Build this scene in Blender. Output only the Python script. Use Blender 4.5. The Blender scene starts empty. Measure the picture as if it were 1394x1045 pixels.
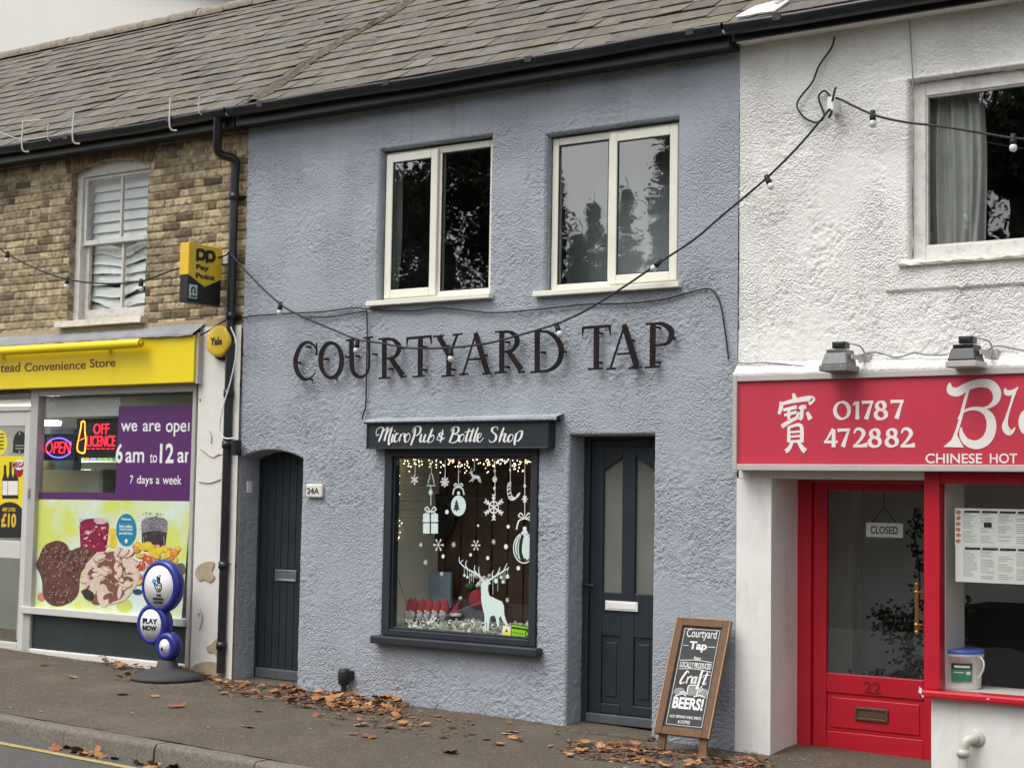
import bpy, bmesh, math, random
import numpy as np
from mathutils import Vector, Matrix
random.seed(7); rng = np.random.default_rng(11)
S = bpy.context.scene
COL = S.collection
rad = math.radians
# ------------------------------------------------------------------ camera, sky, sun, exposure
FOC, IW, IH = 2200.0, 1394.0, 1045.0
CAMP = Vector((6.5, -10.0, 1.65))
RT = Vector((0.8228547328, 0.5680069097, 0.0166805045))
UP = Vector((0.0255281395, -0.0662744288, 0.9974748188))
FW = Vector((-0.5676780802, 0.8203510533, 0.0690343871))
cam = bpy.data.cameras.new('camera'); camo = bpy.data.objects.new('camera', cam); COL.objects.link(camo)
cam.sensor_width = 36; cam.lens = FOC / IW * 36; cam.clip_end = 3000; cam.clip_start = 0.1
m = Matrix((RT, UP, -FW)).transposed().to_4x4(); m.translation = CAMP
camo.matrix_world = m; S.camera = camo
SUN_EL, SUN_AZ = rad(60), rad(205)          # azimuth: degrees from +y, clockwise: the light comes over the viewer's left shoulder
w = bpy.data.worlds.new('World'); S.world = w; w.use_nodes = True
nt = w.node_tree; nt.nodes.clear()
wo = nt.nodes.new('ShaderNodeOutputWorld'); bg = nt.nodes.new('ShaderNodeBackground')
sk = nt.nodes.new('ShaderNodeTexSky'); sk.sky_type = 'NISHITA'; sk.sun_disc = False
sk.sun_elevation = SUN_EL; sk.sun_rotation = SUN_AZ; sk.air_density = 1.0; sk.dust_density = 3.0
hs = nt.nodes.new('ShaderNodeHueSaturation'); hs.inputs['Saturation'].default_value = 0.12
tcw = nt.nodes.new('ShaderNodeTexCoord'); nw = nt.nodes.new('ShaderNodeTexNoise'); nw.inputs['Scale'].default_value = 2.2; nw.inputs['Detail'].default_value = 5
mrw = nt.nodes.new('ShaderNodeMapRange'); mrw.inputs[1].default_value = .3; mrw.inputs[2].default_value = .7; mrw.inputs[3].default_value = .78; mrw.inputs[4].default_value = 1.2
vmw = nt.nodes.new('ShaderNodeVectorMath'); vmw.operation = 'SCALE'
nt.links.new(tcw.outputs['Generated'], nw.inputs['Vector']); nt.links.new(nw.outputs['Fac'], mrw.inputs[0])
nt.links.new(sk.outputs[0], hs.inputs['Color']); nt.links.new(hs.outputs[0], vmw.inputs[0]); nt.links.new(mrw.outputs[0], vmw.inputs['Scale'])
sx = nt.nodes.new('ShaderNodeSeparateXYZ'); nt.links.new(tcw.outputs['Generated'], sx.inputs[0])
mz = nt.nodes.new('ShaderNodeMapRange'); mz.inputs[1].default_value = 0.0; mz.inputs[2].default_value = 0.9; mz.inputs[3].default_value = 1.15; mz.inputs[4].default_value = 1.6; nt.links.new(sx.outputs['Z'], mz.inputs[0])
vm2 = nt.nodes.new('ShaderNodeVectorMath'); vm2.operation = 'SCALE'; nt.links.new(vmw.outputs[0], vm2.inputs[0]); nt.links.new(mz.outputs[0], vm2.inputs['Scale'])
nt.links.new(vm2.outputs[0], bg.inputs[0]); bg.inputs[1].default_value = 0.15; nt.links.new(bg.outputs[0], wo.inputs[0])
sl = bpy.data.lights.new('sun', 'SUN'); so = bpy.data.objects.new('sun', sl); COL.objects.link(so)
sl.energy = 1.0; sl.angle = rad(40); sl.color = (1, .96, .9)
sd = Vector((math.sin(SUN_AZ) * math.cos(SUN_EL), math.cos(SUN_AZ) * math.cos(SUN_EL), math.sin(SUN_EL)))
so.rotation_euler = sd.to_track_quat('Z', 'Y').to_euler(); so.location = sd * 60
S.view_settings.view_transform = 'Standard'; S.view_settings.look = 'None'; S.view_settings.gamma = 1; S.view_settings.use_curve_mapping = False
S.view_settings.exposure = 0.27
S.cycles.use_denoising = True; S.cycles.transparent_max_bounces = 24; S.cycles.max_bounces = 10; S.cycles.caustics_reflective = False; S.cycles.caustics_refractive = False

# ------------------------------------------------------------------ geometry helpers
def ray(px, py):
    return RT * ((px - IW / 2) / FOC) - UP * ((py - IH / 2) / FOC) + FW
def P(px, py, y=0.0):
    d = ray(px, py); return CAMP + d * ((y - CAMP.y) / d.y)
def R(l, t, r, b, y=0.0):
    return (P(l, (t + b) / 2, y).x, P(r, (t + b) / 2, y).x, P((l + r) / 2, b, y).z, P((l + r) / 2, t, y).z)   # x0 x1 z0 z1
class Pl:
    def __init__(s, o, ex=(1, 0, 0), ez=(0, 0, 1)):
        s.o = Vector(o); s.ex = Vector(ex).normalized(); s.ez = Vector(ez).normalized(); s.n = s.ex.cross(s.ez).normalized()
    def uv(s, px, py):
        d = ray(px, py); t = (s.o - CAMP).dot(s.n) / d.dot(s.n); q = CAMP + d * t - s.o
        return (q.dot(s.ex), q.dot(s.ez))
    def pt(s, u, v, h=0.0):
        return s.o + s.ex * u + s.ez * v + s.n * h
def wallpl(y): return Pl((0, y, 0))
def zoomer(pl, ox, oy, k):
    return lambda x, y: pl.uv(ox + x / k, oy + y / k)
def catmull(pts, closed=False, n=6):
    pts = [tuple(p) for p in pts]; L = len(pts); out = []
    if L < 3 and not closed:
        return pts
    rngs = range(L if closed else L - 1)
    for i in rngs:
        if closed: a, b, c, d = pts[(i - 1) % L], pts[i], pts[(i + 1) % L], pts[(i + 2) % L]
        else: a, b, c, d = pts[max(i - 1, 0)], pts[i], pts[i + 1], pts[min(i + 2, L - 1)]
        for k in range(n):
            t = k / n
            out.append(tuple(.5 * (2 * b[j] + (c[j] - a[j]) * t + (2 * a[j] - 5 * b[j] + 4 * c[j] - d[j]) * t * t + (3 * b[j] - a[j] - 3 * c[j] + d[j]) * t ** 3) for j in range(len(b))))
    if not closed: out.append(pts[-1])
    return out
ORG = {}
class MB:
    def __init__(s): s.v = []; s.f = []; s.m = []; s.k = 0; s.mats = []; s.cur = 0; s.smooth = set(); s.cols = None
    def mat(s, m):
        if m not in s.mats: s.mats.append(m)
        s.cur = s.mats.index(m); return s
    def add(s, vs, fs, smooth=False):
        o = len(s.v); s.v.extend(tuple(p) for p in vs)
        for f in fs:
            if smooth: s.smooth.add(len(s.f))
            s.f.append(tuple(i + o for i in f)); s.m.append(s.cur)
        return s
    def box(s, x0, x1, y0, y1, z0, z1):
        if x0 > x1: x0, x1 = x1, x0
        if y0 > y1: y0, y1 = y1, y0
        if z0 > z1: z0, z1 = z1, z0
        return s.add([(x0, y0, z0), (x1, y0, z0), (x1, y1, z0), (x0, y1, z0), (x0, y0, z1), (x1, y0, z1), (x1, y1, z1), (x0, y1, z1)],
                     [(0, 3, 2, 1), (4, 5, 6, 7), (0, 1, 5, 4), (1, 2, 6, 5), (2, 3, 7, 6), (3, 0, 4, 7)])
    def slab(s, pl, u0, u1, v0, v1, h0, h1):
        if u0 > u1: u0, u1 = u1, u0
        if v0 > v1: v0, v1 = v1, v0
        q = [pl.pt(u, v, h) for h in (h0, h1) for u, v in ((u0, v0), (u1, v0), (u1, v1), (u0, v1))]
        return s.add(q, [(0, 3, 2, 1), (4, 5, 6, 7), (0, 1, 5, 4), (1, 2, 6, 5), (2, 3, 7, 6), (3, 0, 4, 7)])
    def poly(s, pl, pts, h0, h1):
        n = len(pts)
        a = sum(pts[i][0] * pts[(i + 1) % n][1] - pts[(i + 1) % n][0] * pts[i][1] for i in range(n))
        if a < 0: pts = pts[::-1]
        q = [pl.pt(p[0], p[1], h0) for p in pts] + [pl.pt(p[0], p[1], h1) for p in pts]
        return s.add(q, [tuple(range(n, 2 * n)), tuple(range(n - 1, -1, -1))] + [(i, (i + 1) % n, n + (i + 1) % n, n + i) for i in range(n)])
    def ell(s, pl, c, a, b, h0, h1, n=28, rot=0, jit=0):
        pts = []
        for i in range(n):
            t = 2 * math.pi * i / n; j = 1 + random.uniform(-jit, jit)
            x, y = a * math.cos(t) * j, b * math.sin(t) * j
            pts.append((c[0] + x * math.cos(rot) - y * math.sin(rot), c[1] + x * math.sin(rot) + y * math.cos(rot)))
        return s.poly(pl, pts, h0, h1)
    def ribbon(s, pl, pts, h0, h1, closed=False, n=6, sm=True):
        c = catmull(pts, closed, n) if sm else [tuple(p) for p in pts]
        s.k += 1; h1 = h1 + .0003 * (s.k % 7); L = len(c)
        l, r = [], []
        for i in range(L):
            a = c[(i - 1) % L] if closed else c[max(i - 1, 0)]; b = c[(i + 1) % L] if closed else c[min(i + 1, L - 1)]
            dx, dy = b[0] - a[0], b[1] - a[1]; d = math.hypot(dx, dy) or 1e-9
            nx, ny = -dy / d, dx / d; w_ = c[i][2] / 2
            l.append((c[i][0] + nx * w_, c[i][1] + ny * w_)); r.append((c[i][0] - nx * w_, c[i][1] - ny * w_))
        q = []
        for i in range(L): q += [pl.pt(*r[i], h0), pl.pt(*l[i], h0), pl.pt(*r[i], h1), pl.pt(*l[i], h1)]
        fs = []
        for i in range(L if closed else L - 1):
            a, b = 4 * i, 4 * ((i + 1) % L)
            fs += [(a + 2, b + 2, b + 3, a + 3), (a, b, b + 2, a + 2), (b + 1, a + 1, a + 3, b + 3), (b, a, a + 1, b + 1)]
        if not closed: fs += [(0, 2, 3, 1), (4 * L - 4, 4 * L - 3, 4 * L - 1, 4 * L - 2)]
        return s.add(q, fs)
    def text(s, pl, txt, bb, h0, h1, bold=0.0, clip=None, shear=0.0):
        u0, v0, u1, v1 = bb
        cu = bpy.data.curves.new('t', 'FONT'); cu.body = txt; cu.offset = bold; cu.resolution_u = 4; cu.shear = shear
        o = bpy.data.objects.new('t', cu); COL.objects.link(o); dg = bpy.context.evaluated_depsgraph_get(); dg.update()
        me = o.evaluated_get(dg).to_mesh(); bm = bmesh.new(); bm.from_mesh(me); o.evaluated_get(dg).to_mesh_clear()
        bpy.data.objects.remove(o); bpy.data.curves.remove(cu)
        xs = [v.co.x for v in bm.verts]; ys = [v.co.y for v in bm.verts]
        a, b, c, d = min(xs), max(xs), min(ys), max(ys)
        for v in bm.verts: v.co = ((v.co.x - a) / (b - a) * (u1 - u0) + u0, (v.co.y - c) / (d - c) * (v1 - v0) + v0, 0)
        if clip is not None:
            bmesh.ops.bisect_plane(bm, geom=bm.verts[:] + bm.edges[:] + bm.faces[:], plane_co=(clip, 0, 0), plane_no=(1, 0, 0), clear_outer=True)
        bm.normal_update()
        for f in bm.faces:
            if f.normal.z < 0: f.normal_flip()
        bm.verts.index_update()
        e = bmesh.ops.extrude_face_region(bm, geom=bm.faces[:])
        for g in e['geom']:
            if isinstance(g, bmesh.types.BMVert): g.co.z = 1
        bm.verts.index_update()
        s.add([pl.pt(v.co.x, v.co.y, h1 if v.co.z > .5 else h0) for v in bm.verts], [tuple(v.index for v in f.verts) for f in bm.faces]); bm.free()
        return s
    def tube(s, pts, r, n=8, sm=True, cap=True, sub=6):
        c = catmull(pts, False, sub) if sm else [tuple(p) for p in pts]
        c = [Vector(p[:3]) for p in c]; L = len(c); q = []; nrm = None
        for i in range(L):
            t = (c[min(i + 1, L - 1)] - c[max(i - 1, 0)])
            if t.length < 1e-9: t = Vector((0, 0, 1))
            t.normalize()
            if nrm is None:
                nrm = t.orthogonal().normalized()
            nrm = (nrm - t * nrm.dot(t)); nrm = nrm.normalized() if nrm.length > 1e-6 else t.orthogonal().normalized()
            bi = t.cross(nrm); rr = r[min(i, len(r) - 1)] if isinstance(r, (list, tuple)) else r
            for k in range(n):
                a = 2 * math.pi * k / n; q.append(c[i] + nrm * (math.cos(a) * rr) + bi * (math.sin(a) * rr))
        fs = [(i * n + k, i * n + (k + 1) % n, (i + 1) * n + (k + 1) % n, (i + 1) * n + k) for i in range(L - 1) for k in range(n)]
        s.add(q, fs, True)
        if cap: s.add([q[k] for k in range(n)], [tuple(range(n - 1, -1, -1))]); s.add([q[(L - 1) * n + k] for k in range(n)], [tuple(range(n))])
        return s
    def lathe(s, c, prof, n=24, ax=(0, 0, 1)):
        ax = Vector(ax).normalized(); a = ax.orthogonal().normalized(); b = ax.cross(a); c = Vector(c); q = []
        for r, z in prof:
            for k in range(n):
                t = 2 * math.pi * k / n; q.append(c + ax * z + (a * math.cos(t) + b * math.sin(t)) * r)
        fs = [(i * n + k, i * n + (k + 1) % n, (i + 1) * n + (k + 1) % n, (i + 1) * n + k) for i in range(len(prof) - 1) for k in range(n)]
        s.add(q, fs, True)
        if prof[0][0] > 1e-6: s.add(q[:n], [tuple(range(n - 1, -1, -1))])
        if prof[-1][0] > 1e-6: s.add(q[-n:], [tuple(range(n))])
        return s
    def ball(s, c, r, n=10, sq=(1, 1, 1)):
        c = Vector(c); q = [c + Vector((0, 0, r * sq[2]))]
        for i in range(1, n // 2):
            t = math.pi * i / (n // 2)
            for k in range(n):
                p = 2 * math.pi * k / n; q.append(c + Vector((r * math.sin(t) * math.cos(p) * sq[0], r * math.sin(t) * math.sin(p) * sq[1], r * math.cos(t) * sq[2])))
        q.append(c - Vector((0, 0, r * sq[2]))); fs = [(0, 1 + k, 1 + (k + 1) % n) for k in range(n)]; R_ = n // 2 - 1
        for i in range(R_ - 1): fs += [(1 + i * n + k, 1 + (i + 1) * n + k, 1 + (i + 1) * n + (k + 1) % n, 1 + i * n + (k + 1) % n) for k in range(n)]
        fs += [(len(q) - 1, 1 + (R_ - 1) * n + (k + 1) % n, 1 + (R_ - 1) * n + k) for k in range(n)]
        return s.add(q, fs, True)
    def frame(s, x0, x1, z0, z1, y0, y1, l, r=None, b=None, t=None):
        r = l if r is None else r; b = l if b is None else b; t = l if t is None else t
        s.box(x0, x0 + l, y0, y1, z0, z1); s.box(x1 - r, x1, y0, y1, z0, z1)
        s.box(x0 + l, x1 - r, y0, y1, z0, z0 + b); s.box(x0 + l, x1 - r, y0, y1, z1 - t, z1); return s
    def build(s, name, m=None, parent=None, loc=None, bevel=0.0, label=None, cat=None, group=None, kind=None, allsmooth=False, seg=2):
        me = bpy.data.meshes.new(name); o = bpy.data.objects.new(name, me); COL.objects.link(o)
        org = Vector(loc) if loc is not None else (ORG.get(parent, Vector()) if parent is not None else Vector())
        if parent is not None: org = ORG[parent]
        me.from_pydata([(v[0] - org.x, v[1] - org.y, v[2] - org.z) for v in s.v], [], s.f)
        ml = s.mats if s.mats else [m]
        if m is not None and s.mats and m not in s.mats: pass
        for q in ml: me.materials.append(q)
        if len(ml) > 1: me.polygons.foreach_set('material_index', s.m)
        if allsmooth: me.polygons.foreach_set('use_smooth', [True] * len(s.f))
        elif s.smooth: me.polygons.foreach_set('use_smooth', [i in s.smooth for i in range(len(s.f))])
        me.update(); ORG[o] = org
        if parent is not None: o.parent = parent
        else: o.location = org
        if bevel:
            b = o.modifiers.new('bevel', 'BEVEL'); b.width = bevel; b.segments = seg; b.limit_method = 'ANGLE'; b.angle_limit = rad(40)
        tag(o, label, cat, group, kind); return o
def tag(o, label=None, cat=None, group=None, kind=None):
    if label: o['label'] = label
    if cat: o['category'] = cat
    if group: o['group'] = group
    if kind: o['kind'] = kind
def thing(name, label, cat, loc=(0, 0, 0), group=None):
    o = bpy.data.objects.new(name, None); COL.objects.link(o); o.location = loc; o.empty_display_size = .1; ORG[o] = Vector(loc)
    tag(o, label, cat, group); return o
def npmesh(name, V, F, m, parent=None, col=None, smooth=True, kind=None):
    """big mesh from numpy arrays (quads)"""
    org = ORG[parent] if parent is not None else Vector()
    V = np.asarray(V, np.float32) - np.array(org, np.float32)
    me = bpy.data.meshes.new(name); me.vertices.add(len(V)); me.vertices.foreach_set('co', V.ravel())
    F = np.asarray(F, np.int32); k = F.shape[1]
    me.loops.add(F.size); me.loops.foreach_set('vertex_index', F.ravel())
    me.polygons.add(len(F)); me.polygons.foreach_set('loop_start', np.arange(len(F), dtype=np.int32) * k)
    me.polygons.foreach_set('use_smooth', np.full(len(F), smooth)); me.update(calc_edges=True)
    if col is not None:
        a = me.color_attributes.new('Col', 'FLOAT_COLOR', 'POINT'); c = np.ones((len(V), 4), np.float32); c[:, :3] = col; a.data.foreach_set('color', c.ravel())
    me.materials.append(m); o = bpy.data.objects.new(name, me); COL.objects.link(o); ORG[o] = org
    if parent is not None: o.parent = parent
    tag(o, kind=kind); return o
def vnoise(x, z, cell, seed=0):
    """smooth value noise 0..1"""
    g = np.random.default_rng(seed).random((256, 256)); a = np.asarray(x) / cell + 1000.37; b = np.asarray(z) / cell + 1000.71
    i = np.floor(a).astype(int); j = np.floor(b).astype(int); fx = a - i; fz = b - j
    fx = fx * fx * (3 - 2 * fx); fz = fz * fz * (3 - 2 * fz); i0 = i % 256; i1 = (i + 1) % 256; j0 = j % 256; j1 = (j + 1) % 256
    return (g[i0, j0] * (1 - fx) + g[i1, j0] * fx) * (1 - fz) + (g[i0, j1] * (1 - fx) + g[i1, j1] * fx) * fz

# ------------------------------------------------------------------ materials
def mat(name, col=(.5, .5, .5), rough=.6, var=.08, vs=6.0, bump=0.0, bs=120.0, metal=0.0, spec=.5, dirt=None, dcol=(.1, .09, .07), ds=3.0, emit=None, es=1.0, attr=False, streak=None, dr=(.5, .72)):
    M_ = bpy.data.materials.new(name); M_.use_nodes = True; n = M_.node_tree; L = n.links; b = n.nodes['Principled BSDF']
    b.inputs['Roughness'].default_value = rough; b.inputs['Metallic'].default_value = metal; b.inputs['Specular IOR Level'].default_value = spec
    g = n.nodes.new('ShaderNodeNewGeometry')
    no = n.nodes.new('ShaderNodeTexNoise'); no.inputs['Scale'].default_value = vs; no.inputs['Detail'].default_value = 6; no.inputs['Roughness'].default_value = .62
    L.new(g.outputs['Position'], no.inputs['Vector'])
    mr = n.nodes.new('ShaderNodeMapRange'); mr.inputs[1].default_value = .3; mr.inputs[2].default_value = .7; mr.inputs[3].default_value = 1 - var; mr.inputs[4].default_value = 1 + var
    L.new(no.outputs['Fac'], mr.inputs[0]); sc = n.nodes.new('ShaderNodeVectorMath'); sc.operation = 'SCALE'
    if attr:
        at = n.nodes.new('ShaderNodeAttribute'); at.attribute_name = 'Col'; L.new(at.outputs['Color'], sc.inputs[0])
    else: sc.inputs[0].default_value = col
    L.new(mr.outputs[0], sc.inputs['Scale']); out = sc.outputs[0]
    if dirt is not None:
        n2 = n.nodes.new('ShaderNodeTexNoise'); n2.inputs['Scale'].default_value = ds; n2.inputs['Detail'].default_value = 9; n2.inputs['Roughness'].default_value = .7
        if streak:
            mp = n.nodes.new('ShaderNodeMapping'); mp.inputs['Scale'].default_value = streak; L.new(g.outputs['Position'], mp.inputs[0]); L.new(mp.outputs[0], n2.inputs['Vector'])
        else: L.new(g.outputs['Position'], n2.inputs['Vector'])
        m2 = n.nodes.new('ShaderNodeMapRange'); m2.inputs[1].default_value = dr[0]; m2.inputs[2].default_value = dr[1]; m2.inputs[4].default_value = dirt; L.new(n2.outputs['Fac'], m2.inputs[0])
        mx = n.nodes.new('ShaderNodeMix'); mx.data_type = 'RGBA'; L.new(m2.outputs[0], mx.inputs['Factor']); L.new(out, mx.inputs[6]); mx.inputs[7].default_value = (*dcol, 1); out = mx.outputs[2]
    L.new(out, b.inputs['Base Color'])
    if bump:
        n3 = n.nodes.new('ShaderNodeTexNoise'); n3.inputs['Scale'].default_value = bs; n3.inputs['Detail'].default_value = 4; L.new(g.outputs['Position'], n3.inputs['Vector'])
        bp = n.nodes.new('ShaderNodeBump'); bp.inputs['Strength'].default_value = min(1, bump); bp.inputs['Distance'].default_value = .004; L.new(n3.outputs['Fac'], bp.inputs['Height']); L.new(bp.outputs[0], b.inputs['Normal'])
    if emit: b.inputs['Emission Color'].default_value = (*emit, 1); b.inputs['Emission Strength'].default_value = es
    return M_
def glassmat(name, tint=(.97, .985, .98), k=1.3, rough=0.0, wob=.0016, ws=2.5):
    M_ = bpy.data.materials.new(name); M_.use_nodes = True; n = M_.node_tree; L = n.links; n.nodes.clear()
    o = n.nodes.new('ShaderNodeOutputMaterial'); t = n.nodes.new('ShaderNodeBsdfTransparent'); t.inputs[0].default_value = (*tint, 1)
    g = n.nodes.new('ShaderNodeBsdfGlossy'); g.inputs['Roughness'].default_value = rough; f = n.nodes.new('ShaderNodeFresnel'); f.inputs[0].default_value = 1.5
    mu = n.nodes.new('ShaderNodeMath'); mu.operation = 'MULTIPLY'; mu.inputs[1].default_value = k; mu.use_clamp = True; mx = n.nodes.new('ShaderNodeMixShader')
    ge = n.nodes.new('ShaderNodeNewGeometry'); no = n.nodes.new('ShaderNodeTexNoise'); no.inputs['Scale'].default_value = ws; bp = n.nodes.new('ShaderNodeBump'); bp.inputs['Strength'].default_value = .5; bp.inputs['Distance'].default_value = wob
    L.new(ge.outputs['Position'], no.inputs['Vector']); L.new(no.outputs['Fac'], bp.inputs['Height']); L.new(bp.outputs[0], g.inputs['Normal'])
    bf = n.nodes.new('ShaderNodeMath'); bf.operation = 'SUBTRACT'; bf.inputs[0].default_value = 1; L.new(ge.outputs['Backfacing'], bf.inputs[1]); m3 = n.nodes.new('ShaderNodeMath'); m3.operation = 'MULTIPLY'; L.new(f.outputs[0], m3.inputs[0]); L.new(bf.outputs[0], m3.inputs[1])
    L.new(m3.outputs[0], mu.inputs[0]); L.new(mu.outputs[0], mx.inputs[0]); L.new(t.outputs[0], mx.inputs[1]); L.new(g.outputs[0], mx.inputs[2]); L.new(mx.outputs[0], o.inputs[0])
    return M_
def roughmat(name, col, dcol):
    M_ = mat(name, col, .85, .05, 1.6, 0, dirt=.34, dcol=dcol, ds=1.5, streak=(2.5, 2.5, .6)); n = M_.node_tree; L = n.links; b = n.nodes['Principled BSDF']; g = n.nodes.new('ShaderNodeNewGeometry')
    # rain streaks: tall narrow stains
    mp = n.nodes.new('ShaderNodeMapping'); mp.inputs['Scale'].default_value = (5, 5, .32); L.new(g.outputs['Position'], mp.inputs[0]); st_ = n.nodes.new('ShaderNodeTexNoise'); st_.inputs['Scale'].default_value = 2.4; st_.inputs['Detail'].default_value = 8; st_.inputs['Roughness'].default_value = .65; L.new(mp.outputs[0], st_.inputs['Vector'])
    mr2 = n.nodes.new('ShaderNodeMapRange'); mr2.inputs[1].default_value = .54; mr2.inputs[2].default_value = .74; mr2.inputs[4].default_value = .5; L.new(st_.outputs['Fac'], mr2.inputs[0]); mx2 = n.nodes.new('ShaderNodeMix'); mx2.data_type = 'RGBA'; L.new(mr2.outputs[0], mx2.inputs['Factor']); L.new(b.inputs['Base Color'].links[0].from_socket, mx2.inputs[6]); mx2.inputs[7].default_value = (*dcol, 1); L.new(mx2.outputs[2], b.inputs['Base Color'])
    a = n.nodes.new('ShaderNodeTexNoise'); a.inputs['Scale'].default_value = 85; a.inputs['Detail'].default_value = 3; a.inputs['Roughness'].default_value = .6; a.inputs['Distortion'].default_value = .6
    v = n.nodes.new('ShaderNodeTexVoronoi'); v.feature = 'SMOOTH_F1'; v.inputs['Scale'].default_value = 75; v.inputs['Smoothness'].default_value = .35
    p = n.nodes.new('ShaderNodeTexNoise'); p.inputs['Scale'].default_value = 1.7; p.inputs['Detail'].default_value = 3; mr = n.nodes.new('ShaderNodeMapRange'); mr.inputs[1].default_value = .36; mr.inputs[2].default_value = .58; mr.inputs[3].default_value = .25; mr.inputs[4].default_value = 1.0
    for q in (a, v, p): L.new(g.outputs['Position'], q.inputs['Vector'])
    su = n.nodes.new('ShaderNodeMath'); su.operation = 'SUBTRACT'; L.new(a.outputs['Fac'], su.inputs[0]); L.new(v.outputs['Distance'], su.inputs[1]); L.new(p.outputs['Fac'], mr.inputs[0])
    bp = n.nodes.new('ShaderNodeBump'); bp.inputs['Distance'].default_value = .010; L.new(su.outputs[0], bp.inputs['Height']); L.new(mr.outputs[0], bp.inputs['Strength']); L.new(bp.outputs[0], b.inputs['Normal']); return M_
K = {}
K['blue'] = roughmat('blue_masonry_paint', (.360, .390, .438), (.265, .28, .298))
K['white_rc'] = roughmat('white_roughcast', (.80, .785, .75), (.60, .575, .52))
K['white_smooth'] = mat('white_render', (.76, .75, .72), .7, .06, 3, .2, 60, dirt=.45, dcol=(.46, .43, .37), ds=2.2, streak=(2, 2, .6))
K['white_old'] = mat('old_white_paint', (.74, .71, .66), .65, .06, 4, .15, 80, dirt=.35, dcol=(.52, .46, .38), ds=4)
K['peel'] = mat('exposed_render', (.42, .34, .22), .9, .15, 20, .4, 200)
K['brick'] = mat('stock_brick', rough=.9, var=.22, vs=45, bump=.5, bs=260, attr=True)
K['slate'] = mat('roof_slate', rough=.75, var=.28, vs=11, bump=.5, bs=70, attr=True, dirt=.5, dcol=(.20, .18, .135), ds=19)
K['ridge'] = mat('ridge_tile', (.22, .185, .145), .9, .25, 20, .6, 90, dirt=.6, dcol=(.42, .40, .30), ds=14)
K['moss'] = mat('mortar_moss', (.105, .09, .066), .95, .45, 25, .8, 60, dirt=.6, dcol=(.10, .10, .035), ds=9)
K['black'] = mat('black_plastic', (.012, .013, .017), .35, .2, 8, dirt=.2, dcol=(.07, .06, .06), ds=8)
K['blackm'] = mat('black_rubber', (.014, .014, .015), .6, .2, 8)
K['upvc'] = mat('cream_plastic_frame', (.80, .78, .68), .35, .04, 5, dirt=.15, dcol=(.5, .46, .36), ds=6)
K['wood_white'] = mat('flaking_white_wood', (.70, .69, .66), .6, .06, 10, .3, 60, dirt=.6, dcol=(.32, .27, .2), ds=14)
K['sillw'] = mat('flaking_sill', (.70, .66, .58), .7, .1, 14, .5, 60, dirt=.55, dcol=(.3, .26, .2), ds=18)
K['anth'] = mat('anthracite_paint', (.022, .028, .036), .45, .12, 5, .06, 40, dirt=.12, dcol=(.07, .07, .07), ds=5)
K['weather'] = mat('grey_weather_board', (.085, .09, .098), .5, .12, 6)
K['anth2'] = mat('anthracite_panel', (.020, .027, .034), .4, .12, 5, .08, 30)
K['steel'] = mat('rusted_dark_steel', (.016, .011, .012), .85, .3, 8, .3, 100, metal=0.0, spec=.2, dirt=.4, dcol=(.06, .028, .022), ds=9)
K['lead'] = mat('lead_flashing', (.26, .26, .28), .6, .15, 6, .2, 30, dirt=.3, dcol=(.12, .11, .1), ds=8)
K['yellow'] = mat('yellow_sign', (.86, .66, .008), .4, .05, 3, dirt=.12, dcol=(.45, .3, .01), ds=3)
K['yellowb'] = mat('yellow_box', (.76, .50, .03), .4, .04, 5)
K['brown'] = mat('brown_lettering', (.12, .045, .02), .5, .05)
K['alu'] = mat('white_aluminium', (.62, .61, .58), .4, .05, 6, dirt=.3, dcol=(.4, .37, .33), ds=6)
K['aluB'] = mat('grey_aluminium', (.45, .44, .42), .4, .06, 6, dirt=.3, dcol=(.3, .27, .24), ds=6)
K['purple'] = mat('purple_vinyl', (.10, .022, .13), .35, .05, 3)
K['white'] = mat('white_vinyl', (.82, .82, .80), .5, .03)
K['frost'] = mat('frosted_vinyl', (.66, .80, .76), .6, .03)
K['dgreen'] = mat('dark_green_panel', (.022, .032, .034), .5, .15, 5, dirt=.25, dcol=(.06, .06, .055), ds=6)
K['redsign'] = mat('red_sign_face', (.54, .046, .076), .32, .06, 1.5, dirt=.10, dcol=(.4, .03, .06), ds=1.2)
K['signw'] = mat('sign_white', (.80, .76, .71), .5, .03)
K['red'] = mat('red_gloss_paint', (.50, .012, .028), .33, .10, 5, .08, 25, dirt=.35, dcol=(.24, .02, .022), ds=5)
K['brass'] = mat('brass', (.60, .38, .14), .3, .1, 8, metal=1)
K['brassd'] = mat('tarnished_brass', (.14, .10, .06), .5, .2, 20, metal=.6)
K['chrome'] = mat('satin_steel', (.62, .62, .62), .3, .05, 8, metal=1)
K['plate'] = mat('white_plate', (.82, .82, .82), .35, .03)
K['chalk'] = mat('blackboard', (.018, .018, .020), .6, .25, 6, dirt=.15, dcol=(.06, .06, .06), ds=5)
K['chalkw'] = mat('chalk_lettering', (.75, .74, .72), .8, .15, 90)
K['chalkg'] = mat('chalk_shading', (.25, .25, .25), .8, .3, 60)
K['rustic'] = mat('rustic_wood', (.15, .075, .038), .75, .25, 30, .4, 70, dirt=.4, dcol=(.07, .035, .018), ds=12, streak=(8, 8, 1))
K['rusticedge'] = mat('worn_wood_edge', (.42, .27, .16), .8, .3, 40, .3, 70)
K['lblue'] = mat('blue_sign_plastic', (.022, .03, .24), .3, .05)
K['base'] = mat('dark_rubber_base', (.045, .042, .042), .75, .15, 15, .2, 80)
K['ink'] = mat('black_ink', (.012, .012, .014), .5, .05)
K['sky_blue'] = mat('sky_blue_ink', (.08, .40, .80), .5, .05)
K['glass'] = glassmat('window_glass', k=1.8)
K['glassd'] = glassmat('double_glazing', k=5.8, rough=.009)
K['glassf'] = mat('frosted_glass', (.17, .175, .155), .25, .1, 3, spec=.5)
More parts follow.
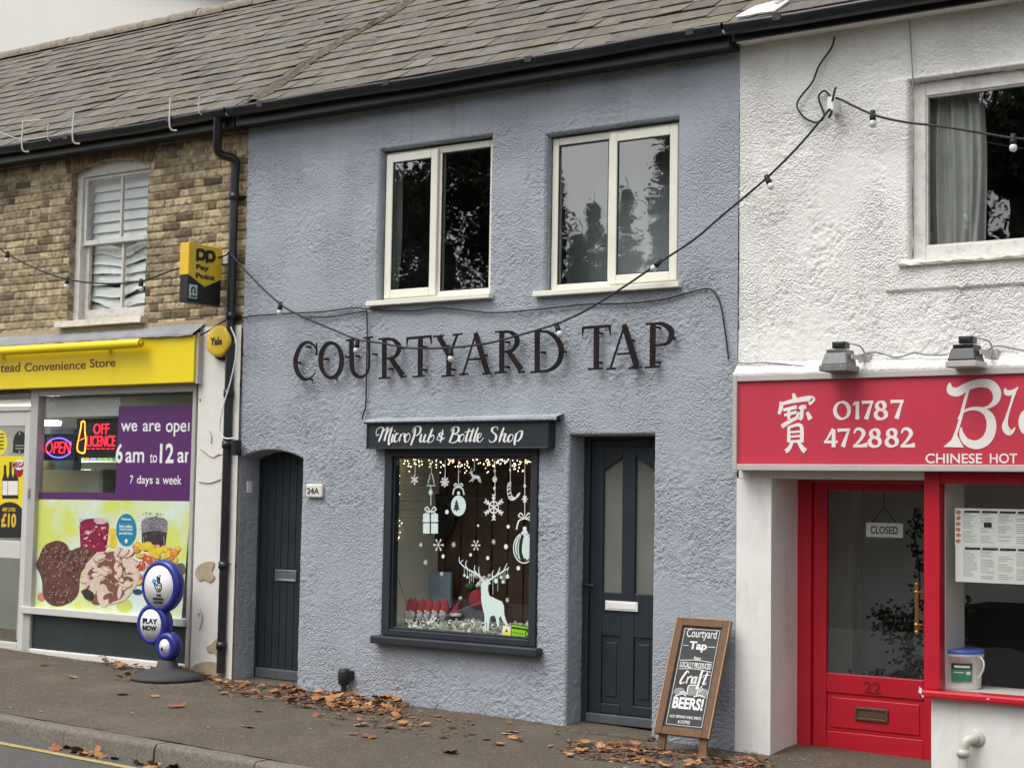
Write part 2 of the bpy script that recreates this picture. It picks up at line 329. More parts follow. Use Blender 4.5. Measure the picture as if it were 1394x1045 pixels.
K['room_dark'] = mat('dim_plaster', (.10, .10, .10), .9, .1, 2)
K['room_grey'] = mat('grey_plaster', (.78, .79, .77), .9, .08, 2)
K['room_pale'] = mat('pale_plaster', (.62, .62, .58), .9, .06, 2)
K['cream'] = mat('cream_plaster', (.66, .66, .54), .8, .06, 4)
K['curtain'] = mat('grey_net_curtain', (.68, .68, .64), .9, .12, 6)
K['slat'] = mat('white_blind_slat', (.80, .80, .77), .5, .05, 5)
K['bulb'] = mat('white_bulb', (.66, .66, .66), .25, .02)
K['pave'] = mat('worn_tarmac_pavement', (.092, .073, .053), .9, .55, 48, .9, 110, dirt=.75, dcol=(.15, .122, .092), ds=1.3)
K['road'] = mat('asphalt', (.085, .08, .075), .85, .45, 60, .9, 120, dirt=.4, dcol=(.11, .10, .09), ds=2)
K['kerb'] = mat('granite_kerb', (.165, .14, .112), .85, .45, 60, .9, 90, dirt=.55, dcol=(.06, .052, .042), ds=7)
K['yline'] = mat('faded_yellow_paint', (.40, .32, .12), .8, .2, 30, .4, 120, dirt=.5, dcol=(.13, .11, .08), ds=9)
K['grass'] = mat('verge_ground', (.06, .07, .03), .95, .3, 2)
K['plank'] = mat('dark_wood_planks', (.075, .036, .02), .55, .35, 3, .2, 40, streak=(6, 6, .6), dirt=.4, dcol=(.035, .018, .012), ds=5)
K['gap'] = mat('plank_gap', (.006, .005, .005), .9)
K['fairy'] = mat('fairy_bulb', (1, .85, .6), .5, 0, emit=(1, .78, .5), es=4.5)
K['fairyr'] = mat('red_fairy_bulb', (1, .1, .05), .5, 0, emit=(1, .12, .05), es=4)
K['snow'] = mat('paper_snow', (.78, .77, .70), .9, .08, 20)
K['hat'] = mat('red_felt', (.30, .015, .03), .9, .12, 30)
K['beard'] = mat('grey_wool', (.5, .48, .46), .9, .2, 60)
K['wool'] = mat('dark_wool', (.06, .06, .07), .9, .2, 60)
K['ledR'] = mat('red_led', (1, .05, .05), .5, 0, emit=(1, .015, .04), es=2.6)
K['ledB'] = mat('blue_led', (.1, .1, 1), .5, 0, emit=(.12, .10, 1), es=3)
K['ledA'] = mat('amber_led', (1, .5, .05), .5, 0, emit=(1, .35, .04), es=2.6)
K['tubel'] = mat('strip_light', (1, 1, 1), .5, 0, emit=(1, 1, .95), es=120)
K['paper'] = mat('menu_paper', (.80, .79, .74), .6, .06, 8)
K['greyink'] = mat('small_print', (.42, .42, .40), .7, .2, 60)
K['leafplant'] = mat('dark_houseplant', (.012, .018, .010), .6, .3, 20)
K['bucket'] = mat('white_bucket', (.80, .80, .78), .35, .03)
K['bluelid'] = mat('blue_lid', (.07, .11, .48), .4, .04)
K['greenl'] = mat('green_label', (.025, .24, .12), .4, .06)
K['lime'] = mat('lime_sticker', (.26, .62, .02), .4, .05)
K['ystick'] = mat('yellow_sticker', (.85, .72, .03), .4, .05)
K['teal'] = mat('teal_sticker', (.012, .22, .36), .4, .05)
K['pvc'] = mat('grey_white_pipe', (.52, .52, .45), .4, .06, 8, dirt=.2, dcol=(.3, .28, .22), ds=8)
K['gable'] = mat('pale_rendered_gable', (.66, .64, .60), .85, .03, .6)
K['verge'] = mat('dark_verge', (.05, .05, .055), .7, .15)
K['bark'] = mat('bark', (.06, .045, .035), .95, .3, 5)
K['needle'] = mat('dark_conifer_foliage', (.028, .042, .026), .8, .35, 1.5)
K['leafy'] = mat('evergreen_foliage', (.035, .055, .024), .75, .35, 2)
LEAFC = [(.34, .15, .055), (.40, .20, .08), (.22, .09, .04), (.13, .06, .035), (.46, .26, .11), (.28, .10, .05)]
K['leaves'] = [mat('dry_leaf', c, .75, .3, 60) for c in LEAFC]

# ------------------------------------------------------------------ ground (the setting)
def zg(x, y): return .02 - .022 * (np.clip(x, -8, 6) + 1) + .04 * np.clip(y, -2.4, .6)
KY = -2.30
def sheet(name, xs, ys, zf, m):
    X, Y = np.meshgrid(np.array(xs), np.array(ys)); Z = zf(X, Y); n = len(xs); k = len(ys)
    V = np.stack([X.ravel(), Y.ravel(), Z.ravel()], 1)
    i, j = np.meshgrid(np.arange(n - 1), np.arange(k - 1)); a = (j * n + i).ravel()
    return npmesh(name, V, np.stack([a, a + 1, a + n + 1, a + n], 1), m, kind='structure')
xs = np.concatenate([np.linspace(-60, -9, 12), np.arange(-8.8, 6.2, .06), np.linspace(6.3, 60, 12)])
sheet('pavement', xs, np.concatenate([np.arange(KY + .13, 1.0, .06)]), lambda X, Y: zg(X, Y) + .012 * (vnoise(X, Y, .7, 3) - .5) + .006 * (vnoise(X, Y, .22, 4) - .5) - .012 * np.exp(-((Y + .1) / .2) ** 2), K['pave'])
zr = lambda X, Y: zg(X, KY + 0 * X) - .115 + .004 * (vnoise(X, Y, .4, 5) - .5)
sheet('road', np.concatenate([np.linspace(-120, -9, 10), np.arange(-8.8, 6.2, .15), np.linspace(6.4, 120, 10)]), np.concatenate([np.linspace(-11, -5, 8), np.arange(-4.9, KY + .1, .12)]), zr, K['road'])
b = MB(); b.add([(-900, -900, -.75), (900, -900, -.75), (900, 900, -.75), (-900, 900, -.75)], [(0, 1, 2, 3)]); b.build('ground', K['grass'], kind='structure')
xl = np.arange(-14, 8, .2); sheet('road_line', xl, np.array([KY - .29, KY - .255, KY - .22]), lambda X, Y: zr(X, Y) + .005, K['yline'])
b = MB(); x = -20.0
while x < 14:
    L_ = .915; za, zb = [float(zg(q, KY + .06)) + random.uniform(-.003, .003) for q in (x, x + L_)]; y0, y1 = KY + random.uniform(-.006, .006), KY + .128
    prof = [(y1, 0.0), (y0 + .035, 0.0), (y0 + .018, -.005), (y0 + .006, -.016), (y0, -.035), (y0 - .012, -.3)]
    nx = 12; q = []
    for k in range(nx + 1):
        t = k / nx; xx = x + .007 + (L_ - .014) * t
        for (yy, dz) in prof: q.append((xx, yy + random.uniform(-.003, .003), za + (zb - za) * t + dz + random.uniform(-.002, .002)))
    n_ = len(prof)
    b.add(q, [(k * n_ + j, k * n_ + j + 1, (k + 1) * n_ + j + 1, (k + 1) * n_ + j) for k in range(nx) for j in range(n_ - 1)], True)
    b.add(q[:n_] + [(x, y1, za - .3)], [tuple(range(n_ + 1))]); b.add(q[-n_:] + [(x + L_, y1, zb - .3)], [tuple(range(n_, -1, -1))])
    x += L_
b.build('kerb', K['kerb'], kind='structure')

# ------------------------------------------------------------------ displaced wall panels
def lines(a, b, step, edges):
    g = np.arange(a, b + step * .5, step); e = np.array([q for q in edges if a - 1e-6 <= q <= b + 1e-6] + [a, b])
    g = g[np.min(np.abs(g[:, None] - e[None, :]), axis=1) > step * .45]; return np.unique(np.concatenate([g, e]))
def gridwall(name, x0, x1, z0, z1, step, ops, hf, m, parent, y0=0.0, colf=None, rnd=.02, rough_reveal=1.0, rcol=None):
    """ops: dicts l r b t d(depth) rise"""
    X1 = lines(x0, x1, step, [o[k] for o in ops for k in ('l', 'r')]); Z1 = lines(z0, z1, step, [o[k] for o in ops for k in ('b', 't')])
    X, Z = np.meshgrid(X1, Z1); H = hf(X, Z); Y = y0 - H; Zd = Z.copy()
    n, k = len(X1), len(Z1); XC, ZC = np.meshgrid((X1[1:] + X1[:-1]) / 2, (Z1[1:] + Z1[:-1]) / 2); keep = np.ones(XC.shape, bool)
    for o in ops:
        keep &= ~((XC > o['l']) & (XC < o['r']) & (ZC > o['b']) & (ZC < o['t']))
        d = np.hypot(np.maximum(np.maximum(o['l'] - X, X - o['r']), 0), np.maximum(np.maximum(o['b'] - Z, Z - o['t']), 0))
        q = np.clip((rnd - d) / rnd, 0, 1); Y += rnd * (1 - np.sqrt(1 - q * q)) * (d < rnd)
        if o.get('rise'):
            c = (o['l'] + o['r']) / 2; hw = (o['r'] - o['l']) / 2
            Zd += np.where((Z >= o['t'] - 1e-6), o['rise'] * np.clip(1 - ((X - c) / hw) ** 2, 0, 1) * np.clip(1 - (Z - o['t']) / .35, 0, 1), 0)
    V = [np.stack([X.ravel(), Y.ravel(), Zd.ravel()], 1)]; C = [colf(X, Z).reshape(-1, 3)] if colf else None
    i, j = np.meshgrid(np.arange(n - 1), np.arange(k - 1)); a = (j * n + i)[keep].ravel(); F = [np.stack([a, a + 1, a + n + 1, a + n], 1)]; off = n * k
    for o in ops:
        il, ir = np.searchsorted(X1, o['l'] - 1e-6), np.searchsorted(X1, o['r'] - 1e-6); jb, jt = np.searchsorted(Z1, o['b'] - 1e-6), np.searchsorted(Z1, o['t'] - 1e-6)
        sides = [(np.arange(jb, jt + 1), il, 'v', 1), (np.arange(jb, jt + 1), ir, 'v', -1), (np.arange(il, ir + 1), jt, 'h', -1)]
        if not o.get('nosill'): sides.append((np.arange(il, ir + 1), jb, 'h', 1))
        nd = max(3, int(o['d'] / (step * 1.2)))
        for idx, fix, kind, sg in sides:
            J, I = (idx, np.full(len(idx), fix)) if kind == 'v' else (np.full(len(idx), fix), idx)
            xb, yb, zb = X[J, I], Y[J, I], Zd[J, I]; rows = []; cols = []
            for s_ in range(nd + 1):
                t = s_ / nd; yy = yb + (y0 + o['d'] - yb) * t; f = rough_reveal * min(1, t * 4) * (1 - .3 * t)
                al = zb if kind == 'v' else xb; dsp = (vnoise(al, yy, .03, 31) - .45) * .012 * f + (vnoise(al, yy, .25, 32) - .5) * .012 * f
                rows.append(np.stack([xb + (sg * dsp if kind == 'v' else 0), yy, zb + (sg * dsp if kind == 'h' else 0)], 1))
                if colf: cols.append(rcol(al, yy) if rcol else colf(xb + (yy * sg if kind == 'v' else 0), zb))
            N = len(idx); V.append(np.concatenate(rows)); a = (np.arange(nd)[:, None] * N + np.arange(N - 1)[None, :]).ravel() + off
            q = np.stack([a, a + 1, a + N + 1, a + N], 1)
            if (kind == 'v' and sg == 1) or (kind == 'h' and sg == -1): q = q[:, ::-1]
            F.append(q); off += N * (nd + 1)
            if colf: C.append(np.concatenate(cols))
    return npmesh(name, np.concatenate(V), np.concatenate(F), m, parent, col=np.concatenate(C) if colf else None)
def roughcast(amp=1.0, seed=0, base=0.0, smooth_top=None):
    def f(X, Z):
        patch = np.clip((vnoise(X, Z, .40, seed + 1) - .15) * 2.0, .30, .85) * np.clip(.4 + vnoise(X, Z, .13, seed + 7) * .9, 0, 1)
        n1 = vnoise(X, Z, .0205, seed + 2); n2 = vnoise(X + .01, Z, .017, seed + 3); n3 = vnoise(X, Z, .0165, seed + 4)
        cm = np.clip((.6 * vnoise(X, Z, .05, seed + 8) + .4 * vnoise(X, Z, .22, seed + 9) - .36) * 3.4, 0, 1)
        lump = .009 * (np.maximum(n1, n3) ** 2 - .4) + .007 * (n2 - .5) - .0075 * cm * np.exp(-((n1 - .5) / .10) ** 2) - .0055 * cm * np.exp(-((n3 - .5) / .09) ** 2)
        big = .012 * (vnoise(X, Z, .9, seed + 5) - .5) + .004 * (vnoise(X, Z, .25, seed + 6) - .5)
        return base + amp * .88 * lump * patch + big
    return f
XL, XR = P(330, 500).x, P(1004, 520).x          # party lines of the pub
EAVE = P(350, 143, -.22).z                       # roof edge height
ZTOP = 4.98
# ------------------------------------------------------------------ the three houses
shop = thing('shop_building', 'yellow brick house on the left with a convenience shop in its ground floor', 'building', ((XL - 8.5) / 2, 0, .1))
pub = thing('pub_building', 'blue-grey roughcast pub house between the brick and the white house', 'building', ((XL + XR) / 2, 0, 0))
take = thing('takeaway_building', 'white roughcast house on the right with a red takeaway front', 'building', (4.0, 0, -.05))

def op(l, t, r, b, d, **k):
    x0, x1, z0, z1 = R(l, t, r, b); q = dict(l=x0, r=x1, b=z0, t=z1, d=d); q.update(k); return q
W1 = op(515, 194, 667, 408, .15); W2 = op(742, 172, 922, 394, .15)
SW = op(523, 600, 731, 872, .12); DR = op(772, 592, 888, 1000, .26, nosill=True); DL = op(320, 624, 407, 935, .28, rise=.07, nosill=True)
DR['b'] = DL['b'] = -.3
SW['t'] = P(625, 606).z
gridwall('wall', XL, XR, -.3, ZTOP, .0092, [W1, W2, SW, DR, DL], roughcast(1.0, 40), K['blue'], pub, rough_reveal=.6)

# --- brick
CH = .072
def brick_id(X, Z):
    c = np.floor(Z / CH).astype(int); zf = Z / CH - c; per = .3425; xo = X + (c % 2) * .165 + vnoise(c * 3.1, c * 0 + .5, 1.0, 77) * .03
    k = np.floor(xo / per).astype(int); xf = xo - k * per; hd = xf > .2275; bid = (c * 7919 + k * 2 + hd) % 65536
    xa = np.where(hd, xf - .2275, xf); wd = np.where(hd, .115, .2275)
    wob = .008 * (vnoise(X, Z, .035, 80) - .5)
    ex = np.minimum(xa, wd - xa) + wob; ez = np.minimum(zf, 1 - zf) * CH + wob
    return bid, np.minimum(ex, ez)
BT = np.random.default_rng(5); BR = BT.random((65536, 3))
def brick_h(X, Z):
    bid, e = brick_id(X, Z); r = BR[bid]
    prof = np.clip((e - .0035) / .006, 0, 1); prof = prof * prof * (3 - 2 * prof)
    return prof * (.010 + .006 * r[..., 0]) + .004 * (vnoise(X, Z, .02, 81) - .5) * prof - .012 * np.clip(vnoise(X, Z, .06, 83) - .8, 0, 1) * 5 * .2 + .01 * (vnoise(X, Z, .8, 82) - .5)
def brick_c(X, Z):
    bid, e = brick_id(X, Z); r = BR[bid]; a = r[..., 1][..., None]; t = r[..., 2][..., None]
    c = np.array((.40, .315, .185)) * (.66 + .62 * a)
    c = np.where(t < .16, np.array((.17, .115, .07)) * (.6 + .8 * a), c); c = np.where(t > .86, np.array((.40, .31, .19)) * (.75 + .5 * a), c)
    c = c * (.45 + .75 * vnoise(X, Z, .045, 84) + .35 * vnoise(X, Z, .018, 88))[..., None]; c = c * (1 - .55 * np.clip(vnoise(X, Z, .03, 89) - .74, 0, 1) * 4)[..., None]
    mo = np.array((.37, .32, .24)) * (.55 + .7 * vnoise(X, Z, .1, 85)[..., None])
    k = np.clip((e - .001) / .006, 0, 1)[..., None]; c = mo * (1 - k) + c * k
    soot = np.clip(vnoise(X, Z, .6, 86) - .45, 0, 1)[..., None]; return c * (1 - .7 * soot)
BW = op(92, 228, 197, 436, .13, rise=.075)
def rcol(al, yy): return brick_c(al * 0 + yy * 1.0 + 50.0, al)
gridwall('wall', -8.6, XL - .004, 2.55, ZTOP, .0085, [BW], brick_h, K['brick'], shop, y0=.03, colf=brick_c, rnd=.006, rough_reveal=.3, rcol=rcol)
gridwall('wall', -15, -8.602, 2.55, ZTOP, .03, [], brick_h, K['brick'], shop, y0=.03, colf=brick_c, rnd=.006)
# arch of rubbed soldier bricks over the sash window
b = MB(); c = (BW['l'] + BW['r']) / 2; hw = (BW['r'] - BW['l']) / 2; n = 19
K['soldier'] = [mat('arch_brick', tuple(q * f for q in (.20, .135, .075)), .9, .25, 40, .5, 200) for f in (.75, 1, 1.25)]
for i in range(n):
    xa = c - (hw + .06) + (2 * hw + .12) * i / n + .004; xb = c - (hw + .06) + (2 * hw + .12) * (i + 1) / n - .004
    zz = lambda x: BW['t'] + BW['rise'] * max(0, 1 - ((x - c) / hw) ** 2) + .002
    b.mat(random.choice(K['soldier'])); sx = lambda x: c + (x - c) * 1.1
    q = [(xa, zz(xa)), (xb, zz(xb)), (sx(xb), zz(xb) + .215), (sx(xa), zz(xa) + .215)]
    b.poly(wallpl(.02), q, 0, .012 + random.uniform(0, .004))
b.build('window_arch', None, shop, bevel=.002)

# --- white house: upper roughcast wall with a smooth surround
WW = op(1238, 88, 1580, 343, .10)
SURL = P(1207, 250).x
hfw = roughcast(1.0, 140)
def white_h(X, Z):
    h = hfw(X, Z); sm = (X > SURL) & (Z > WW['b'] - .20 + .012 * vnoise(X, Z, .06, 9)) & (X < WW['r'] + .2) & (Z < WW['t'] + .03)
    edge = np.clip((X - SURL) / .012, 0, 1); return np.where(sm, .014 + .003 * (vnoise(X, Z, .05, 10) - .5) , h)
ZF1 = P(1100, 508).z
gridwall('wall', XR + .002, 5.6, ZF1 - .03, ZTOP, .0095, [WW], white_h, K['white_rc'], take)

# --- solid rest of the houses (backs, sides) so that the row is closed
XS = -15.0
def shell(par, xa, xb, m):
    s = MB(); yb = 6.2
    s.add([(xa, yb, -.4), (xb, yb, -.4), (xb, yb, ZTOP), (xa, yb, ZTOP)], [(0, 1, 2, 3)])
    if par is shop: s.add([(xa, .05, -.4), (xa, yb, -.4), (xa, yb, ZTOP), (xa, 3.1, 7.1), (xa, .05, ZTOP)], [(0, 1, 2, 3, 4)])
    if par is take: s.add([(xb, .05, -.4), (xb, yb, -.4), (xb, yb, ZTOP), (xb, 3.1, 7.1), (xb, .05, ZTOP)], [(4, 3, 2, 1, 0)])
    s.build('rear_wall', m, par)
shell(shop, XS, XL, K['white_old']); shell(pub, XL, XR, K['blue']); shell(take, XR, 5.6, K['white_rc'])

# ------------------------------------------------------------------ roof: every slate laid in courses
PITCH = rad(34.5); CP, SP = math.cos(PITCH), math.sin(PITCH); RL = 3.95; EY = -.175; EZ = EAVE + .015
def rp(x, v, h): return (x, EY + v * CP - h * SP, EZ + v * SP + h * CP)
def slates(par, xa, xb, seed, tint):
    r = random.Random(seed); V, F, C = [], [], []; gauge = .232; v = 0.0; row = 0
    while v < RL - .05:
        x = xa - r.random() * .1 + (row % 2) * .16 - .16
        while x < xb:
            wd = .255 + r.uniform(-.03, .03); a, c_ = max(x, xa), min(x + wd - .005, xb)
            if c_ - a > .03:
                sl_ = r.uniform(-.007, .007); dv = r.uniform(-.009, .009) + (-.03 if r.random() < .015 else 0); rt_ = r.uniform(-.008, .008); lift = .013 + r.uniform(0, .010); th = .009
                v1 = min(v + gauge * 1.25, RL); o = len(V)
                for h in (0, th):
                    for (xx, vv, hh) in ((a, v + dv - rt_, lift), (c_, v + dv + rt_, lift + sl_), (c_, v1, .004), (a, v1, .004)): V.append(rp(xx, vv, hh + h))
                F += [(o + 4, o + 5, o + 6, o + 7), (o, o + 1, o + 5, o + 4), (o + 1, o + 2, o + 6, o + 5), (o + 3, o, o + 4, o + 7)]
                g = r.gauss(1, .11); base = np.array(tint); k = r.random()
                if k < .18: base = np.array((.118, .105, .094))
                elif k < .34: base = np.array((.132, .108, .074))
                elif k > .95: base = np.array((.085, .072, .06))
                c3 = np.clip(base * max(.55, g), .02, .6); C += [c3] * 8
            x += wd
        v += gauge; row += 1
    o = npmesh('roof', V, F, K['slate'], par, col=np.array(C), smooth=False)
    s = MB(); q = [rp(xa, 0, -.02), rp(xb, 0, -.02), rp(xb, RL, -.02), rp(xa, RL, -.02), (xa, 6.4, EAVE), (xb, 6.4, EAVE)]
    s.add(q, [(0, 1, 2, 3), (3, 2, 5, 4)]); s.build('roof_deck', K['verge'], o)
    return o
r1 = slates(shop, XS - .1, XL, 1, (.118, .098, .076)); r2 = slates(pub, XL, XR, 2, (.118, .098, .077)); r3 = slates(take, XR, 5.7, 3, (.115, .093, .077))
b = MB(); x = XS - .1
while x < 5.7:
    L_ = .45; t0 = rp(x, RL, .02); pr = [(.115 * math.cos(a), .095 * math.sin(a)) for a in np.linspace(-.25, math.pi + .25, 10)]
    q = []; jz = random.uniform(-.006, .006)
    for k in range(5):
        xx = x + .003 + (L_ - .006) * k / 4
        for (dy, dz) in pr: q.append((xx, t0[1] + dy, t0[2] - .03 + dz + jz + random.uniform(-.004, .004)))
    b.add(q, [(k * 10 + j, (k + 1) * 10 + j, (k + 1) * 10 + j + 1, k * 10 + j + 1) for k in range(4) for j in range(9)], True)
    x += L_
b.build('ridge', K['ridge'], r2)
# mortared, mossy band where the two roofs meet
V, F = [], []; n = 90; k = 8
for i in range(n):
    v = .02 + RL * .97 * i / (n - 1); wd = .015 + .04 * random.random() + .09 * vnoise(v, 0, .5, 90); xc = XL + .16 + .30 * (float(vnoise(v, 3, .8, 91)) - .5)
    for j in range(k):
        u = (j / (k - 1) - .5) * 2 * wd; V.append(rp(xc + u, v, .028 + (.028 * (1 - abs(j / (k - 1) * 2 - 1)) + random.uniform(-.006, .010)) * (1 if 0 < j < k - 1 else -.3)))
for i in range(n - 1):
    for j in range(k - 1): F.append((i * k + j, i * k + j + 1, (i + 1) * k + j + 1, (i + 1) * k + j))
npmesh('mortar_band', V, F, K['moss'], r2, smooth=False)
# vent pipe with its white flashing on the right-hand roof
q = Pl(rp(0, 0, .03), (1, 0, 0), (0, CP, SP)); z_ = zoomer(q, 1000, 0, 9.293)
b = MB(); b.mat(K['white']).poly(q, [z_(*p) for p in ((15, 235), (130, 165), (280, 95), (500, 35), (690, 25), (600, 90), (500, 160), (300, 185), (180, 215))], 0, .012)
b.build('flashing', None, r3)
b = MB(); p = q.pt(*z_(560, 60), 0); b.tube([p, (p.x, p.y, p.z + .5)], .035, 12, sm=False); b.build('vent_pipe', K['pvc'], r3)

# gutter, fascia board, soffit per house
GY = -.235; GZ = EAVE - .004
def gutter(par, xa, xb):
    s = MB(); n_ = 14; nx = max(2, int((xb - xa) / .5)); q = []
    for i in range(nx + 1):
        xx = xa + (xb - xa) * i / nx; sag = .006 * math.sin(xx * 1.7) - .004 * math.sin(xx * 4.1)
        for (rr) in (.062, .056):
            for j in range(n_):
                a = math.pi + math.pi * j / (n_ - 1); q.append((xx, GY + rr * math.cos(a), GZ + rr * 1.15 * math.sin(a) + sag))
    M2 = 2 * n_; fs = []
    for i in range(nx):
        for j in range(n_ - 1):
            fs += [(i * M2 + j, i * M2 + j + 1, (i + 1) * M2 + j + 1, (i + 1) * M2 + j), (i * M2 + n_ + j + 1, i * M2 + n_ + j, (i + 1) * M2 + n_ + j, (i + 1) * M2 + n_ + j + 1)]
        for j in (0, n_ - 1): fs.append((i * M2 + j, (i + 1) * M2 + j, (i + 1) * M2 + n_ + j, i * M2 + n_ + j))
    s.add(q, fs, True)
    x = xa + .4
    while x < xb - .1:
        for dx in (-.035, .035): s.lathe((x + dx, GY, GZ - .003), [(.0, -.012), (.066, -.012), (.066, .012), (0, .012)], 20, ax=(1, 0, 0)) if False else None
        s.box(x - .03, x + .03, GY - .0655, GY - .0615, GZ - .04, GZ + .002); s.box(x - .008, x + .008, GY + .05, -.06, GZ - .07, GZ - .055)
        x += 1.35
    return s.build('gutter', K['black'], par)
for par, xa, xb in ((shop, XS - .1, XL - .02), (pub, XL + .001, XR - .001), (take, XR + .02, 5.7)):
    gutter(par, xa, xb)
    b = MB(); zb_ = EAVE - (.135 if par is not take else .10)
    b.box(xa, xb, -.165, -.135, zb_, EAVE - .006); b.build('fascia_board', K['black'], par, bevel=.003)
    b = MB(); b.box(xa, xb, -.133, .06, zb_ + .01, zb_ + .03); b.build('soffit', K['white_smooth'] if par is take else K['blackm'], par)
# downpipe at the party line
b = MB(); xp = P(321, 480).x - .02; y_ = -.05
swan = [P(297, 160, GY), P(296, 196, -.20), P(300, 210, -.16), P(320, 218, -.06), (xp, y_, P(324, 235, y_).z)]
b.tube(swan + [(xp, y_, P(322, 300, y_).z)], .038, 14, sub=4)
b.tube([(xp, y_, P(322, 300, y_).z), (xp, y_, .12)], .037, 14, sm=False)
for py in (268, 430, 535, 605, 770, 880):
    zc = P(320, py, y_).z; b.lathe((xp, y_, zc - .03), [(.0, 0), (.046, 0), (.046, .06), (0, .06)], 16); b.box(xp - .07, xp + .07, y_ + .03, .02, zc - .012, zc + .012)
b.build('downpipe', K['black'], shop)

# ------------------------------------------------------------------ pub: upper windows
def room(par, x0, x1, z0, z1, y0, y1, m):
    s = MB(); q = [(x, y, z) for y in (y0, y1) for x, z in ((x0, z0), (x1, z0), (x1, z1), (x0, z1))]
    s.add(q, [(4, 5, 6, 7), (0, 1, 5, 4), (1, 2, 6, 5), (2, 3, 7, 6), (3, 0, 4, 7)]); return s.build('room_interior', m, par)
def casement(o, split, sash_left, sillpx):
    x0, x1, z0, z1 = o['l'], o['r'], o['b'], o['t']; yf = .075; xm = x0 + (x1 - x0) * split; fw = .055
    wn = MB(); wn.frame(x0 + .012, x1 - .004, z0 + .02, z1 - .018, yf, yf + .06, fw); wn.box(xm - .03, xm + .03, yf + .001, yf + .059, z0 + .02 + fw, z1 - .018 - fw)
    f = wn.build('window', K['upvc'], pub, bevel=.006)
    a, c = ((x0 + .012 + .022, xm + .006) if sash_left else (xm - .006, x1 - .004 - .022)); s = MB(); s.frame(a, c, z0 + .045, z1 - .04, yf - .028, yf - .002, .066); s.build('sash', K['upvc'], f, bevel=.006)
    g = MB(); g.box(a + .06, c - .06, yf - .012, yf - .004, z0 + .1, z1 - .1); g.build('pane', K['glassd'], f)
    a2, c2 = ((xm + .025, x1 - .05) if sash_left else (x0 + .06, xm - .025)); g = MB(); g.box(a2, c2, yf + .02, yf + .028, z0 + .07, z1 - .07); g.build('pane', K['glassd'], f)
    k = MB(); k.mat(K['blackm'])
    for (u0, u1) in ((a + .066, c - .066),): k.frame(u0, u1, z0 + .111, z1 - .106, yf - .02, yf - .010, .006)
    k.frame(a2 + .003, c2 - .003, z0 + .075, z1 - .073, yf + .004, yf + .019, .008); k.build('gasket', None, f)
    sl_ = MB(); xs0, xs1 = P(sillpx[0], sillpx[2], -.05).x, P(sillpx[1], sillpx[3], -.05).x; sl_.box(xs0, xs1, -.055, yf + .05, z0 - .022, z0 + .018); sl_.build('sill', K['upvc'], f, bevel=.005)
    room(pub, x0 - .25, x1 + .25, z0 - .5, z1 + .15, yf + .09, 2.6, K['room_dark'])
casement(W1, .495, True, (498, 666, 418, 405)); casement(W2, .475, False, (725, 924, 405, 390))

def drape(name, label, xa, xb, za, zb, y, m, n=60, folds=30, amp=.028):
    V, F = [], []; k = 16
    for j in range(k + 1):
        for i in range(n + 1):
            t = i / n; V.append((xa + (xb - xa) * t + .006 * math.sin(j * .7 + t * 9), y + amp * math.sin(t * folds + .6 * math.sin(j * .4)) + amp * .35 * math.sin(t * folds * 2.3), za + (zb - za) * j / k))
    for j in range(k):
        for i in range(n): a = j * (n + 1) + i; F.append((a, a + 1, a + n + 2, a + n + 1))
    o = npmesh(name, V, F, m); tag(o, label, 'curtain')
drape('curtain', 'narrow grey curtain edge in the left upper pub window', P(536, 300, .3).x - .1, P(549, 300, .3).x, W1['b'] - .3, W1['t'] + .1, .26, K['curtain'], 20, 9)
drape('lightening_net', 'pale net added behind the right upper pub window to lighten its panes', W2['l'] - .2, W2['r'] + .2, W2['b'] - .3, W2['t'] + .1, .62, mat('net', (.60, .64, .66), .9, .05, 3), 90, 30, .006)  # pale net added to brighten what shows through these panes

# pub: shop window
XW0, XW1, ZW0, ZW1 = SW['l'], SW['r'], SW['b'], SW['t']; YG = .045
wn = MB(); wn.frame(XW0 - .002, XW1 + .002, ZW0, ZW1, -.015, .075, .075, .055, .05, .085); f = wn.build('shop_window', K['anth'], pub, bevel=.006)
i_ = MB(); i_.frame(XW0 + .074, XW1 - .054, ZW0 + .049, ZW1 - .084, .005, .065, .018); i_.build('glazing_bead', K['anth2'], f, bevel=.005)
g = MB(); g.box(XW0 + .08, XW1 - .06, YG, YG + .006, ZW0 + .055, ZW1 - .09); g.build('pane', K['glass'], f)
sx0, sx1 = P(505, 862, -.07).x, P(732, 880, -.07).x
s = MB(); s.box(sx0, sx1, -.085, .0, ZW0 - .065, ZW0 - .003); s.build('sill', K['anth'], f, bevel=.01)
# display bay behind the glass
BX0, BX1, BZ0, BZ1, BY = XW0 + .02, XW1 - .01, ZW0 + .02, ZW1 - .03, .62
b = MB(); b.box(BX0 - .03, BX0 + .045, .08, BY, BZ0, BZ1); b.build('bay_side', K['cream'], pub)
b = MB(); b.mat(K['cream']).box(BX0 - .03, BX1 + .16, .08, BY + .3, BZ1, BZ1 + .03); b.box(BX0 - .03, BX1 + .16, .08, BY + .3, BZ0 - .04, BZ0)
b.mat(K['room_dark']).box(BX1 + .13, BX1 + .16, .08, BY, BZ0, BZ1); b.build('bay_box', None, pub)
b = MB(); xx = BX0 - .03
while xx < BX1 + .12:
    wd = .155; b.mat(K['plank']).box(xx, xx + wd - .014, BY + random.uniform(0, .004), BY + .03, BZ0, BZ1); xx += wd
b.mat(K['gap']).box(BX0 - .03, BX1 + .16, BY + .032, BY + .04, BZ0, BZ1); b.build('plank_partition', None, pub, bevel=.004)
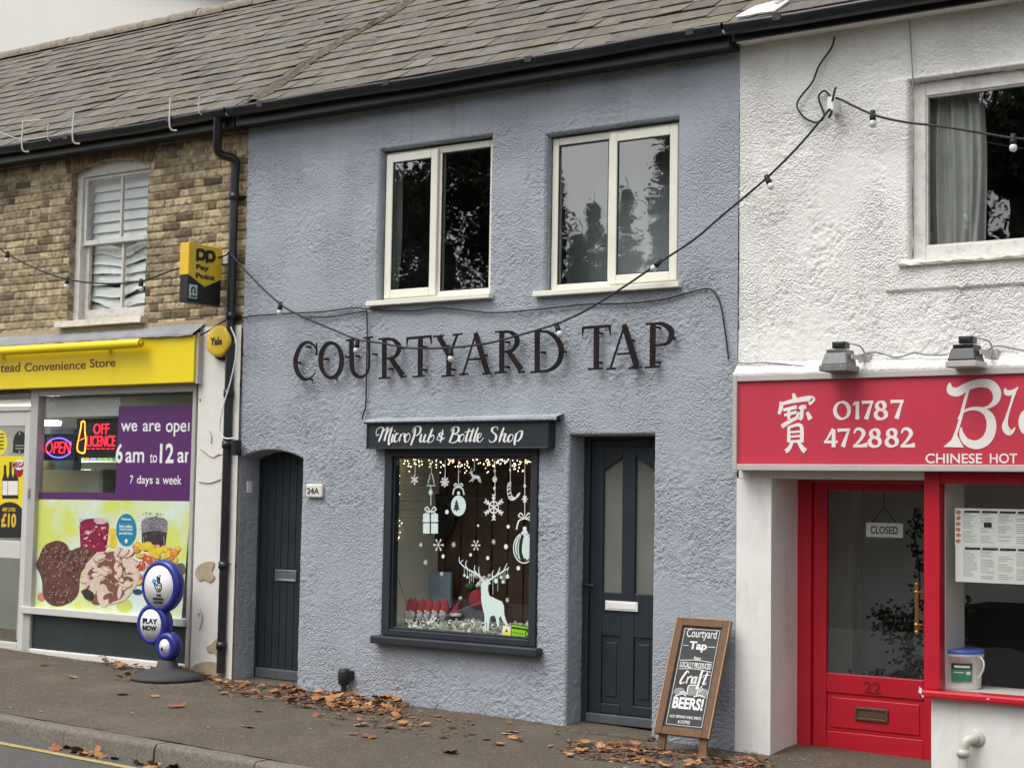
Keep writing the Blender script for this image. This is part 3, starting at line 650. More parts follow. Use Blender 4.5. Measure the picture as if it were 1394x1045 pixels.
# fascia with lead-dressed ledge over it
YFA = -.10
fx0, fx1, fz0, fz1 = R(500, 575, 746, 610, YFA)
b = MB(); b.mat(K['anth2']).box(fx0, fx1, YFA, .02, fz0, fz1); b.frame(fx0 - .004, fx1 + .004, fz0 - .004, fz1 + .004, YFA - .007, YFA + .02, .012)
fs_ = b.build('shop_sign', None, loc=((fx0 + fx1) / 2, 0, fz0), bevel=.003, label='dark grey board lettered Micro Pub & Bottle Shop above the pub window', cat='sign')
plf = wallpl(YFA); zf = zoomer(plf, 490, 560, 5.163)
b = MB()
def pen(b, pl, zf, strokes, wt, wk, h0, h1, n=7):
    """script lettering: broad on the down strokes, fine on the up strokes"""
    for st in strokes:
        c = catmull([zf(*p) for p in st], False, n); L = len(c); pts = []
        for i in range(L):
            a, d = c[max(i - 1, 0)], c[min(i + 1, L - 1)]; l = math.hypot(d[0] - a[0], d[1] - a[1]) or 1e-9
            dn = max(0, -(d[1] - a[1]) / l); e = min(1, (i + .6) / 3, (L - i - .4) / 3); pts.append((c[i][0], c[i][1], (wt + wk * dn ** 1.5) * (.45 + .55 * e)))
        b.ribbon(pl, pts, h0, h1, sm=False)
SCRIPT = [[(138, 160), (118, 168), (117, 135), (140, 112), (165, 118), (152, 165), (132, 212)], [(134, 210), (160, 150), (192, 112), (196, 120), (180, 175), (172, 208)], [(174, 206), (195, 150), (222, 112), (224, 122), (205, 190), (204, 232), (216, 222), (232, 190)],
          [(236, 158), (226, 195), (228, 214), (244, 198)], [(247, 132), (246, 140)], [(272, 160), (262, 152), (246, 180), (246, 212), (266, 206), (282, 172)], [(288, 158), (278, 212)], [(281, 190), (300, 156), (318, 160), (306, 178)],
          [(338, 156), (318, 180), (320, 214), (340, 206), (354, 178), (346, 154), (336, 158)], [(392, 118), (382, 170), (358, 238)], [(372, 150), (380, 118), (410, 102), (428, 118), (420, 152), (392, 172)], [(436, 158), (424, 200), (434, 214), (452, 190)], [(464, 158), (450, 204), (462, 214), (478, 196)],
          [(512, 118), (492, 170), (480, 212), (502, 214), (520, 188), (516, 164), (498, 178)], [(596, 182), (570, 200), (545, 196), (548, 178), (572, 170), (586, 160), (580, 148), (560, 156), (562, 176), (590, 188)], [(584, 128), (566, 216)],
          [(662, 118), (650, 165), (630, 216)], [(640, 140), (655, 112), (690, 110), (692, 140), (658, 160)], [(658, 160), (694, 165), (690, 200), (655, 220), (626, 208)], [(722, 158), (702, 180), (702, 212), (724, 204), (734, 172), (722, 156)], [(770, 118), (748, 185), (746, 212), (762, 196)], [(800, 118), (778, 185), (774, 212), (790, 198)], [(735, 146), (772, 138), (808, 134)],
          [(832, 112), (808, 180), (804, 212), (822, 200)], [(832, 188), (852, 172), (852, 154), (834, 160), (826, 200), (844, 214), (872, 184)], [(968, 130), (966, 110), (938, 112), (930, 138), (958, 168), (950, 204), (920, 216), (910, 198)], [(1014, 112), (994, 165), (980, 214)], [(985, 196), (1010, 158), (1024, 160), (1012, 200), (1022, 214), (1040, 190)],
          [(1064, 158), (1044, 182), (1046, 212), (1066, 204), (1078, 176), (1068, 156)], [(1102, 150), (1090, 200), (1088, 236)], [(1094, 180), (1118, 140), (1140, 140), (1134, 178), (1112, 206), (1096, 204)]]
pen(b, plf, zf, SCRIPT, .0055, .013, -.001, .002)
b.build('lettering', K['white'], fs_)
V, F = [], []; n = 60
for i in range(n + 1):
    x = fx0 - .035 + (fx1 - fx0 + .11) * i / n; e = random.uniform(-.008, .004); dz = .012 * i / n
    for (y, z) in ((.01, .052), (-.06, .036), (-.108 + e, .020), (-.112 + e, .002 + random.uniform(-.006, .004)), (-.10, .008), (.01, .012)): V.append((x, y, fz1 + z + dz))
for i in range(n):
    for j in range(6): F.append((i * 6 + j, (i + 1) * 6 + j, (i + 1) * 6 + (j + 1) % 6, i * 6 + (j + 1) % 6))
npmesh('ledge', V, F, K['blue'], pub, smooth=False)
b = MB(); b.box(fx0 - .02, fx1 + .04, -.125, .0, fz1 + .002, fz1 + .013); b.build('drip_board', K['anth2'], pub)

# pub: right-hand door
YD = .23; dx0, dx1 = DR['l'] - .03, DR['r'] + .03; dzb = P(838, 985, YD).z; dzt = DR['t'] - .0
DPL = wallpl(YD)
fr = MB(); fr.box(dx0, dx0 + .05 + .03, YD - .02, YD + .09, dzb, dzt + .05); fr.box(dx1 - .04, dx1, YD - .02, YD + .09, dzb, dzt + .05); fr.box(dx0 + .08, dx1 - .04, YD - .02, YD + .09, dzt - .02, dzt + .05)
door = fr.build('door', K['anth'], pub, bevel=.004)
a0, a1 = dx0 + .083, dx1 - .043; zt = dzt - .023; zb = dzb + .07
zg0 = P(838, 806, YD).z; zg1 = P(838, 640, YD).z; zpk = P(838, 622, YD).z; st = .105; mid = (a0 + a1) / 2; mu = .055
lf = MB(); lf.box(a0, a0 + st, YD, YD + .05, zb, zt); lf.box(a1 - st, a1, YD, YD + .05, zb, zt); lf.box(mid - mu, mid + mu, YD, YD + .05, zb, zt - .05)
lf.box(a0 + st, a1 - st, YD + .001, YD + .049, zt - .05, zt)
for (u0, u1, up) in ((a0 + st, mid - mu, 1), (mid + mu, a1 - st, 0)):
    za, zc = (zg1, zpk) if up else (zpk, zg1)
    lf.poly(DPL, [(u0, za), (u1, zc), (u1, zt - .05), (u0, zt - .05)], -.048, -.001)
    zl = P(838, 858, YD).z; lf.box(u0, u1, YD + .001, YD + .049, zl - .04, zg0)
    zp = P(838, 958, YD).z; lf.box(u0, u1, YD + .012, YD + .045, zp, zl - .04); lf.box(u0 + .035, u1 - .035, YD + .004, YD + .03, zp + .05, zl - .085)
lf.box(a0 + st, mid - mu, YD + .001, YD + .049, zb, zp); lf.box(mid - mu, a1 - st, YD + .001, YD + .049, zb, zp)
lf.build('door_leaf', K['anth2'], door, bevel=.006)
for (u0, u1, up) in ((a0 + st, mid - mu, 1), (mid + mu, a1 - st, 0)):
    za, zc = (zg1, zpk) if up else (zpk, zg1); g = MB(); g.poly(DPL, [(u0 - .005, zg0 - .005), (u1 + .005, zg0 - .005), (u1 + .005, zc + .005), (u0 - .005, za + .005)], -.035, -.025); g.build('glass_panel', K['glassf'], door)
s = MB(); s.box(dx0 + .08, dx1 - .04, YD - .035, YD + .1, dzb - .0, dzb + .066); s.build('threshold', K['weather'], door, bevel=.006)
l0, l1, lz0, lz1 = R(824, 818, 868, 831, YD - .012); s = MB(); s.box(l0, l1, YD - .014, YD, lz0, lz1); s.box(l0 + .012, l1 - .012, YD - .018, YD - .013, lz0 + .012, lz1 - .010); s.build('letter_flap', K['plate'], door, bevel=.004)
hx, hz = P(798, 795, YD).x, P(798, 795, YD).z; s = MB(); s.box(hx - .022, hx + .022, YD - .012, YD, hz - .14, hz + .05); s.tube([(hx, YD - .01, hz), (hx, YD - .05, hz), (hx + .03, YD - .055, hz), (hx + .10, YD - .05, hz - .004)], .009, 8); s.build('handle', K['black'], door)
b = MB(); b.box(dx0, dx1, YD + .055, YD + .9, dzb - .05, dzb - .01); b.build('door_step', K['peel'], pub)
b = MB(); b.box(DR['l'] - .03, DR['r'] + .04, -.10, YD - .03, -.3, dzb - .02); b.build('door_step', K['pave'], pub, bevel=.012)

# pub: left-hand plank door
YD2 = .25; lx0, lx1 = DL['l'] - .02, DL['r'] + .02; lzb = P(374, 924, YD2).z; c = (DL['l'] + DL['r']) / 2; hw = (DL['r'] - DL['l']) / 2
fr = MB(); top = lambda x: DL['t'] + DL['rise'] * max(0, 1 - ((x - c) / hw) ** 2)
fr.box(lx0, lx0 + .06, YD2 - .01, YD2 + .08, lzb, DL['t']); fr.box(lx1 - .05, lx1, YD2 - .01, YD2 + .08, lzb, DL['t'])
d2 = fr.build('door', K['anth'], pub, bevel=.004)
lf = MB(); nb = 8; xa = lx0 + .062; wd = (lx1 - .052 - xa) / nb; pl2 = wallpl(YD2)
for i in range(nb):
    u0, u1 = xa + i * wd + .0025, xa + (i + 1) * wd - .0025; lf.poly(pl2, [(u0, lzb + .09), (u1, lzb + .09), (u1, top(u1) + .03), (u0, top(u0) + .03)], -.04, 0)
lf.mat(K['gap']).box(xa, lx1 - .05, YD2 + .042, YD2 + .05, lzb + .09, DL['t'] + .1); lf.mats[0] = K['anth2'] if False else lf.mats[0]
lf2 = MB(); lf2.mat(K['anth2']); lf2.v, lf2.f = lf.v, lf.f; lf2.mats = [K['anth2'], K['gap']]; lf2.m = [0] * (len(lf.f) - 6) + [1] * 6
lf2.build('door_leaf', None, d2, bevel=.004)
s = MB(); s.box(lx0 + .06, lx1 - .05, YD2 - .02, YD2 + .03, lzb, lzb + .088); s.build('weather_board', K['weather'], d2, bevel=.01)
l0, l1, lz0, lz1 = R(374, 775.5, 403, 791, YD2 - .012); s = MB(); s.frame(l0, l1, lz0, lz1, YD2 - .012, YD2, .016); s.box(l0 + .016, l1 - .016, YD2 - .006, YD2, lz0 + .016, lz1 - .016); s.build('letter_flap', K['chrome'], d2, bevel=.003)
p = P(346, 663, .12); s = MB(); s.box(DL['l'] + .004, DL['l'] + .03, p.y - .03, p.y + .03, p.z - .05, p.z + .05); s.build('doorbell', K['white'], pub, bevel=.006)
b = MB(); b.box(DL['l'] - .02, DL['r'] + .03, -.02, YD2 + .1, -.3, lzb - .002); b.build('door_step', K['pave'], pub, bevel=.012)
# number plate
n0, n1, nz0, nz1 = R(418, 658.5, 440, 677, -.012)
b = MB(); b.box(n0, n1, -.028, -.002, nz0, nz1); npl = b.build('number_plaque', K['white_old'], loc=((n0 + n1) / 2, 0, nz0), bevel=.012, label='small white plaque numbered 24A beside the plank door', cat='number plaque')
b = MB(); b.text(wallpl(-.028), '24A', (n0 + .015, nz0 + .03, n1 - .03, nz1 - .03), -.001, .0025, .02); b.build('number', K['brassd'], npl)
# little black vent pipe at the foot of the wall
p = P(468, 935, -.06); b = MB(); b.tube([(p.x, -.06, p.z - .06), (p.x, -.06, p.z + .02)], .022, 12, sm=False); b.lathe((p.x, -.06, p.z + .015), [(.03, 0), (.045, .02), (.05, .10), (.042, .13), (0, .135)], 14)
b.box(p.x - .03, p.x + .06, -.06, .005, p.z + .06, p.z + .13); b.build('drain_pipe', K['blackm'], loc=(p.x, 0, p.z), label='stubby black waste pipe at the foot of the blue wall', cat='pipe')

# ------------------------------------------------------------------ COURTYARD TAP: single steel letters on pegs
YL = -.058; plL = wallpl(YL)
zA = zoomer(plL, 350, 400, 3.983); zB = zoomer(plL, 700, 400, 3.983)
T, H_ = .062, .020
LET = [('C', zA, [[(320, 300, .012), (305, 275, .024), (270, 262, .034), (235, 288, .052), (212, 340, .062), (209, 385, .064), (224, 432, .056), (256, 462, .038), (288, 456, .022), (318, 425, .010)], [(323, 262, .014), (322, 332, .026)]], [(265, 285), (212, 370), (275, 462)]),
       ('O', zA, 'ell', [(362, 352), (478, 340), (405, 455)]),
       ('U', zA, [[(512, 250, T), (514, 385, T), (528, 432, .05), (562, 450, .036), (594, 432, .03), (607, 385, .028), (607, 238, .028)], [(483, 252, H_), (540, 246, H_)], [(580, 240, H_), (629, 234, H_)]], [(532, 336), (625, 325)]),
       ('R', zA, [[(690, 243, T), (690, 455, T)], [(692, 249, .02), (735, 248, .034), (768, 278, .056), (766, 312, .056), (742, 344, .034), (695, 350, .018)], [(722, 345, .05), (790, 442, .066)], [(658, 246, H_), (720, 241, H_)], [(660, 458, H_), (722, 454, H_)], [(778, 450, H_), (812, 446, H_)]], [(712, 405), (768, 290)]),
       ('T', zA, [[(886, 234, T), (884, 442, T)], [(810, 242, .028), (946, 230, .028)], [(815, 240, .03), (812, 288, .008)], [(941, 230, .03), (946, 272, .008)], [(842, 449, H_), (910, 444, H_)]], [(895, 285), (895, 410)]),
       ('Y', zA, [[(985, 228, T), (1040, 330, T)], [(1086, 222, .026), (1046, 325, .034)], [(1041, 322, T), (1039, 440, T)], [(953, 232, H_), (1014, 227, H_)], [(1060, 223, H_), (1115, 217, H_)], [(1000, 446, H_), (1070, 442, H_)]], [(1050, 408), (1020, 280)]),
       ('A', zA, [[(1184, 222, .02), (1118, 434, .024)], [(1184, 210, .045), (1194, 245, T), (1250, 430, T)], [(1150, 356, .02), (1216, 352, .02)], [(1096, 437, H_), (1146, 434, H_)], [(1222, 433, H_), (1272, 430, H_)]], [(1180, 350), (1222, 330)]),
       ('R', zA, [[(1327, 204, T), (1327, 424, T)], [(1330, 210, .02), (1372, 207, .034), (1408, 238, .056), (1406, 274, .056), (1382, 306, .034), (1335, 314, .018)], [(1362, 310, .05), (1432, 410, .066)], [(1290, 207, H_), (1356, 202, H_)], [(1286, 428, H_), (1356, 424, H_)], [(1416, 425, H_), (1453, 422, H_)]], [(1345, 260), (1345, 395)]),
       ('D', zB, [[(125, 200, T), (125, 420, T)], [(125, 205, .02), (182, 207, .032), (236, 248, .054), (256, 312, .064), (236, 378, .054), (182, 416, .032), (125, 417, .02)], [(94, 203, H_), (150, 198, H_)], [(88, 425, H_), (150, 421, H_)]], [(145, 315), (258, 310)]),
       ('T', zB, [[(447, 176, T), (445, 402, T)], [(370, 184, .028), (522, 174, .028)], [(375, 182, .03), (370, 230, .008)], [(517, 174, .03), (522, 222, .008)], [(400, 408, H_), (482, 404, H_)]], [(455, 210), (455, 370)]),
       ('A', zB, [[(596, 178, .02), (522, 402, .024)], [(596, 166, .045), (606, 200, T), (666, 396, T)], [(558, 326, .02), (630, 322, .02)], [(500, 408, H_), (552, 404, H_)], [(622, 403, H_), (690, 399, H_)]], [(628, 250), (640, 395)]),
       ('P', zB, [[(752, 160, T), (750, 392, T)], [(755, 164, .02), (800, 162, .034), (846, 190, .056), (852, 228, .056), (828, 268, .036), (768, 280, .016)], [(712, 164, H_), (775, 159, H_)], [(708, 399, H_), (790, 394, H_)]], [(770, 180), (770, 370), (850, 240)])]
LLAB = ['rusty steel letter C, first of COURTYARD', 'rusty steel letter O in COURTYARD on the blue wall', 'rusty steel letter U in COURTYARD, a white bulb hanging before it', 'rusty steel letter R between the U and T of COURTYARD', 'rusty steel letter T in COURTYARD, between R and Y',
        'rusty steel letter Y in COURTYARD on the blue wall', 'rusty steel letter A in COURTYARD, between Y and R', 'rusty steel letter R between the A and D of COURTYARD', 'rusty steel letter D, last of COURTYARD', 'rusty steel letter T, first of TAP', 'rusty steel letter A, middle of TAP', 'rusty steel letter P, last of TAP']
for (ch, zz, st, pegs), lab in zip(LET, LLAB):
    b = MB()
    if st == 'ell':
        pts = []
        for i in range(28):
            t = 2 * math.pi * i / 28; u = zz(402 + 57 * math.cos(t), 360 - 94 * math.sin(t)); pts.append((*u, .026 + .025 * abs(math.cos(t + .25)) ** 1.3))
        b.ribbon(plL, pts, -.002, .002, closed=True, n=2)
    else:
        for r_ in st: b.ribbon(plL, [(*zz(p[0], p[1]), p[2] * .76) for p in r_], -.002, .002)
    v = b.v; lx = sum(q[0] for q in v) / len(v); o = b.build('sign_letter', K['steel'], loc=(lx, YL, min(q[2] for q in v)), label=lab, cat='sign letter', group='steel letters on the blue wall')
    for pg in pegs:
        u = zz(*pg); s = MB(); s.tube([(u[0], YL + .003, u[1]), (u[0], .012, u[1])], .008, 8, sm=False); s.build('peg', K['steel'], o)
#@@PART2
# ------------------------------------------------------------------ pub window display
def vin(name, label, cat='window sticker'):
    return name, label, cat
yv = YG - .0012; plv = wallpl(yv); zv = zoomer(plv, 520, 610, 3.868)
SG = 'white Christmas stickers on the pub window'
def sticker(name, b, label, m=None, cat='window sticker', grp=SG):
    v = b.v; return b.build(name, m or K['white'], loc=(sum(q[0] for q in v) / len(v), yv, min(q[2] for q in v)), label=label, cat=cat, group=grp)
def zr_(pts): return [(*zv(p[0], p[1]), p[2]) for p in pts]
def flake(b, cx, cy, rx, arms=6, w_=.006, tips=True, rot=0.0, ring=0):
    for i in range(arms):
        a = rot + math.pi * 2 * i / arms; ca, sa = math.cos(a), math.sin(a); ry = rx * 1.28
        b.ribbon(plv, zr_([(cx, cy, w_), (cx + rx * ca, cy + ry * sa, w_)]), -.0005, .0008, sm=False)
        if tips:
            for f_ in (.55, .8):
                for da in (.6, -.6):
                    q = (cx + rx * f_ * ca, cy + ry * f_ * sa); b.ribbon(plv, zr_([(*q, w_ * .8), (q[0] + rx * .3 * math.cos(a + da), q[1] + ry * .3 * math.sin(a + da), w_ * .8)]), -.0005, .0008, sm=False)
    if ring:
        b.ribbon(plv, [(*zv(cx + ring * math.cos(t), cy + ring * 1.28 * math.sin(t)), w_) for t in np.linspace(0, 2 * math.pi, 12, False)], -.0005, .0008, closed=True)
def el(b, cx, cy, rx, ry, h=.0008):
    b.k += 1; b.poly(plv, [zv(cx + rx * math.cos(t), cy + ry * math.sin(t)) for t in np.linspace(0, 2 * math.pi, 26, False)], -.0005, h + .0002 * (b.k % 5))
def cord(b, x, y0, y1, w_=.006): b.ribbon(plv, zr_([(x, y0, w_), (x, y1, w_)]), -.0005, .0007, sm=False)
def bow(b, cx, cy, s):
    for sg in (-1, 1):
        b.ribbon(plv, zr_([(cx, cy, .006), (cx + sg * s * .5, cy - s * .75, .010), (cx + sg * s * .85, cy - s * .35, .010), (cx, cy, .006)]), -.0005, .0008)
        b.ribbon(plv, zr_([(cx, cy, .006), (cx + sg * s * .8, cy + s * .3, .012), (cx + sg * s * 1.15, cy + s * 1.5, .012)]), -.0005, .0008)
b = MB(); cord(b, 175, 58, 145); flake(b, 172, 165, 20, w_=.013, tips=False, rot=.5); el(b, 172, 188, 4, 5); sticker('snowflake_sticker', b, 'small hanging snowflake sticker at the top left of the pub window')
b = MB(); cord(b, 260, 58, 125)
b.ribbon(plv, zr_([(260, 128, .008), (248, 152, .008), (254, 152, .008), (242, 175, .008), (248, 175, .008), (236, 196, .008), (281, 196, .008), (270, 175, .008), (276, 175, .008), (265, 152, .008), (271, 152, .008)]), -.0005, .0008, closed=True, sm=False)
cord(b, 258, 196, 300); flake(b, 257, 232, 12, w_=.010, tips=False)
bow(b, 256, 335, 34); 
for (a, c, d, e) in ((217, 345, 251, 388), (259, 345, 295, 388), (217, 394, 251, 448), (259, 394, 295, 448)):
    b.poly(plv, [zv(a, c), zv(d, c), zv(d, e), zv(a, e)], -.0005, .0009)
sticker('gift_sticker', b, 'white wrapped gift sticker hanging below a small tree outline', K['frost'])
b = MB(); cord(b, 333, 58, 150); flake(b, 331, 176, 22, arms=8, w_=.014, tips=False); el(b, 331, 176, 11, 14); sticker('snowflake_sticker', b, 'solid eight-pointed star flake sticker hanging in the pub window')
b = MB(); cord(b, 403, 58, 200); bow(b, 403, 205, 26); el(b, 403, 236, 8, 10)
b.mat(K['frost']); el(b, 403, 302, 39, 54); b.mat(K['needle'])
for (t_, w_, bt) in ((268, 9, 292), (282, 14, 308), (296, 18, 324)): b.poly(plv, [zv(393, t_), zv(393 + w_, bt), zv(393 - w_, bt)], .001, .0022 + t_ * 1e-6)
b.poly(plv, [zv(390, 323), zv(396, 323), zv(396, 331), zv(390, 331)], .001, .002)
b.mats = [K['white'] if q is None else q for q in b.mats]
b2 = MB(); b2.mats = [K['white'], K['frost'], K['needle']]; nfr = len(b.f)
b2.v, b2.f = b.v, b.f; b2.m = [2 if max(b.v[i][1] for i in f_) < yv - .0009 and False else 0 for f_ in b.f]
mm = list(b.m); n_el = 28
first = next(i for i in range(len(mm)) if i >= 0)
# everything before the bauble keeps index 0 (= frost); tree is needle
b2.m = [{0: 1, 1: 2}[q] for q in mm]
sticker('bauble_sticker', b2, 'round bauble sticker with a dark fir tree on it')
b = MB(); cord(b, 487, 58, 115)
b.ribbon(plv, zr_([(461, 130, .010), (470, 128, .016), (476, 142, .018), (490, 150, .026), (506, 152, .024), (516, 158, .014)]), -.0005, .0008)
for q in ([(480, 155, .010), (470, 168, .008), (460, 176, .006)], [(486, 158, .008), (476, 176, .006)], [(506, 158, .010), (512, 172, .008), (522, 180, .006)], [(512, 156, .008), (518, 165, .006), (522, 172, .005)], [(472, 128, .006), (468, 112, .005), (476, 104, .004)], [(472, 128, .006), (480, 118, .005), (486, 112, .004)]): b.ribbon(plv, zr_(q), -.0005, .0008)
sticker('reindeer_sticker', b, 'tiny leaping reindeer sticker hanging near the window top')
b = MB(); cord(b, 595, 58, 245); el(b, 594, 163, 12, 17); el(b, 594, 118, 6, 9); el(b, 592, 210, 6, 9); flake(b, 589, 310, 52, w_=.010, rot=math.pi / 6, ring=24)
sticker('snowflake_sticker', b, 'large six-armed snowflake sticker on a beaded cord')
b = MB(); cord(b, 676, 58, 180); el(b, 676, 118, 4, 8)
pts = [(672, 182, .008), (668, 215, .008), (676, 255, .008), (694, 266, .008), (712, 255, .008), (720, 240, .008)]
for off in (-1, 1):
    b.ribbon(plv, zr_([(p[0] + off * 8 * (1 if i < 3 else .6), p[1] + off * (0 if i < 2 else -7), .005) for i, p in enumerate(pts)]), -.0005, .0008)
for p in catmull(pts, False, 2): b.ribbon(plv, zr_([(p[0] - 8, p[1] + 5, .011), (p[0] + 8, p[1] - 5, .011)]), -.0005, .0009, sm=False)
sticker('candy_cane_sticker', b, 'striped candy cane sticker hanging in the pub window')
b = MB(); b.mats = [K['white'], K['frost'], K['gap']]; b.cur = 0; cord(b, 752, 58, 360); flake(b, 752, 267, 15, w_=.010, tips=False); el(b, 752, 198, 7, 10)
bow(b, 752, 370, 38); el(b, 752, 424, 10, 13); el(b, 752, 440, 17, 6)
b.ribbon(plv, zr_([(748 + 55 * math.cos(t), 525 + 78 * math.sin(t), .009) for t in np.linspace(0, 2 * math.pi, 24, False)]), -.0005, .0008, closed=True)
b.cur = 1; el(b, 748, 522, 47, 70, .0012); b.cur = 2; b.ribbon(plv, zr_([(742, 456, .022), (732, 500, .026), (730, 545, .026), (742, 586, .03), (760, 582, .01)]), -.0005, .0028); b.ribbon(plv, zr_([(726, 470, .004), (712, 520, .006), (718, 570, .004)]), -.0005, .0028)
sticker('bauble_sticker', b, 'big bauble sticker with a dark curved stripe at the right of the window')
SMALL = [(205, 508, 9), (230, 600, 12), (315, 660, 9), (378, 507, 12), (495, 510, 22), (588, 492, 12), (298, 508, 26), (660, 798, 10)]
for i, (x, y, r_) in enumerate(SMALL):
    b = MB(); flake(b, x, y, r_, w_=.004, tips=r_ > 15)
    sticker('snowflake_sticker', b, ['faint tiny snowflake sticker nearest the left edge of the plank wall', 'small snowflake sticker low on the left of the glass', 'small snowflake sticker above the gnomes', 'small flake sticker between the gift and the deer', 'mid-sized snowflake sticker above the antlers', 'small flake sticker below the large snowflake', 'ball-shaped snow sticker below the gift', 'small snowflake sticker right of the deer'][i])
for i, (x, y, r_) in enumerate([(506, 406, 5), (467, 560, 7), (557, 577, 8), (665, 412, 8), (653, 517, 10), (718, 630, 9), (342, 335, 9), (322, 568, 8)]):
    b = MB(); el(b, x, y, r_, r_ * 1.3); sticker('snow_dot_sticker', b, 'small round snow dot sticker on the pub window glass', grp='snow dots on the pub window')
b = MB()
body = [(526, 706), (545, 694), (566, 700), (574, 712), (560, 716), (558, 745), (566, 775), (600, 792), (632, 806), (642, 830), (644, 870), (652, 900), (664, 930), (654, 934), (634, 904), (622, 880), (616, 900), (618, 936), (608, 936), (600, 895), (592, 878), (572, 884), (566, 910), (562, 958), (553, 958), (552, 915), (549, 915), (549, 958), (540, 958), (540, 880), (528, 830), (522, 790), (524, 740), (520, 722)]
b.poly(plv, [zv(*p) for p in body], -.0005, .0010)
for q in ([(536, 700, .016), (520, 680, .014), (490, 655, .012), (445, 632, .010), (410, 600, .008), (408, 572, .005)], [(505, 668, .010), (488, 640, .008), (490, 615, .005)], [(450, 634, .008), (440, 610, .007), (448, 590, .005)], [(425, 618, .008), (415, 600, .006), (428, 588, .005)], [(520, 680, .010), (510, 650, .007), (512, 622, .004)],
          [(556, 700, .016), (585, 680, .014), (625, 655, .012), (650, 640, .009), (668, 636, .005)], [(600, 672, .010), (618, 640, .008), (620, 625, .005)], [(640, 645, .008), (652, 620, .007), (660, 604, .005)], [(585, 680, .010), (580, 660, .007), (588, 640, .004)], [(655, 638, .007), (668, 625, .005)]):
    b.ribbon(plv, zr_(q), -.0005, .0009)
for (x, y0, y1) in ((434, 632, 662), (450, 640, 672), (462, 640, 710), (472, 644, 700), (482, 650, 705), (584, 680, 770), (610, 665, 750), (626, 655, 680), (638, 650, 700), (648, 648, 712), (661, 640, 668)):
    b.ribbon(plv, zr_([(x, y0, .003), (x, y1, .003)]), -.0005, .0007, sm=False)
for (x, y, r_) in ((434, 668, 6), (450, 677, 6), (600, 697, 10), (627, 678, 7), (637, 702, 7), (661, 674, 9)): el(b, x, y, r_, r_ * 1.3)
sticker('stag_sticker', b, 'large white stag sticker with decorated antlers', K['frost'])
b = MB(); b.mat(K['lime']).poly(plv, [zv(680, 920), zv(782, 938), zv(780, 1003), zv(680, 990)], -.0005, .0008); o = sticker('rating_sticker', b, 'bright green rating sticker at the bottom right of the window', K['lime'], grp=None, cat='sticker')
b = MB(); b.ribbon(plv, zr_([(682, 924, .006), (778, 940, .006), (777, 999, .006), (682, 986, .006)]), .0008, .0014, closed=True, sm=False)
b.ribbon(plv, zr_([(686, 942, .012), (772, 955, .012)]), .0008, .0016, sm=False)
for x in range(690, 750, 12): b.ribbon(plv, zr_([(x, 968 + (x - 690) * .15, .007), (x + 6, 969 + (x - 690) * .15, .007)]), .0008, .0016, sm=False)
b.ribbon(plv, zr_([(764 + 8 * math.cos(t), 975 + 12 * math.sin(t), .007) for t in np.linspace(0, 6.28, 12, False)]), .0008, .0017, closed=True); b.build('print', K['ink'], o)
b = MB(); b.mat(K['white']).poly(plv, [zv(636, 932), zv(677, 938), zv(676, 1003), zv(634, 1000)], -.0005, .0008); b.mat(K['ystick']).poly(plv, [zv(638, 968), zv(675, 972), zv(674, 1001), zv(636, 998)], .0004, .0014); b.poly(plv, [zv(657, 940), zv(674, 970), zv(640, 968)], .0004, .0018)
o = sticker('warning_sticker', b, 'small yellow and white warning sticker beside the green one', grp=None, cat='sticker')
b = MB(); b.poly(plv, [zv(657, 950), zv(664, 965), zv(650, 964)], .001, .0024); b.ribbon(plv, zr_([(644, 984, .008), (668, 987, .008)]), .0008, .002, sm=False); b.build('print', K['ink'], o)
# fairy lights behind the glass
fl = thing('fairy_lights', 'warm white fairy light net along the top and left edge inside the pub window', 'fairy lights', P(540, 640, .1))
pts = []
for i in range(135):
    x = random.uniform(62, 800); dense = .5 + .5 * math.sin(x * .045 + 1.0); y = 58 + abs(random.gauss(0, 1)) * (14 + 26 * dense); pts.append((x, y))
for i in range(90):
    y = random.uniform(60, 480); x = 62 + abs(random.gauss(8, 14)) + (8 if y > 380 else 0); pts.append((x, y))
for i in range(16): pts.append((796 + random.uniform(-10, 4), random.uniform(60, 380)))
zq = zoomer(wallpl(.10), 520, 610, 3.868)
def fpos(p, yy): d = wallpl(yy); q = zoomer(d, 520, 610, 3.868)(*p); return (q[0], yy, q[1])
wire = MB(); tp = sorted([p for p in pts[:150]])[::3]; wire.tube([fpos(p, .072) for p in tp], .0012, 4, sub=2); lp = sorted([p for p in pts[150:240]], key=lambda p: p[1])[::3]; wire.tube([fpos(p, .072) for p in lp], .0012, 4, sub=2)
wire.tube([fpos(p, .072) for p in ((95, 480), (62, 520), (70, 620), (110, 760), (140, 845))], .002, 5)
wire.build('wire', K['anth'], fl)
random.shuffle(pts); stuff = MB(); proto = None
for i, p in enumerate(pts):
    q = fpos(p, .068 + random.uniform(0, .01)); r_ = random.uniform(.0035, .006)
    if i < 90:
        b = MB(); b.ball(q, r_, 6); b.build('bulb', K['fairyr'] if random.random() < .06 and p[0] > 280 else K['fairy'], fl)
    else: stuff.ball(q, r_, 6)
stuff.build('bulbs', K['fairy'], fl, kind='stuff')
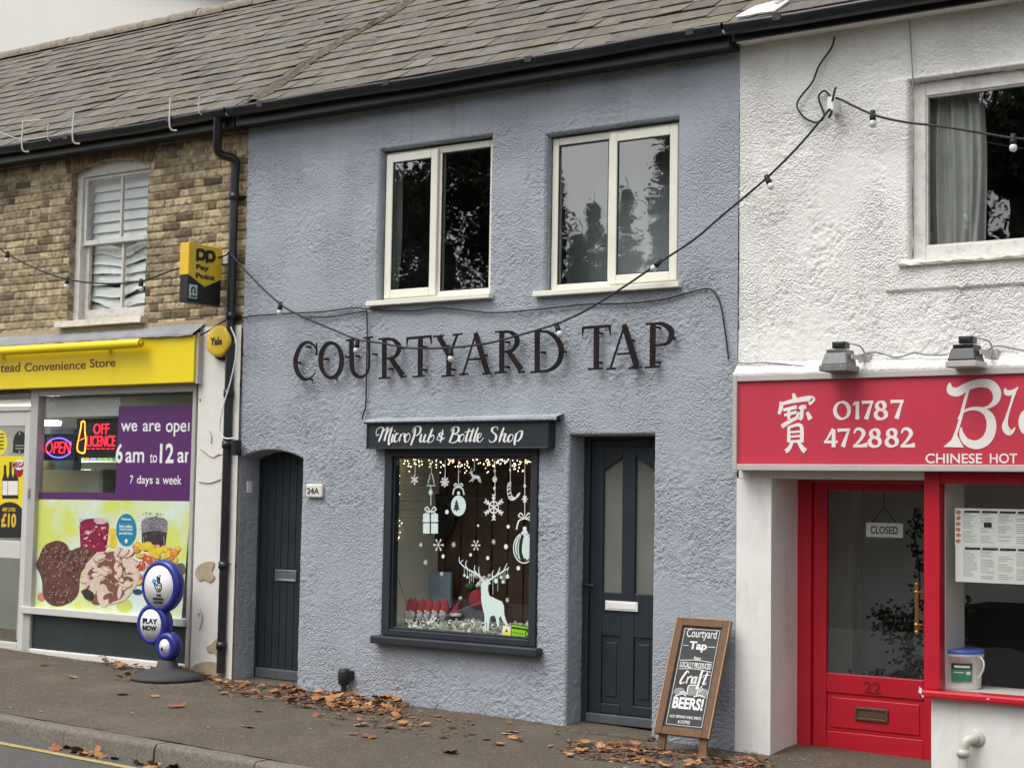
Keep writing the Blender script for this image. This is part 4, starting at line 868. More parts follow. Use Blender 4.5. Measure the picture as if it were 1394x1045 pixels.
# things standing in the window
yb_ = .24
def gz(px, py, y=yb_): return P(px, py, y)
zw = zoomer(wallpl(yb_), 520, 610, 3.868)
FZ = BZ0
GN = [(152, 770, 148), (178, 772, 172), (220, 775, 212), (260, 778, 250), (297, 780, 290), (345, 772, 332)]
gl = ['leftmost red-hatted gnome in the pub window row', 'second gnome from the left in the window row', 'third gnome from the left in the window row', 'fourth gnome from the left in the window row', 'fifth gnome from the left in the window row', 'rightmost tall-hatted gnome of the window row']
g0 = None
for i, (hx_, hy, bx) in enumerate(GN):
    u = zw(bx, 900); top_ = zw(hx_ + 6, hy)
    t = thing('gnome', gl[i], 'gnome', (u[0], yb_, u[1] - .03), 'red-hatted gnomes in the pub window')
    s = MB(); h0 = zw(bx, 850)[1]; s.lathe((u[0], yb_, h0 - .015), [(.042, 0), (.036, .03), (.022, .09), (.012, (top_[1] - h0) * .8), (.002, top_[1] - h0)], 12); s.build('hat', K['hat'], t)
    s = MB(); s.lathe((u[0], yb_, u[1] - .04), [(0, 0), (.044, .005), (.046, .05), (.03, .10), (0, .11)], 12); s.build('body', K['wool'], t)
    s = MB(); s.lathe((u[0], yb_ - .03, u[1] - .02), [(0, 0), (.022, .02), (.03, .06), (.02, .085), (0, .09)], 10); s.build('beard', K['beard'], t)
    s = MB(); s.ball((u[0], yb_ - .055, h0 - .01), .011, 8); s.build('nose', K['bulb'], t)
u = zw(388, 868); t = thing('santa_hat', 'small red Santa hat with a white brim and bobble', 'hat', (u[0], yb_, u[1] - .03))
s = MB(); s.tube([(u[0], yb_, u[1]), (u[0] + .01, yb_, u[1] + .05), (u[0] + .035, yb_, u[1] + .10)], [.038, .036, .034, .03, .026, .022, .018, .014, .012, .01, .008, .006], 12); s.build('cone', K['hat'], t)
s = MB(); s.lathe((u[0], yb_, u[1] - .025), [(0, 0), (.042, .004), (.046, .015), (.042, .028), (0, .03)], 14); s.build('brim', K['snow'], t); s = MB(); s.ball((u[0] + .045, yb_, u[1] + .12), .016, 8); s.build('bobble', K['snow'], t)
# soft toy santa on a dark cloth mound
u = zw(470, 800); t = thing('santa_doll', 'red and green Santa doll with fluffy white hair behind the stag', 'doll', (u[0], .34, u[1] - .1))
s = MB(); s.ball((u[0], .34, u[1]), .085, 14, (1, .8, 1.05)); s.build('coat', K['hat'], t)
s = MB()
for i in range(26): s.ball((u[0] + .05 + random.gauss(0, .03), .31 + random.gauss(0, .02), u[1] + .12 + random.gauss(0, .04)), random.uniform(.014, .026), 6)
s.build('hair', K['snow'], t); s = MB(); s.ball((u[0] - .075, .33, u[1] + .10), .045, 10, (1.1, .8, .8)); s.build('mitten', K['leafy'], t)
u0 = zw(350, 935); u1 = zw(530, 800); s = MB(); q = []
s.ball(((u0[0] + u1[0]) / 2 + .03, .36, FZ + .06), .16, 16, (1.35, .6, 1.05)); s.build('cloth_heap', K['wool'], loc=((u0[0] + u1[0]) / 2, .36, FZ), label='dark cloth heap behind the gnomes in the pub window', cat='cloth')
b = MB(); b.tube([(*[zw(310, 880)[0]], yb_ - .07, zw(310, 880)[1]), (zw(390, 872)[0], yb_ - .08, zw(390, 872)[1]), (zw(460, 838)[0], yb_ - .05, zw(460, 838)[1]), (zw(520, 812)[0], yb_, zw(520, 812)[1])], .004, 6); b.build('ribbon', mat('purple_ribbon', (.20, .12, .28), .4), loc=(zw(400, 870)[0], yb_, zw(400, 870)[1]), label='thin purple ribbon draped in front of the gnomes', cat='ribbon')
s = MB(); q = zw(200, 735); s.box(q[0] - .11, q[0] + .11, .50, .53, q[1] - .16, q[1] + .12); s.build('card_box', mat('pale_blue_card', (.22, .28, .34), .6, .1), loc=(q[0], .5, q[1] - .16), label='pale blue card panel leaning behind the gnomes', cat='card panel', bevel=.003)
q = P(590, 705, .56); b = MB(); b.lathe((q.x, .595, q.z), [(0, 0), (.19, .0), (.20, .01), (.20, .025), (.165, .03), (.155, .02), (0, .02)], 40, ax=(0, -1, 0)); b.build('wall_clock', mat('clock_black', (.008, .008, .008), .35), loc=(q.x, .595, q.z - .2), label='big round dark disc on the planks behind the gift sticker', cat='disc')
V, F = [], []
for i in range(1500):
    t = random.random(); x = BX0 + .06 + (BX1 - BX0 - .1) * t; y = random.uniform(.075, .34); hmax = .085 + .05 * float(vnoise(x, y, .12, 55)) + .05 * max(0, (y - .1)); c = Vector((x, y, FZ + random.uniform(.004, hmax)))
    a, d = Vector((random.gauss(0, 1), random.gauss(0, 1), random.gauss(0, 1))).normalized(), Vector((random.gauss(0, 1), random.gauss(0, 1), random.gauss(0, 1))).normalized(); e = random.uniform(.012, .03); o = len(V)
    V += [c + a * e, c + d * e * .6, c - a * e * .8, c - d * e * .6]; F.append((o, o + 1, o + 2, o + 3))
npmesh('paper_snow', V, F, K['snow'], smooth=False, kind='stuff')

# ------------------------------------------------------------------ convenience shop front
YS = .02; b = MB(); px0 = P(268, 690).x; pz = P(290, 445).z
def pil_h(X, Z): return .02 + .006 * (vnoise(X, Z, .4, 21) - .5) + .002 * (vnoise(X, Z, .05, 22) - .5)
gridwall('pilaster', px0, XL - .004, -.25, pz, .02, [], pil_h, K['white_old'], shop)
b = MB(); b.box(px0, px0 + .012, -.015, .25, -.25, pz); b.build('pilaster_return', K['white_old'], shop)
pp = wallpl(-.028)
PATCH = [[(268, 772), (278, 765), (290, 764), (291, 770), (288, 778), (292, 785), (286, 792), (278, 788), (272, 790), (266, 783)], [(281, 880), (288, 876), (296, 868), (298, 880), (297, 895), (291, 888), (283, 887)], [(283, 455), (296, 452), (300, 458), (297, 478), (284, 478)], [(264, 905), (280, 900), (296, 903), (296, 920), (262, 915)]]
for q in PATCH:
    b = MB(); b.poly(pp, catmull([pp.uv(*p) for p in q], True, 3), -.012, .001); b.build('bare_patch', K['peel'], shop)
for q in ([(272, 610), (282, 618), (290, 622), (298, 618), (306, 620)], [(270, 655), (285, 657), (300, 652)], [(285, 586), (288, 594), (287, 603)], [(272, 828), (275, 840), (271, 858)]): b = MB(); b.ribbon(pp, [(*pp.uv(*p), .003 + .002 * (i % 2)) for i, p in enumerate(q)], -.01, .0012); b.build('crack', K['peel'], shop)
for (x, y) in ((272, 544), (307, 501), (270, 835)): b = MB(); b.ell(pp, pp.uv(x, y), .008, .013, -.01, .0015, 8, jit=.3); b.build('chip', K['peel'], shop)
# fascia
YFS = -.10; fxR = P(264, 490, YFS).x; z1 = P(132, 463.5, YFS).z; z0 = P(132, 525, YFS).z
b = MB(); b.box(-8.5, fxR, YFS, -.012, z0, z1); fsn = b.build('shop_fascia', K['yellow'], loc=(fxR - 1.5, 0, z0), bevel=.006, label='yellow fascia board lettered Convenience Store', cat='sign')
pf = wallpl(YFS); zs = zoomer(pf, 0, 430, 3.983)
b = MB(); u0 = zs(627, 274); 
tl = zs(627, 274); q0 = zs(487, 290); q1 = zs(627, 225)
zb_, zt_ = pf.uv(150, 500)[1], pf.uv(150, 487)[1]
def word(txt, xa, xb, yb_, yt, bold=.008):
    (a, c), (d, e) = zs(xa, yb_), zs(xb, yt); b.text(pf, txt, (a, c, d, e), -.002, .003, bold)
word('Store', 487, 627, 281, 226); word('Convenience', 133, 466, 302, 238); word('tead', 2, 110, 306, 252)
(a, c) = zs(0, 306); hgt = zs(2, 252)[1] - c; b.text(pf, 'Hal', (a - .40, c, a - .02, c + hgt), -.002, .003, .008) if False else None
b.build('lettering', K['brown'], fsn)
b = MB(); b.box(fxR + .003, fxR + .03, YFS + .02, 0, z0 - .01, z1 + .02); b.build('edge_trim', K['aluB'], fsn)
# awning cassette roll
yc = -.19; pa, pb = P(0, 480, yc), P(192, 465, yc); zc = (pa.z + pb.z) / 2; b = MB()
b.lathe((-8.5, yc, zc), [(0, 0), (.038, 0), (.042, .004), (.042, pb.x + 8.5 - .004), (.04, pb.x + 8.5), (.030, pb.x + 8.5), (.028, pb.x + 8.49), (0, pb.x + 8.49)], 20, ax=(1, 0, 0))
aw = b.build('awning_roll', K['yellow'], loc=(pb.x - 1, yc, zc), label='rolled yellow awning tube along the top of the yellow fascia', cat='awning')
b = MB(); b.lathe((pb.x - .005, yc, zc), [(0, 0), (.024, 0), (.024, .012), (.012, .014), (.012, .02), (0, .02)], 14, ax=(1, 0, 0)); b.build('end_cap', K['yellowb'], aw)
for xx in (pb.x - .5, pb.x - 2.0):
    b = MB(); b.box(xx - .02, xx + .02, yc + .03, YFS, zc - .02, zc + .02); b.build('bracket', K['yellow'], aw)
# lead flashing above it
b = MB(); za, zb2 = P(180, 446, 0).z, z1 + .012; xq = P(278, 445, -.02).x
for (xa, xb, dz) in ((-8.4, P(75, 460).x - .01, -.005), (P(75, 460).x - .02, xq, 0)):
    n = 30; V, F = [], []
    for i in range(n + 1):
        x = xa + (xb - xa) * i / n; jz = random.uniform(-.004, .004); V += [(x, -.0, za + dz + jz), (x, -.02, za + dz - .01 + jz), (x + (.0 if i < n else -.02), -.128, zb2 + dz + .004 + jz), (x + (.0 if i < n else -.03), -.132, zb2 + dz - .018 + random.uniform(-.006, .006))]
    for i in range(n):
        for j in range(3): F.append((i * 4 + j, i * 4 + j + 1, (i + 1) * 4 + j + 1, (i + 1) * 4 + j))
    b.add(V, F)
b.build('lead_flashing', K['lead'], shop)
b = MB(); zq1 = P(180, 436, 0).z; b.box(-8.4, XL - .12, -.012, .03, za - .06, za + .03); b.build('render_band', K['peel'], shop)
# window frame: aluminium
YA = .03; wx0, wx1 = P(45, 690, YA).x, P(266, 690, YA).x; ztp = z0 + .02; zsl = P(145, 843, YA).z; zst = P(145, 833, YA).z
dxl = P(-80, 690, YA).x
fr = MB(); fr.box(wx1 - .045, wx1, 0, .09, .0, ztp); fr.box(wx0 - .055, wx0 + .055, 0, .09, 0, ztp); fr.box(wx0 + .055, wx1 - .045, 0, .09, ztp - .09, ztp)
sf = fr.build('shop_window', K['aluB'], shop, bevel=.006)
s = MB(); s.box(wx0 - .06, wx1 - .0455, -.03, .09, zsl - .0, zst); s.build('sill', K['alu'], sf, bevel=.006)
s = MB(); zpl = P(145, 892, YA).z; s.box(wx0 + .055, wx1 - .045, .03, .07, zpl, zsl - .002); s.build('stall_riser', K['dgreen'], shop)
s = MB(); s.box(wx0 + .05, wx1 - .045, .0, .10, -.2, zpl - .002); s.build('plinth', K['white_old'], shop, bevel=.01)
g = MB(); g.box(wx0 + .05, wx1 - .04, .05, .056, zst, ztp - .085); g.build('pane', K['glass'], sf)
# door beside it
dz1 = P(20, 560, YA).z; db = P(20, 890, YA).z; pr0, pr1 = P(20, 760, YA).z, P(20, 736, YA).z; pt1 = P(20, 583, YA).z
fr = MB(); dxr = wx0 - .058; fr.frame(dxl - .3, dxr, db, dz1, .015, .065, .07, .085, .11, .14); fr.box(dxl - .23, dxr - .085, .015, .065, pr0, pr1)
sd_ = fr.build('door', K['alu'], shop, bevel=.006)
g = MB(); g.box(dxl - .24, dxr - .08, .04, .046, db + .1, pr0 + .005); g.build('pane', K['glass'], sd_); g = MB(); g.box(dxl - .24, dxr - .08, .04, .046, pr1 - .005, dz1 - .135); g.build('pane', K['glass'], sd_)
s = MB(); zt2 = P(20, 556, YA).z; s.box(dxl - .3, dxr, .0, .08, dz1 + .004, zt2 + .02); s.build('transom', K['alu'], sd_, bevel=.004)
g = MB(); g.box(dxl - .3, dxr, .05, .056, zt2 + .02, ztp); g.build('pane', K['glass'], sd_)
s = MB(); q = P(40, 671, .0); s.box(q.x - .012, q.x + .012, -.012, .0, q.z - .045, q.z + .045); s.build('lock', K['chrome'], sd_, bevel=.004)
s = MB(); s.box(-8.5, dxl - .303, -.01, .12, -.2, ztp); s.build('side_panel', K['alu'], shop)
s = MB(); s.box(-8.5, wx0, -.06, .3, -.2, db - .006); s.build('door_step', K['peel'], shop)
room(shop, -8.4, XL - .1, -.05, 2.50, .12, 4.2, K['room_pale'])
s = MB(); s.box(-8.5, px0 + .1, .06, .118, ztp - .02, 2.6); s.box(px0 - .02, XL - .01, .03, .118, -.1, ztp); s.build('wall_core', K['room_pale'], shop)
# vinyls on the shop window
plp = wallpl(.046); zp_ = zoomer(plp, 0, 430, 3.983)
def up(*p): return zp_(*p)
pu0, pu1 = up(648, 0)[0], up(1046, 0)[0]
b = MB(); A = [up(645, 488), up(1050, 484), up(1036, 1000), up(205, 990), up(207, 955), up(626, 957)]
b.poly(plp, A, -.002, .001); pv = b.build('opening_hours_vinyl', K['purple'], loc=(pu0, .046, A[3][1]), label='purple window vinyl reading we are open 6am to 12am', cat='window vinyl')
def wt(txt, xa, ya, xb, yb2, bold=.012, clip=None): 
    b = MB(); (a, c), (d, e) = up(xa, ya), up(xb, yb2); b.text(plp, txt, (a, c, d, e), .0012, .0022, bold, clip); b.build('lettering', K['white'], pv)
rc = up(1048, 0)[0] - .004
wt('we', 655, 626, 746, 578); wt('are', 774, 626, 872, 578); wt('ope', 899, 653, 1012, 577); wt('n', 1020, 624, 1062, 577, clip=rc)
wt('6', 627, 797, 668, 690, .022); wt('am', 680, 795, 783, 735, .014); wt('to', 812, 795, 853, 745, .008); wt('12', 866, 797, 944, 690, .022); wt('am', 962, 795, 1066, 735, .014, clip=rc - .003)
wt('7', 704, 908, 724, 864, .008); wt('days', 742, 922, 830, 864, .008); wt('a', 846, 910, 866, 878, .008); wt('week', 882, 912, 986, 864, .008)
# food poster
zo = zoomer(plp, 40, 690, 6.336)
PC = {k: mat('print_' + k, c, .35, v, s) for k, c, v, s in (('lime', (.56, .62, .16), .10, 3), ('pale', (.60, .72, .68), .06, 3), ('cookie', (.13, .055, .045), .55, 38), ('cookie2', (.24, .13, .10), .4, 60), ('cookie3', (.085, .035, .03), .4, 60), ('cookie4', (.34, .20, .16), .4, 60), ('drink', (.24, .012, .045), .5, 18), ('cola', (.045, .035, .04), .5, 20), ('foam', (.25, .23, .24), .5, 60), ('mallow', (.70, .56, .45), .15, 25), ('cream', (.72, .62, .52), .1, 25), ('mallow2', (.55, .36, .29), .15, 25),
      ('brownchunk', (.22, .09, .06), .25, 30), ('orange', (.72, .28, .03), .2, 20), ('yel', (.75, .55, .04), .2, 20), ('pink', (.60, .22, .24), .2, 20), ('red', (.60, .10, .04), .2, 20), ('green', (.13, .13, .06), .2, 20), ('drink2', (.36, .03, .075), .4, 40), ('ice', (.62, .45, .46), .2, 30), ('glassp', (.50, .62, .62), .1, 10), ('blue', (.02, .07, .16), .1, 10), ('hi', (.80, .62, .40), .1, 20))}
b = MB(); b.mat(mat('print_backdrop', (.66, .78, .74), .35, .05, 2, dirt=1.0, dcol=(.66, .72, .16), ds=1.5, dr=(.43, .58))); b.poly(plp, [up(205, 1000 - 6), up(1036, 1004), (up(1030, 0)[0], zo(0, 975)[1] - .0), (zo(30, 0)[0], zo(0, 885)[1])], -.002, .0006)
Q = b
def pe(m, cx, cy, rx, ry, h, jit=0, rot=0, n=24):
    b.mat(PC[m]); b.k += 1; j = [1 + random.uniform(-jit, jit) for _ in range(n)]
    b.poly(plp, [zo(cx + (rx * math.cos(t) * math.cos(rot) - ry * math.sin(t) * math.sin(rot)) * j[i], cy + (rx * math.cos(t) * math.sin(rot) + ry * math.sin(t) * math.cos(rot)) * j[i]) for i, t in enumerate(np.linspace(0, 2 * math.pi, n, False))], .0, .0008 + h * .00012 + .000004 * b.k)
pe('lime', 820, 850, 70, 60, 1.5); pe('lime', 205, 878, 45, 26, 1.6); pe('pink', 105, 775, 35, 40, 1.7)
b.mat(PC['glassp']).poly(plp, [zo(425, 95), zo(695, 95), zo(672, 330), zo(655, 400), zo(450, 400), zo(440, 330)], 0, .0011)
b.mat(PC['drink']).poly(plp, [zo(432, 160), zo(690, 160), zo(668, 350), zo(640, 420), zo(455, 420), zo(442, 350)], 0, .0013)
pe('drink', 560, 150, 125, 55, 4.5, .06); pe('ice', 610, 118, 55, 28, 5, .15); pe('ice', 520, 210, 40, 10, 5, .2); pe('ice', 640, 180, 22, 12, 5, .2)
b.mat(PC['foam']).poly(plp, [zo(966, 120), zo(1000, 95), zo(1080, 80), zo(1165, 95), zo(1195, 125), zo(1188, 235), zo(970, 235)], 0, .0013); b.mat(PC['cola']).poly(plp, [zo(970, 225), zo(1030, 208), zo(1120, 205), zo(1188, 218), zo(1172, 345), zo(1120, 400), zo(990, 380), zo(970, 290)], 0, .0014)
for (x, y, h_) in ((985, 300, 90), (1160, 290, 80), (1005, 250, 30)): b.k += 1; b.mat(PC['foam']).poly(plp, [zo(x - 4, y - h_ / 2), zo(x + 4, y - h_ / 2), zo(x + 6, y + h_ / 2), zo(x, y + h_ / 2)], 0, .00142 + b.k * 1e-6)
for _ in range(60): pe(random.choice(['drink2', 'drink2', 'ice', 'drink']), random.uniform(445, 675), random.uniform(150, 340), random.uniform(5, 22), random.uniform(3, 10), 6.2, .25, random.uniform(-.5, .5), 9)
for _ in range(150): pe('foam' if random.random() < .35 else 'cola', random.gauss(1080, 50), random.uniform(45, 225), random.uniform(2, 5), random.uniform(2, 5), 6.4, n=7)
pe('yel', 720, 220, 35, 40, 3); pe('yel', 722, 300, 38, 55, 3.2)
for i in range(70):
    x, y = random.uniform(890, 1280), random.uniform(330, 690); d = (y - 330) / 360
    if x < 880 + 60 * d: continue
    ww, hh, ro = random.uniform(24, 38), random.uniform(20, 30), random.uniform(0, 3); pe('brownchunk', x + 3, y + 5, ww * 1.05, hh * 1.05, 6 + d * 4 + i * .006, .08, ro, 14)
    pe(random.choice(['orange', 'yel', 'pink', 'red', 'orange', 'red'] if y > 420 else ['yel', 'orange', 'yel', 'pink']), x, y, ww, hh, 6.002 + d * 4 + i * .006, .08, ro, 14); pe('hi', x - 6, y - 8, ww * .3, hh * .22, 6.004 + d * 4 + i * .006, .1, ro, 8)
pe('green', 1305, 535, 45, 55, 10); pe('blue', 935, 730, 40, 25, 10)
for (x, y) in ((985, 340), (1025, 330), (1060, 380), (1110, 375)): pe('yel', x, y, 38, 34, 11)
b.k += 1; b.mat(PC['cookie']).poly(plp, catmull([zo(*p) for p in ((165, 310), (250, 288), (320, 318), (352, 372), (410, 352), (480, 340), (545, 378), (556, 425), (505, 500), (450, 560), (435, 650), (425, 740), (375, 805), (280, 852), (185, 842), (120, 765), (112, 650), (92, 575), (58, 500), (85, 430), (115, 355))], True, 3), 0, .0008 + 11 * .00012)
for _ in range(420):
    a, r_ = random.uniform(0, 6.28), random.random() ** .5
    cx, cy, rx, ry = random.choice(((225, 430, 120, 120), (275, 600, 150, 200), (460, 430, 75, 65), (275, 760, 120, 75), (360, 480, 70, 90)))
    pe(random.choice(['cookie2', 'cookie3', 'brownchunk', 'cookie4', 'cookie3']), cx + rx * r_ * math.cos(a), cy + ry * r_ * math.sin(a), random.uniform(4, 17), random.uniform(3, 9), 13, .35, random.uniform(0, 3), 7)
pe('mallow', 700, 600, 250, 230, 12, .05, -.5); pe('brownchunk', 640, 620, 150, 130, 13, .1, -.4); pe('brownchunk', 720, 730, 100, 70, 13, .1)
for i in range(90):
    a, r_ = random.uniform(0, 6.28), random.random() ** .5; x, y = 690 + 215 * r_ * math.cos(a), 590 + 215 * r_ * math.sin(a) - .35 * 215 * r_ * math.cos(a)
    ww, hh, ro = random.uniform(34, 58), random.uniform(18, 27), random.uniform(-1.6, .8); mk = random.choice(['mallow', 'mallow', 'mallow2', 'brownchunk'])
    pe('brownchunk', x + 4, y + 6, ww * 1.04, hh * 1.06, 14 + i * .06, .05, ro, 16); pe(mk, x, y, ww, hh, 14.02 + i * .06, .05, ro, 16)
    if mk != 'brownchunk': pe('cream', x - 6, y - 6, ww * .6, hh * .45, 14.04 + i * .06, .1, ro, 12)
pe('cola', 515, 755, 62, 42, 18, .05, .7); pe('mallow', 570, 660, 62, 40, 18.5, .05, -1.1); pe('mallow', 640, 760, 52, 100, 18.6, .05, -.1); pe('mallow', 870, 510, 85, 36, 18.7, .04, .75)
b.mats = list(b.mats); fp = b.build('food_poster', None, loc=(zo(700, 0)[0], .046, zo(0, 900)[1]), label='window poster of cookies, sweets and two drinks on lime green', cat='poster')
b = MB(); b.poly(plp, [zo(838 + 87 * math.cos(t), 196 + 140 * math.sin(t)) for t in np.linspace(0, 2 * math.pi, 36, False)], .003, .0042); tl_ = b.build('parcel_sticker', K['teal'], loc=(zo(838, 0)[0], .043, zo(0, 330)[1]), label='teal oval parcel sticker on the food poster', cat='sticker')
b = MB()
for txt, xa, ya, xb, yb2 in (('Send, collect,', 778, 178, 895, 152), ('return your', 782, 206, 895, 184), ('parcels here', 778, 240, 893, 214), ('Welcome', 795, 112, 880, 94)):
    (a, c), (d, e) = zo(xa, ya), zo(xb, yb2); b.text(plp, txt, (a, c, d, e), .0042, .005, .02)
b.ell(plp, zo(838, 292), .018, .02, .0042, .005); b.build('lettering', K['white'], tl_)
# wine poster, round sticker and dark badge on the door
zd = zoomer(wallpl(.034), 0, 540, 4.979); pd = wallpl(.034)
b = MB(); b.mat(K['yellow']).poly(pd, [zd(-200, 400), zd(185, 400), zd(168, 955), zd(-200, 955)], 0, .001)
b.mat(K['ink']).poly(pd, [zd(65 + 108 * math.cos(t), 830 - 118 * math.sin(t)) for t in np.linspace(0, math.pi, 20)] + [zd(-45, 955), zd(168, 955)], .0005, .0018)
for (x, m_) in ((35, 'ink'), (72, 'ink'), (105, 'ink')):
    b.mat(K['ink']).poly(pd, [zd(x - 8, 440 if x == 72 else 462), zd(x + 8, 440 if x == 72 else 462), zd(x + 9, 520), zd(x + 20, 560), zd(x + 20, 690), zd(x - 20, 690), zd(x - 20, 560), zd(x - 9, 520)], .0005, .0016 + x * 1e-6)
    b.mat(K['paper']).poly(pd, [zd(x - 17, 570), zd(x + 17, 570), zd(x + 17, 665), zd(x - 17, 665)], .001, .0022 + x * 1e-6)
b.mat(K['hat']).ell(pd, zd(130, 505), .06, .055, .001, .0018); b.mat(K['white']).ell(pd, zd(130, 460), .075, .05, .001, .0026)
wp = b.build('wine_poster', None, loc=(zd(80, 0)[0], .034, zd(0, 955)[1]), label='yellow poster of wine bottles priced at £10 on the shop door', cat='poster')
b = MB(); 
for txt, xa, ya, xb, yb2, bo in (('£10', 8, 882, 113, 790, .04), ('ANY 2 FOR', 15, 775, 108, 750, .03)):
    (a, c), (d, e) = zd(xa, ya), zd(xb, yb2); b.text(pd, txt, (a, c, d, e), .0018, .003, bo)
b.build('price', K['yellowb'], wp); b = MB(); (a, c), (d, e) = zd(85, 480), zd(172, 440); b.text(pd, 'MEGA', (a, c, d, e), .0026, .0036, .04); b.build('lettering', K['hat'], wp)
b = MB(); b.poly(pd, [zd(-8 + 58 * math.cos(t), 308 + 88 * math.sin(t)) for t in np.linspace(0, 6.283, 30, False)], 0, .001); rs = b.build('round_sticker', K['ystick'], loc=(zd(0, 0)[0], .034, zd(0, 396)[1]), label='round bright yellow sticker on the shop door', cat='sticker')
b = MB()
for i, yy in enumerate((252, 275, 300, 325, 350)): b.ribbon(pd, [(*zd(-2, yy), .012), (*zd(26, yy), .012)], .001, .002, sm=False)
b.build('print', K['ink'], rs)
b = MB(); b.poly(pd, [zd(*p) for p in ((88, 378), (90, 300), (100, 262), (120, 235), (140, 230), (160, 240), (176, 275), (178, 330), (172, 378), (140, 384))], 0, .0012); bd = b.build('door_badge', K['ink'], loc=(zd(135, 0)[0], .034, zd(0, 384)[1]), label='dark navy badge sticker on the shop door', cat='sticker')
b = MB(); b.ribbon(pd, [(*zd(105, 330), .008), (*zd(162, 330), .008)], .001, .002, sm=False); b.ribbon(pd, [(*zd(105, 350), .008), (*zd(162, 350), .008)], .001, .002, sm=False); b.ell(pd, zd(133, 372), .012, .012, .001, .0022); b.ell(pd, zd(133, 248), .012, .012, .001, .0022); b.build('print', K['aluB'], bd)
# behind the shop glass
plI = wallpl(.14); zi = zoomer(plI, 0, 540, 4.979)
b = MB(); a0_, a1_ = zi(302, 252), zi(508, 430); b.slab(plI, a0_[0], a1_[0], a1_[1], a0_[1], -.03, 0); os_ = b.build('led_open_sign', K['ink'], loc=(a0_[0], .14, a1_[1]), label='LED sign with OPEN in red inside a blue oval', cat='LED sign')
b = MB(); (a, c), (d, e) = zi(310, 384), zi(486, 302); b.text(plI, 'OPEN', (a, c, d, e), .001, .006, -.012, shear=.15); b.build('lettering', K['ledR'], os_)
b = MB()
for t in np.linspace(0, 2 * math.pi, 54, False):
    if -.35 < math.sin(t) < .25: continue
    x, y = 400 + 86 * math.cos(t), 345 - 66 * math.sin(t); u = zi(x, y); b.ell(plI, u, .0075, .0075, .001, .006, 8)
b.build('oval', K['ledB'], os_)
b = MB(); a0_, a1_ = zi(522, 150), zi(792, 412); b.slab(plI, a0_[0], a1_[0], a1_[1], a0_[1], -.03, 0); ol = b.build('led_licence_sign', K['ink'], loc=(a0_[0], .14, a1_[1]), label='LED sign with an amber bottle and OFF LICENCE in red', cat='LED sign')
b = MB(); (a, c), (d, e) = zi(636, 252), zi(742, 180); b.text(plI, 'OFF', (a, c, d, e), .001, .006, -.008); b.build('lettering', K['ledR'], ol); b = MB(); (a, c), (d, e) = zi(590, 336), zi(784, 262); b.text(plI, 'LICENCE', (a, c, d, e), .001, .006, -.006); b.build('lettering', K['ledR'], ol)
b = MB(); BO = catmull([(556, 170), (576, 172), (578, 240), (584, 285), (580, 340), (575, 375), (555, 380), (530, 365), (526, 330), (540, 260), (552, 200)], True, 7)
for p in BO: b.ell(plI, zi(*p), .0065, .0065, .001, .006, 8)
b.ribbon(plI, [(*zi(530, 300), .003), (*zi(580, 275), .003)], .001, .004, sm=False)
b.build('bottle_outline', K['ledA'], ol); b = MB()
for x in range(588, 790, 34): b.ribbon(plI, [(*zi(x, 352), .006), (*zi(x + 20, 352), .006)], .001, .006, sm=False)
b.build('underline', K['ledR'], ol)
b = MB(); plJ = wallpl(.085); zj = zoomer(plJ, 0, 540, 4.979); a0_, a1_ = zj(290, 10), zj(812, 128); b.slab(plJ, a0_[0], a1_[0], a1_[1], a0_[1], -.01, 0); b.build('roller_blind', K['room_pale'], loc=(a0_[0], .085, a1_[1]), label='pale roller blind across the top of the shop window', cat='blind')
plJ = wallpl(.45); zj = zoomer(plJ, 0, 540, 4.979); a0_, a1_ = zj(285, 495), zj(690, 655); b = MB(); b.slab(plJ, a0_[0] - .3, a1_[0], 0, a0_[1], -.35, 0); cu_ = b.build('display_cabinet', K['alu'], loc=(a0_[0], .45, .0), label='cream back of a shelf unit behind the shop window', cat='shelf unit', bevel=.004)
b = MB(); b.slab(plJ, a1_[0] - .03, a1_[0] + .02, 0, a0_[1] + .01, -.36, .012)
for k in range(9): b.slab(plJ, a1_[0] - .012, a1_[0] - .002, a0_[1] - .05 - k * .05, a0_[1] - .02 - k * .05, .012, .014)
b.build('upright', K['aluB'], cu_)
PCOL = [(.45, .55, .05), (.6, .5, .03), (.12, .3, .08), (.5, .5, .45), (.5, .1, .05), (.1, .15, .35), (.55, .25, .05)]
PM = [mat('packaging', c, .5, .25, 20) for c in PCOL]
for sx, sh in (((560, 720), (415, 455, 500)), ((720, 900), (430, 490, 560, 620)), ((330, 470), (450, 480))):
    for row in sh[:2]:
        pass
sh_t = thing('goods_shelf', 'shelves of coloured goods seen through the shop window', 'shelf unit', (P(140, 640, 1.6).x, 1.6, 0))
for zz_ in (.55, .9, 1.25, 1.6, 1.95):
    s = MB(); xA, xB = P(60, 640, 1.6).x, P(240, 640, 1.6).x; s.box(xA, xB, 1.6, 2.0, zz_ - .02, zz_); s.build('shelf', K['alu'], sh_t)
    s = MB(); x = xA + .03
    while x < xB - .2:
        wq = random.uniform(.08, .18); s.mat(random.choice(PM)).box(x, x + wq - .01, 1.63, 1.8, zz_ + .001, zz_ + random.uniform(.16, .28)); x += wq
    s.build('packets', None, sh_t, bevel=.004)
q = P(66, 577, 1.2); b = MB(); b.box(q.x - .18, q.x + .14, 1.15, 1.25, q.z - .012, q.z + .03); b.build('ceiling_light', K['tubel'], loc=(q.x, 1.2, q.z), label='lit white strip light glimpsed through the shop window', cat='ceiling light')
q = P(90, 610, .9); b = MB(); b.box(q.x - .25, q.x + .12, .9, 1.0, q.z - .5, q.z + .2); b.build('blue_banner', mat('pale_blue_cloth', (.25, .36, .55), .8, .2), loc=(q.x, .9, q.z - .5), label='pale blue cloth hanging inside the shop', cat='cloth')
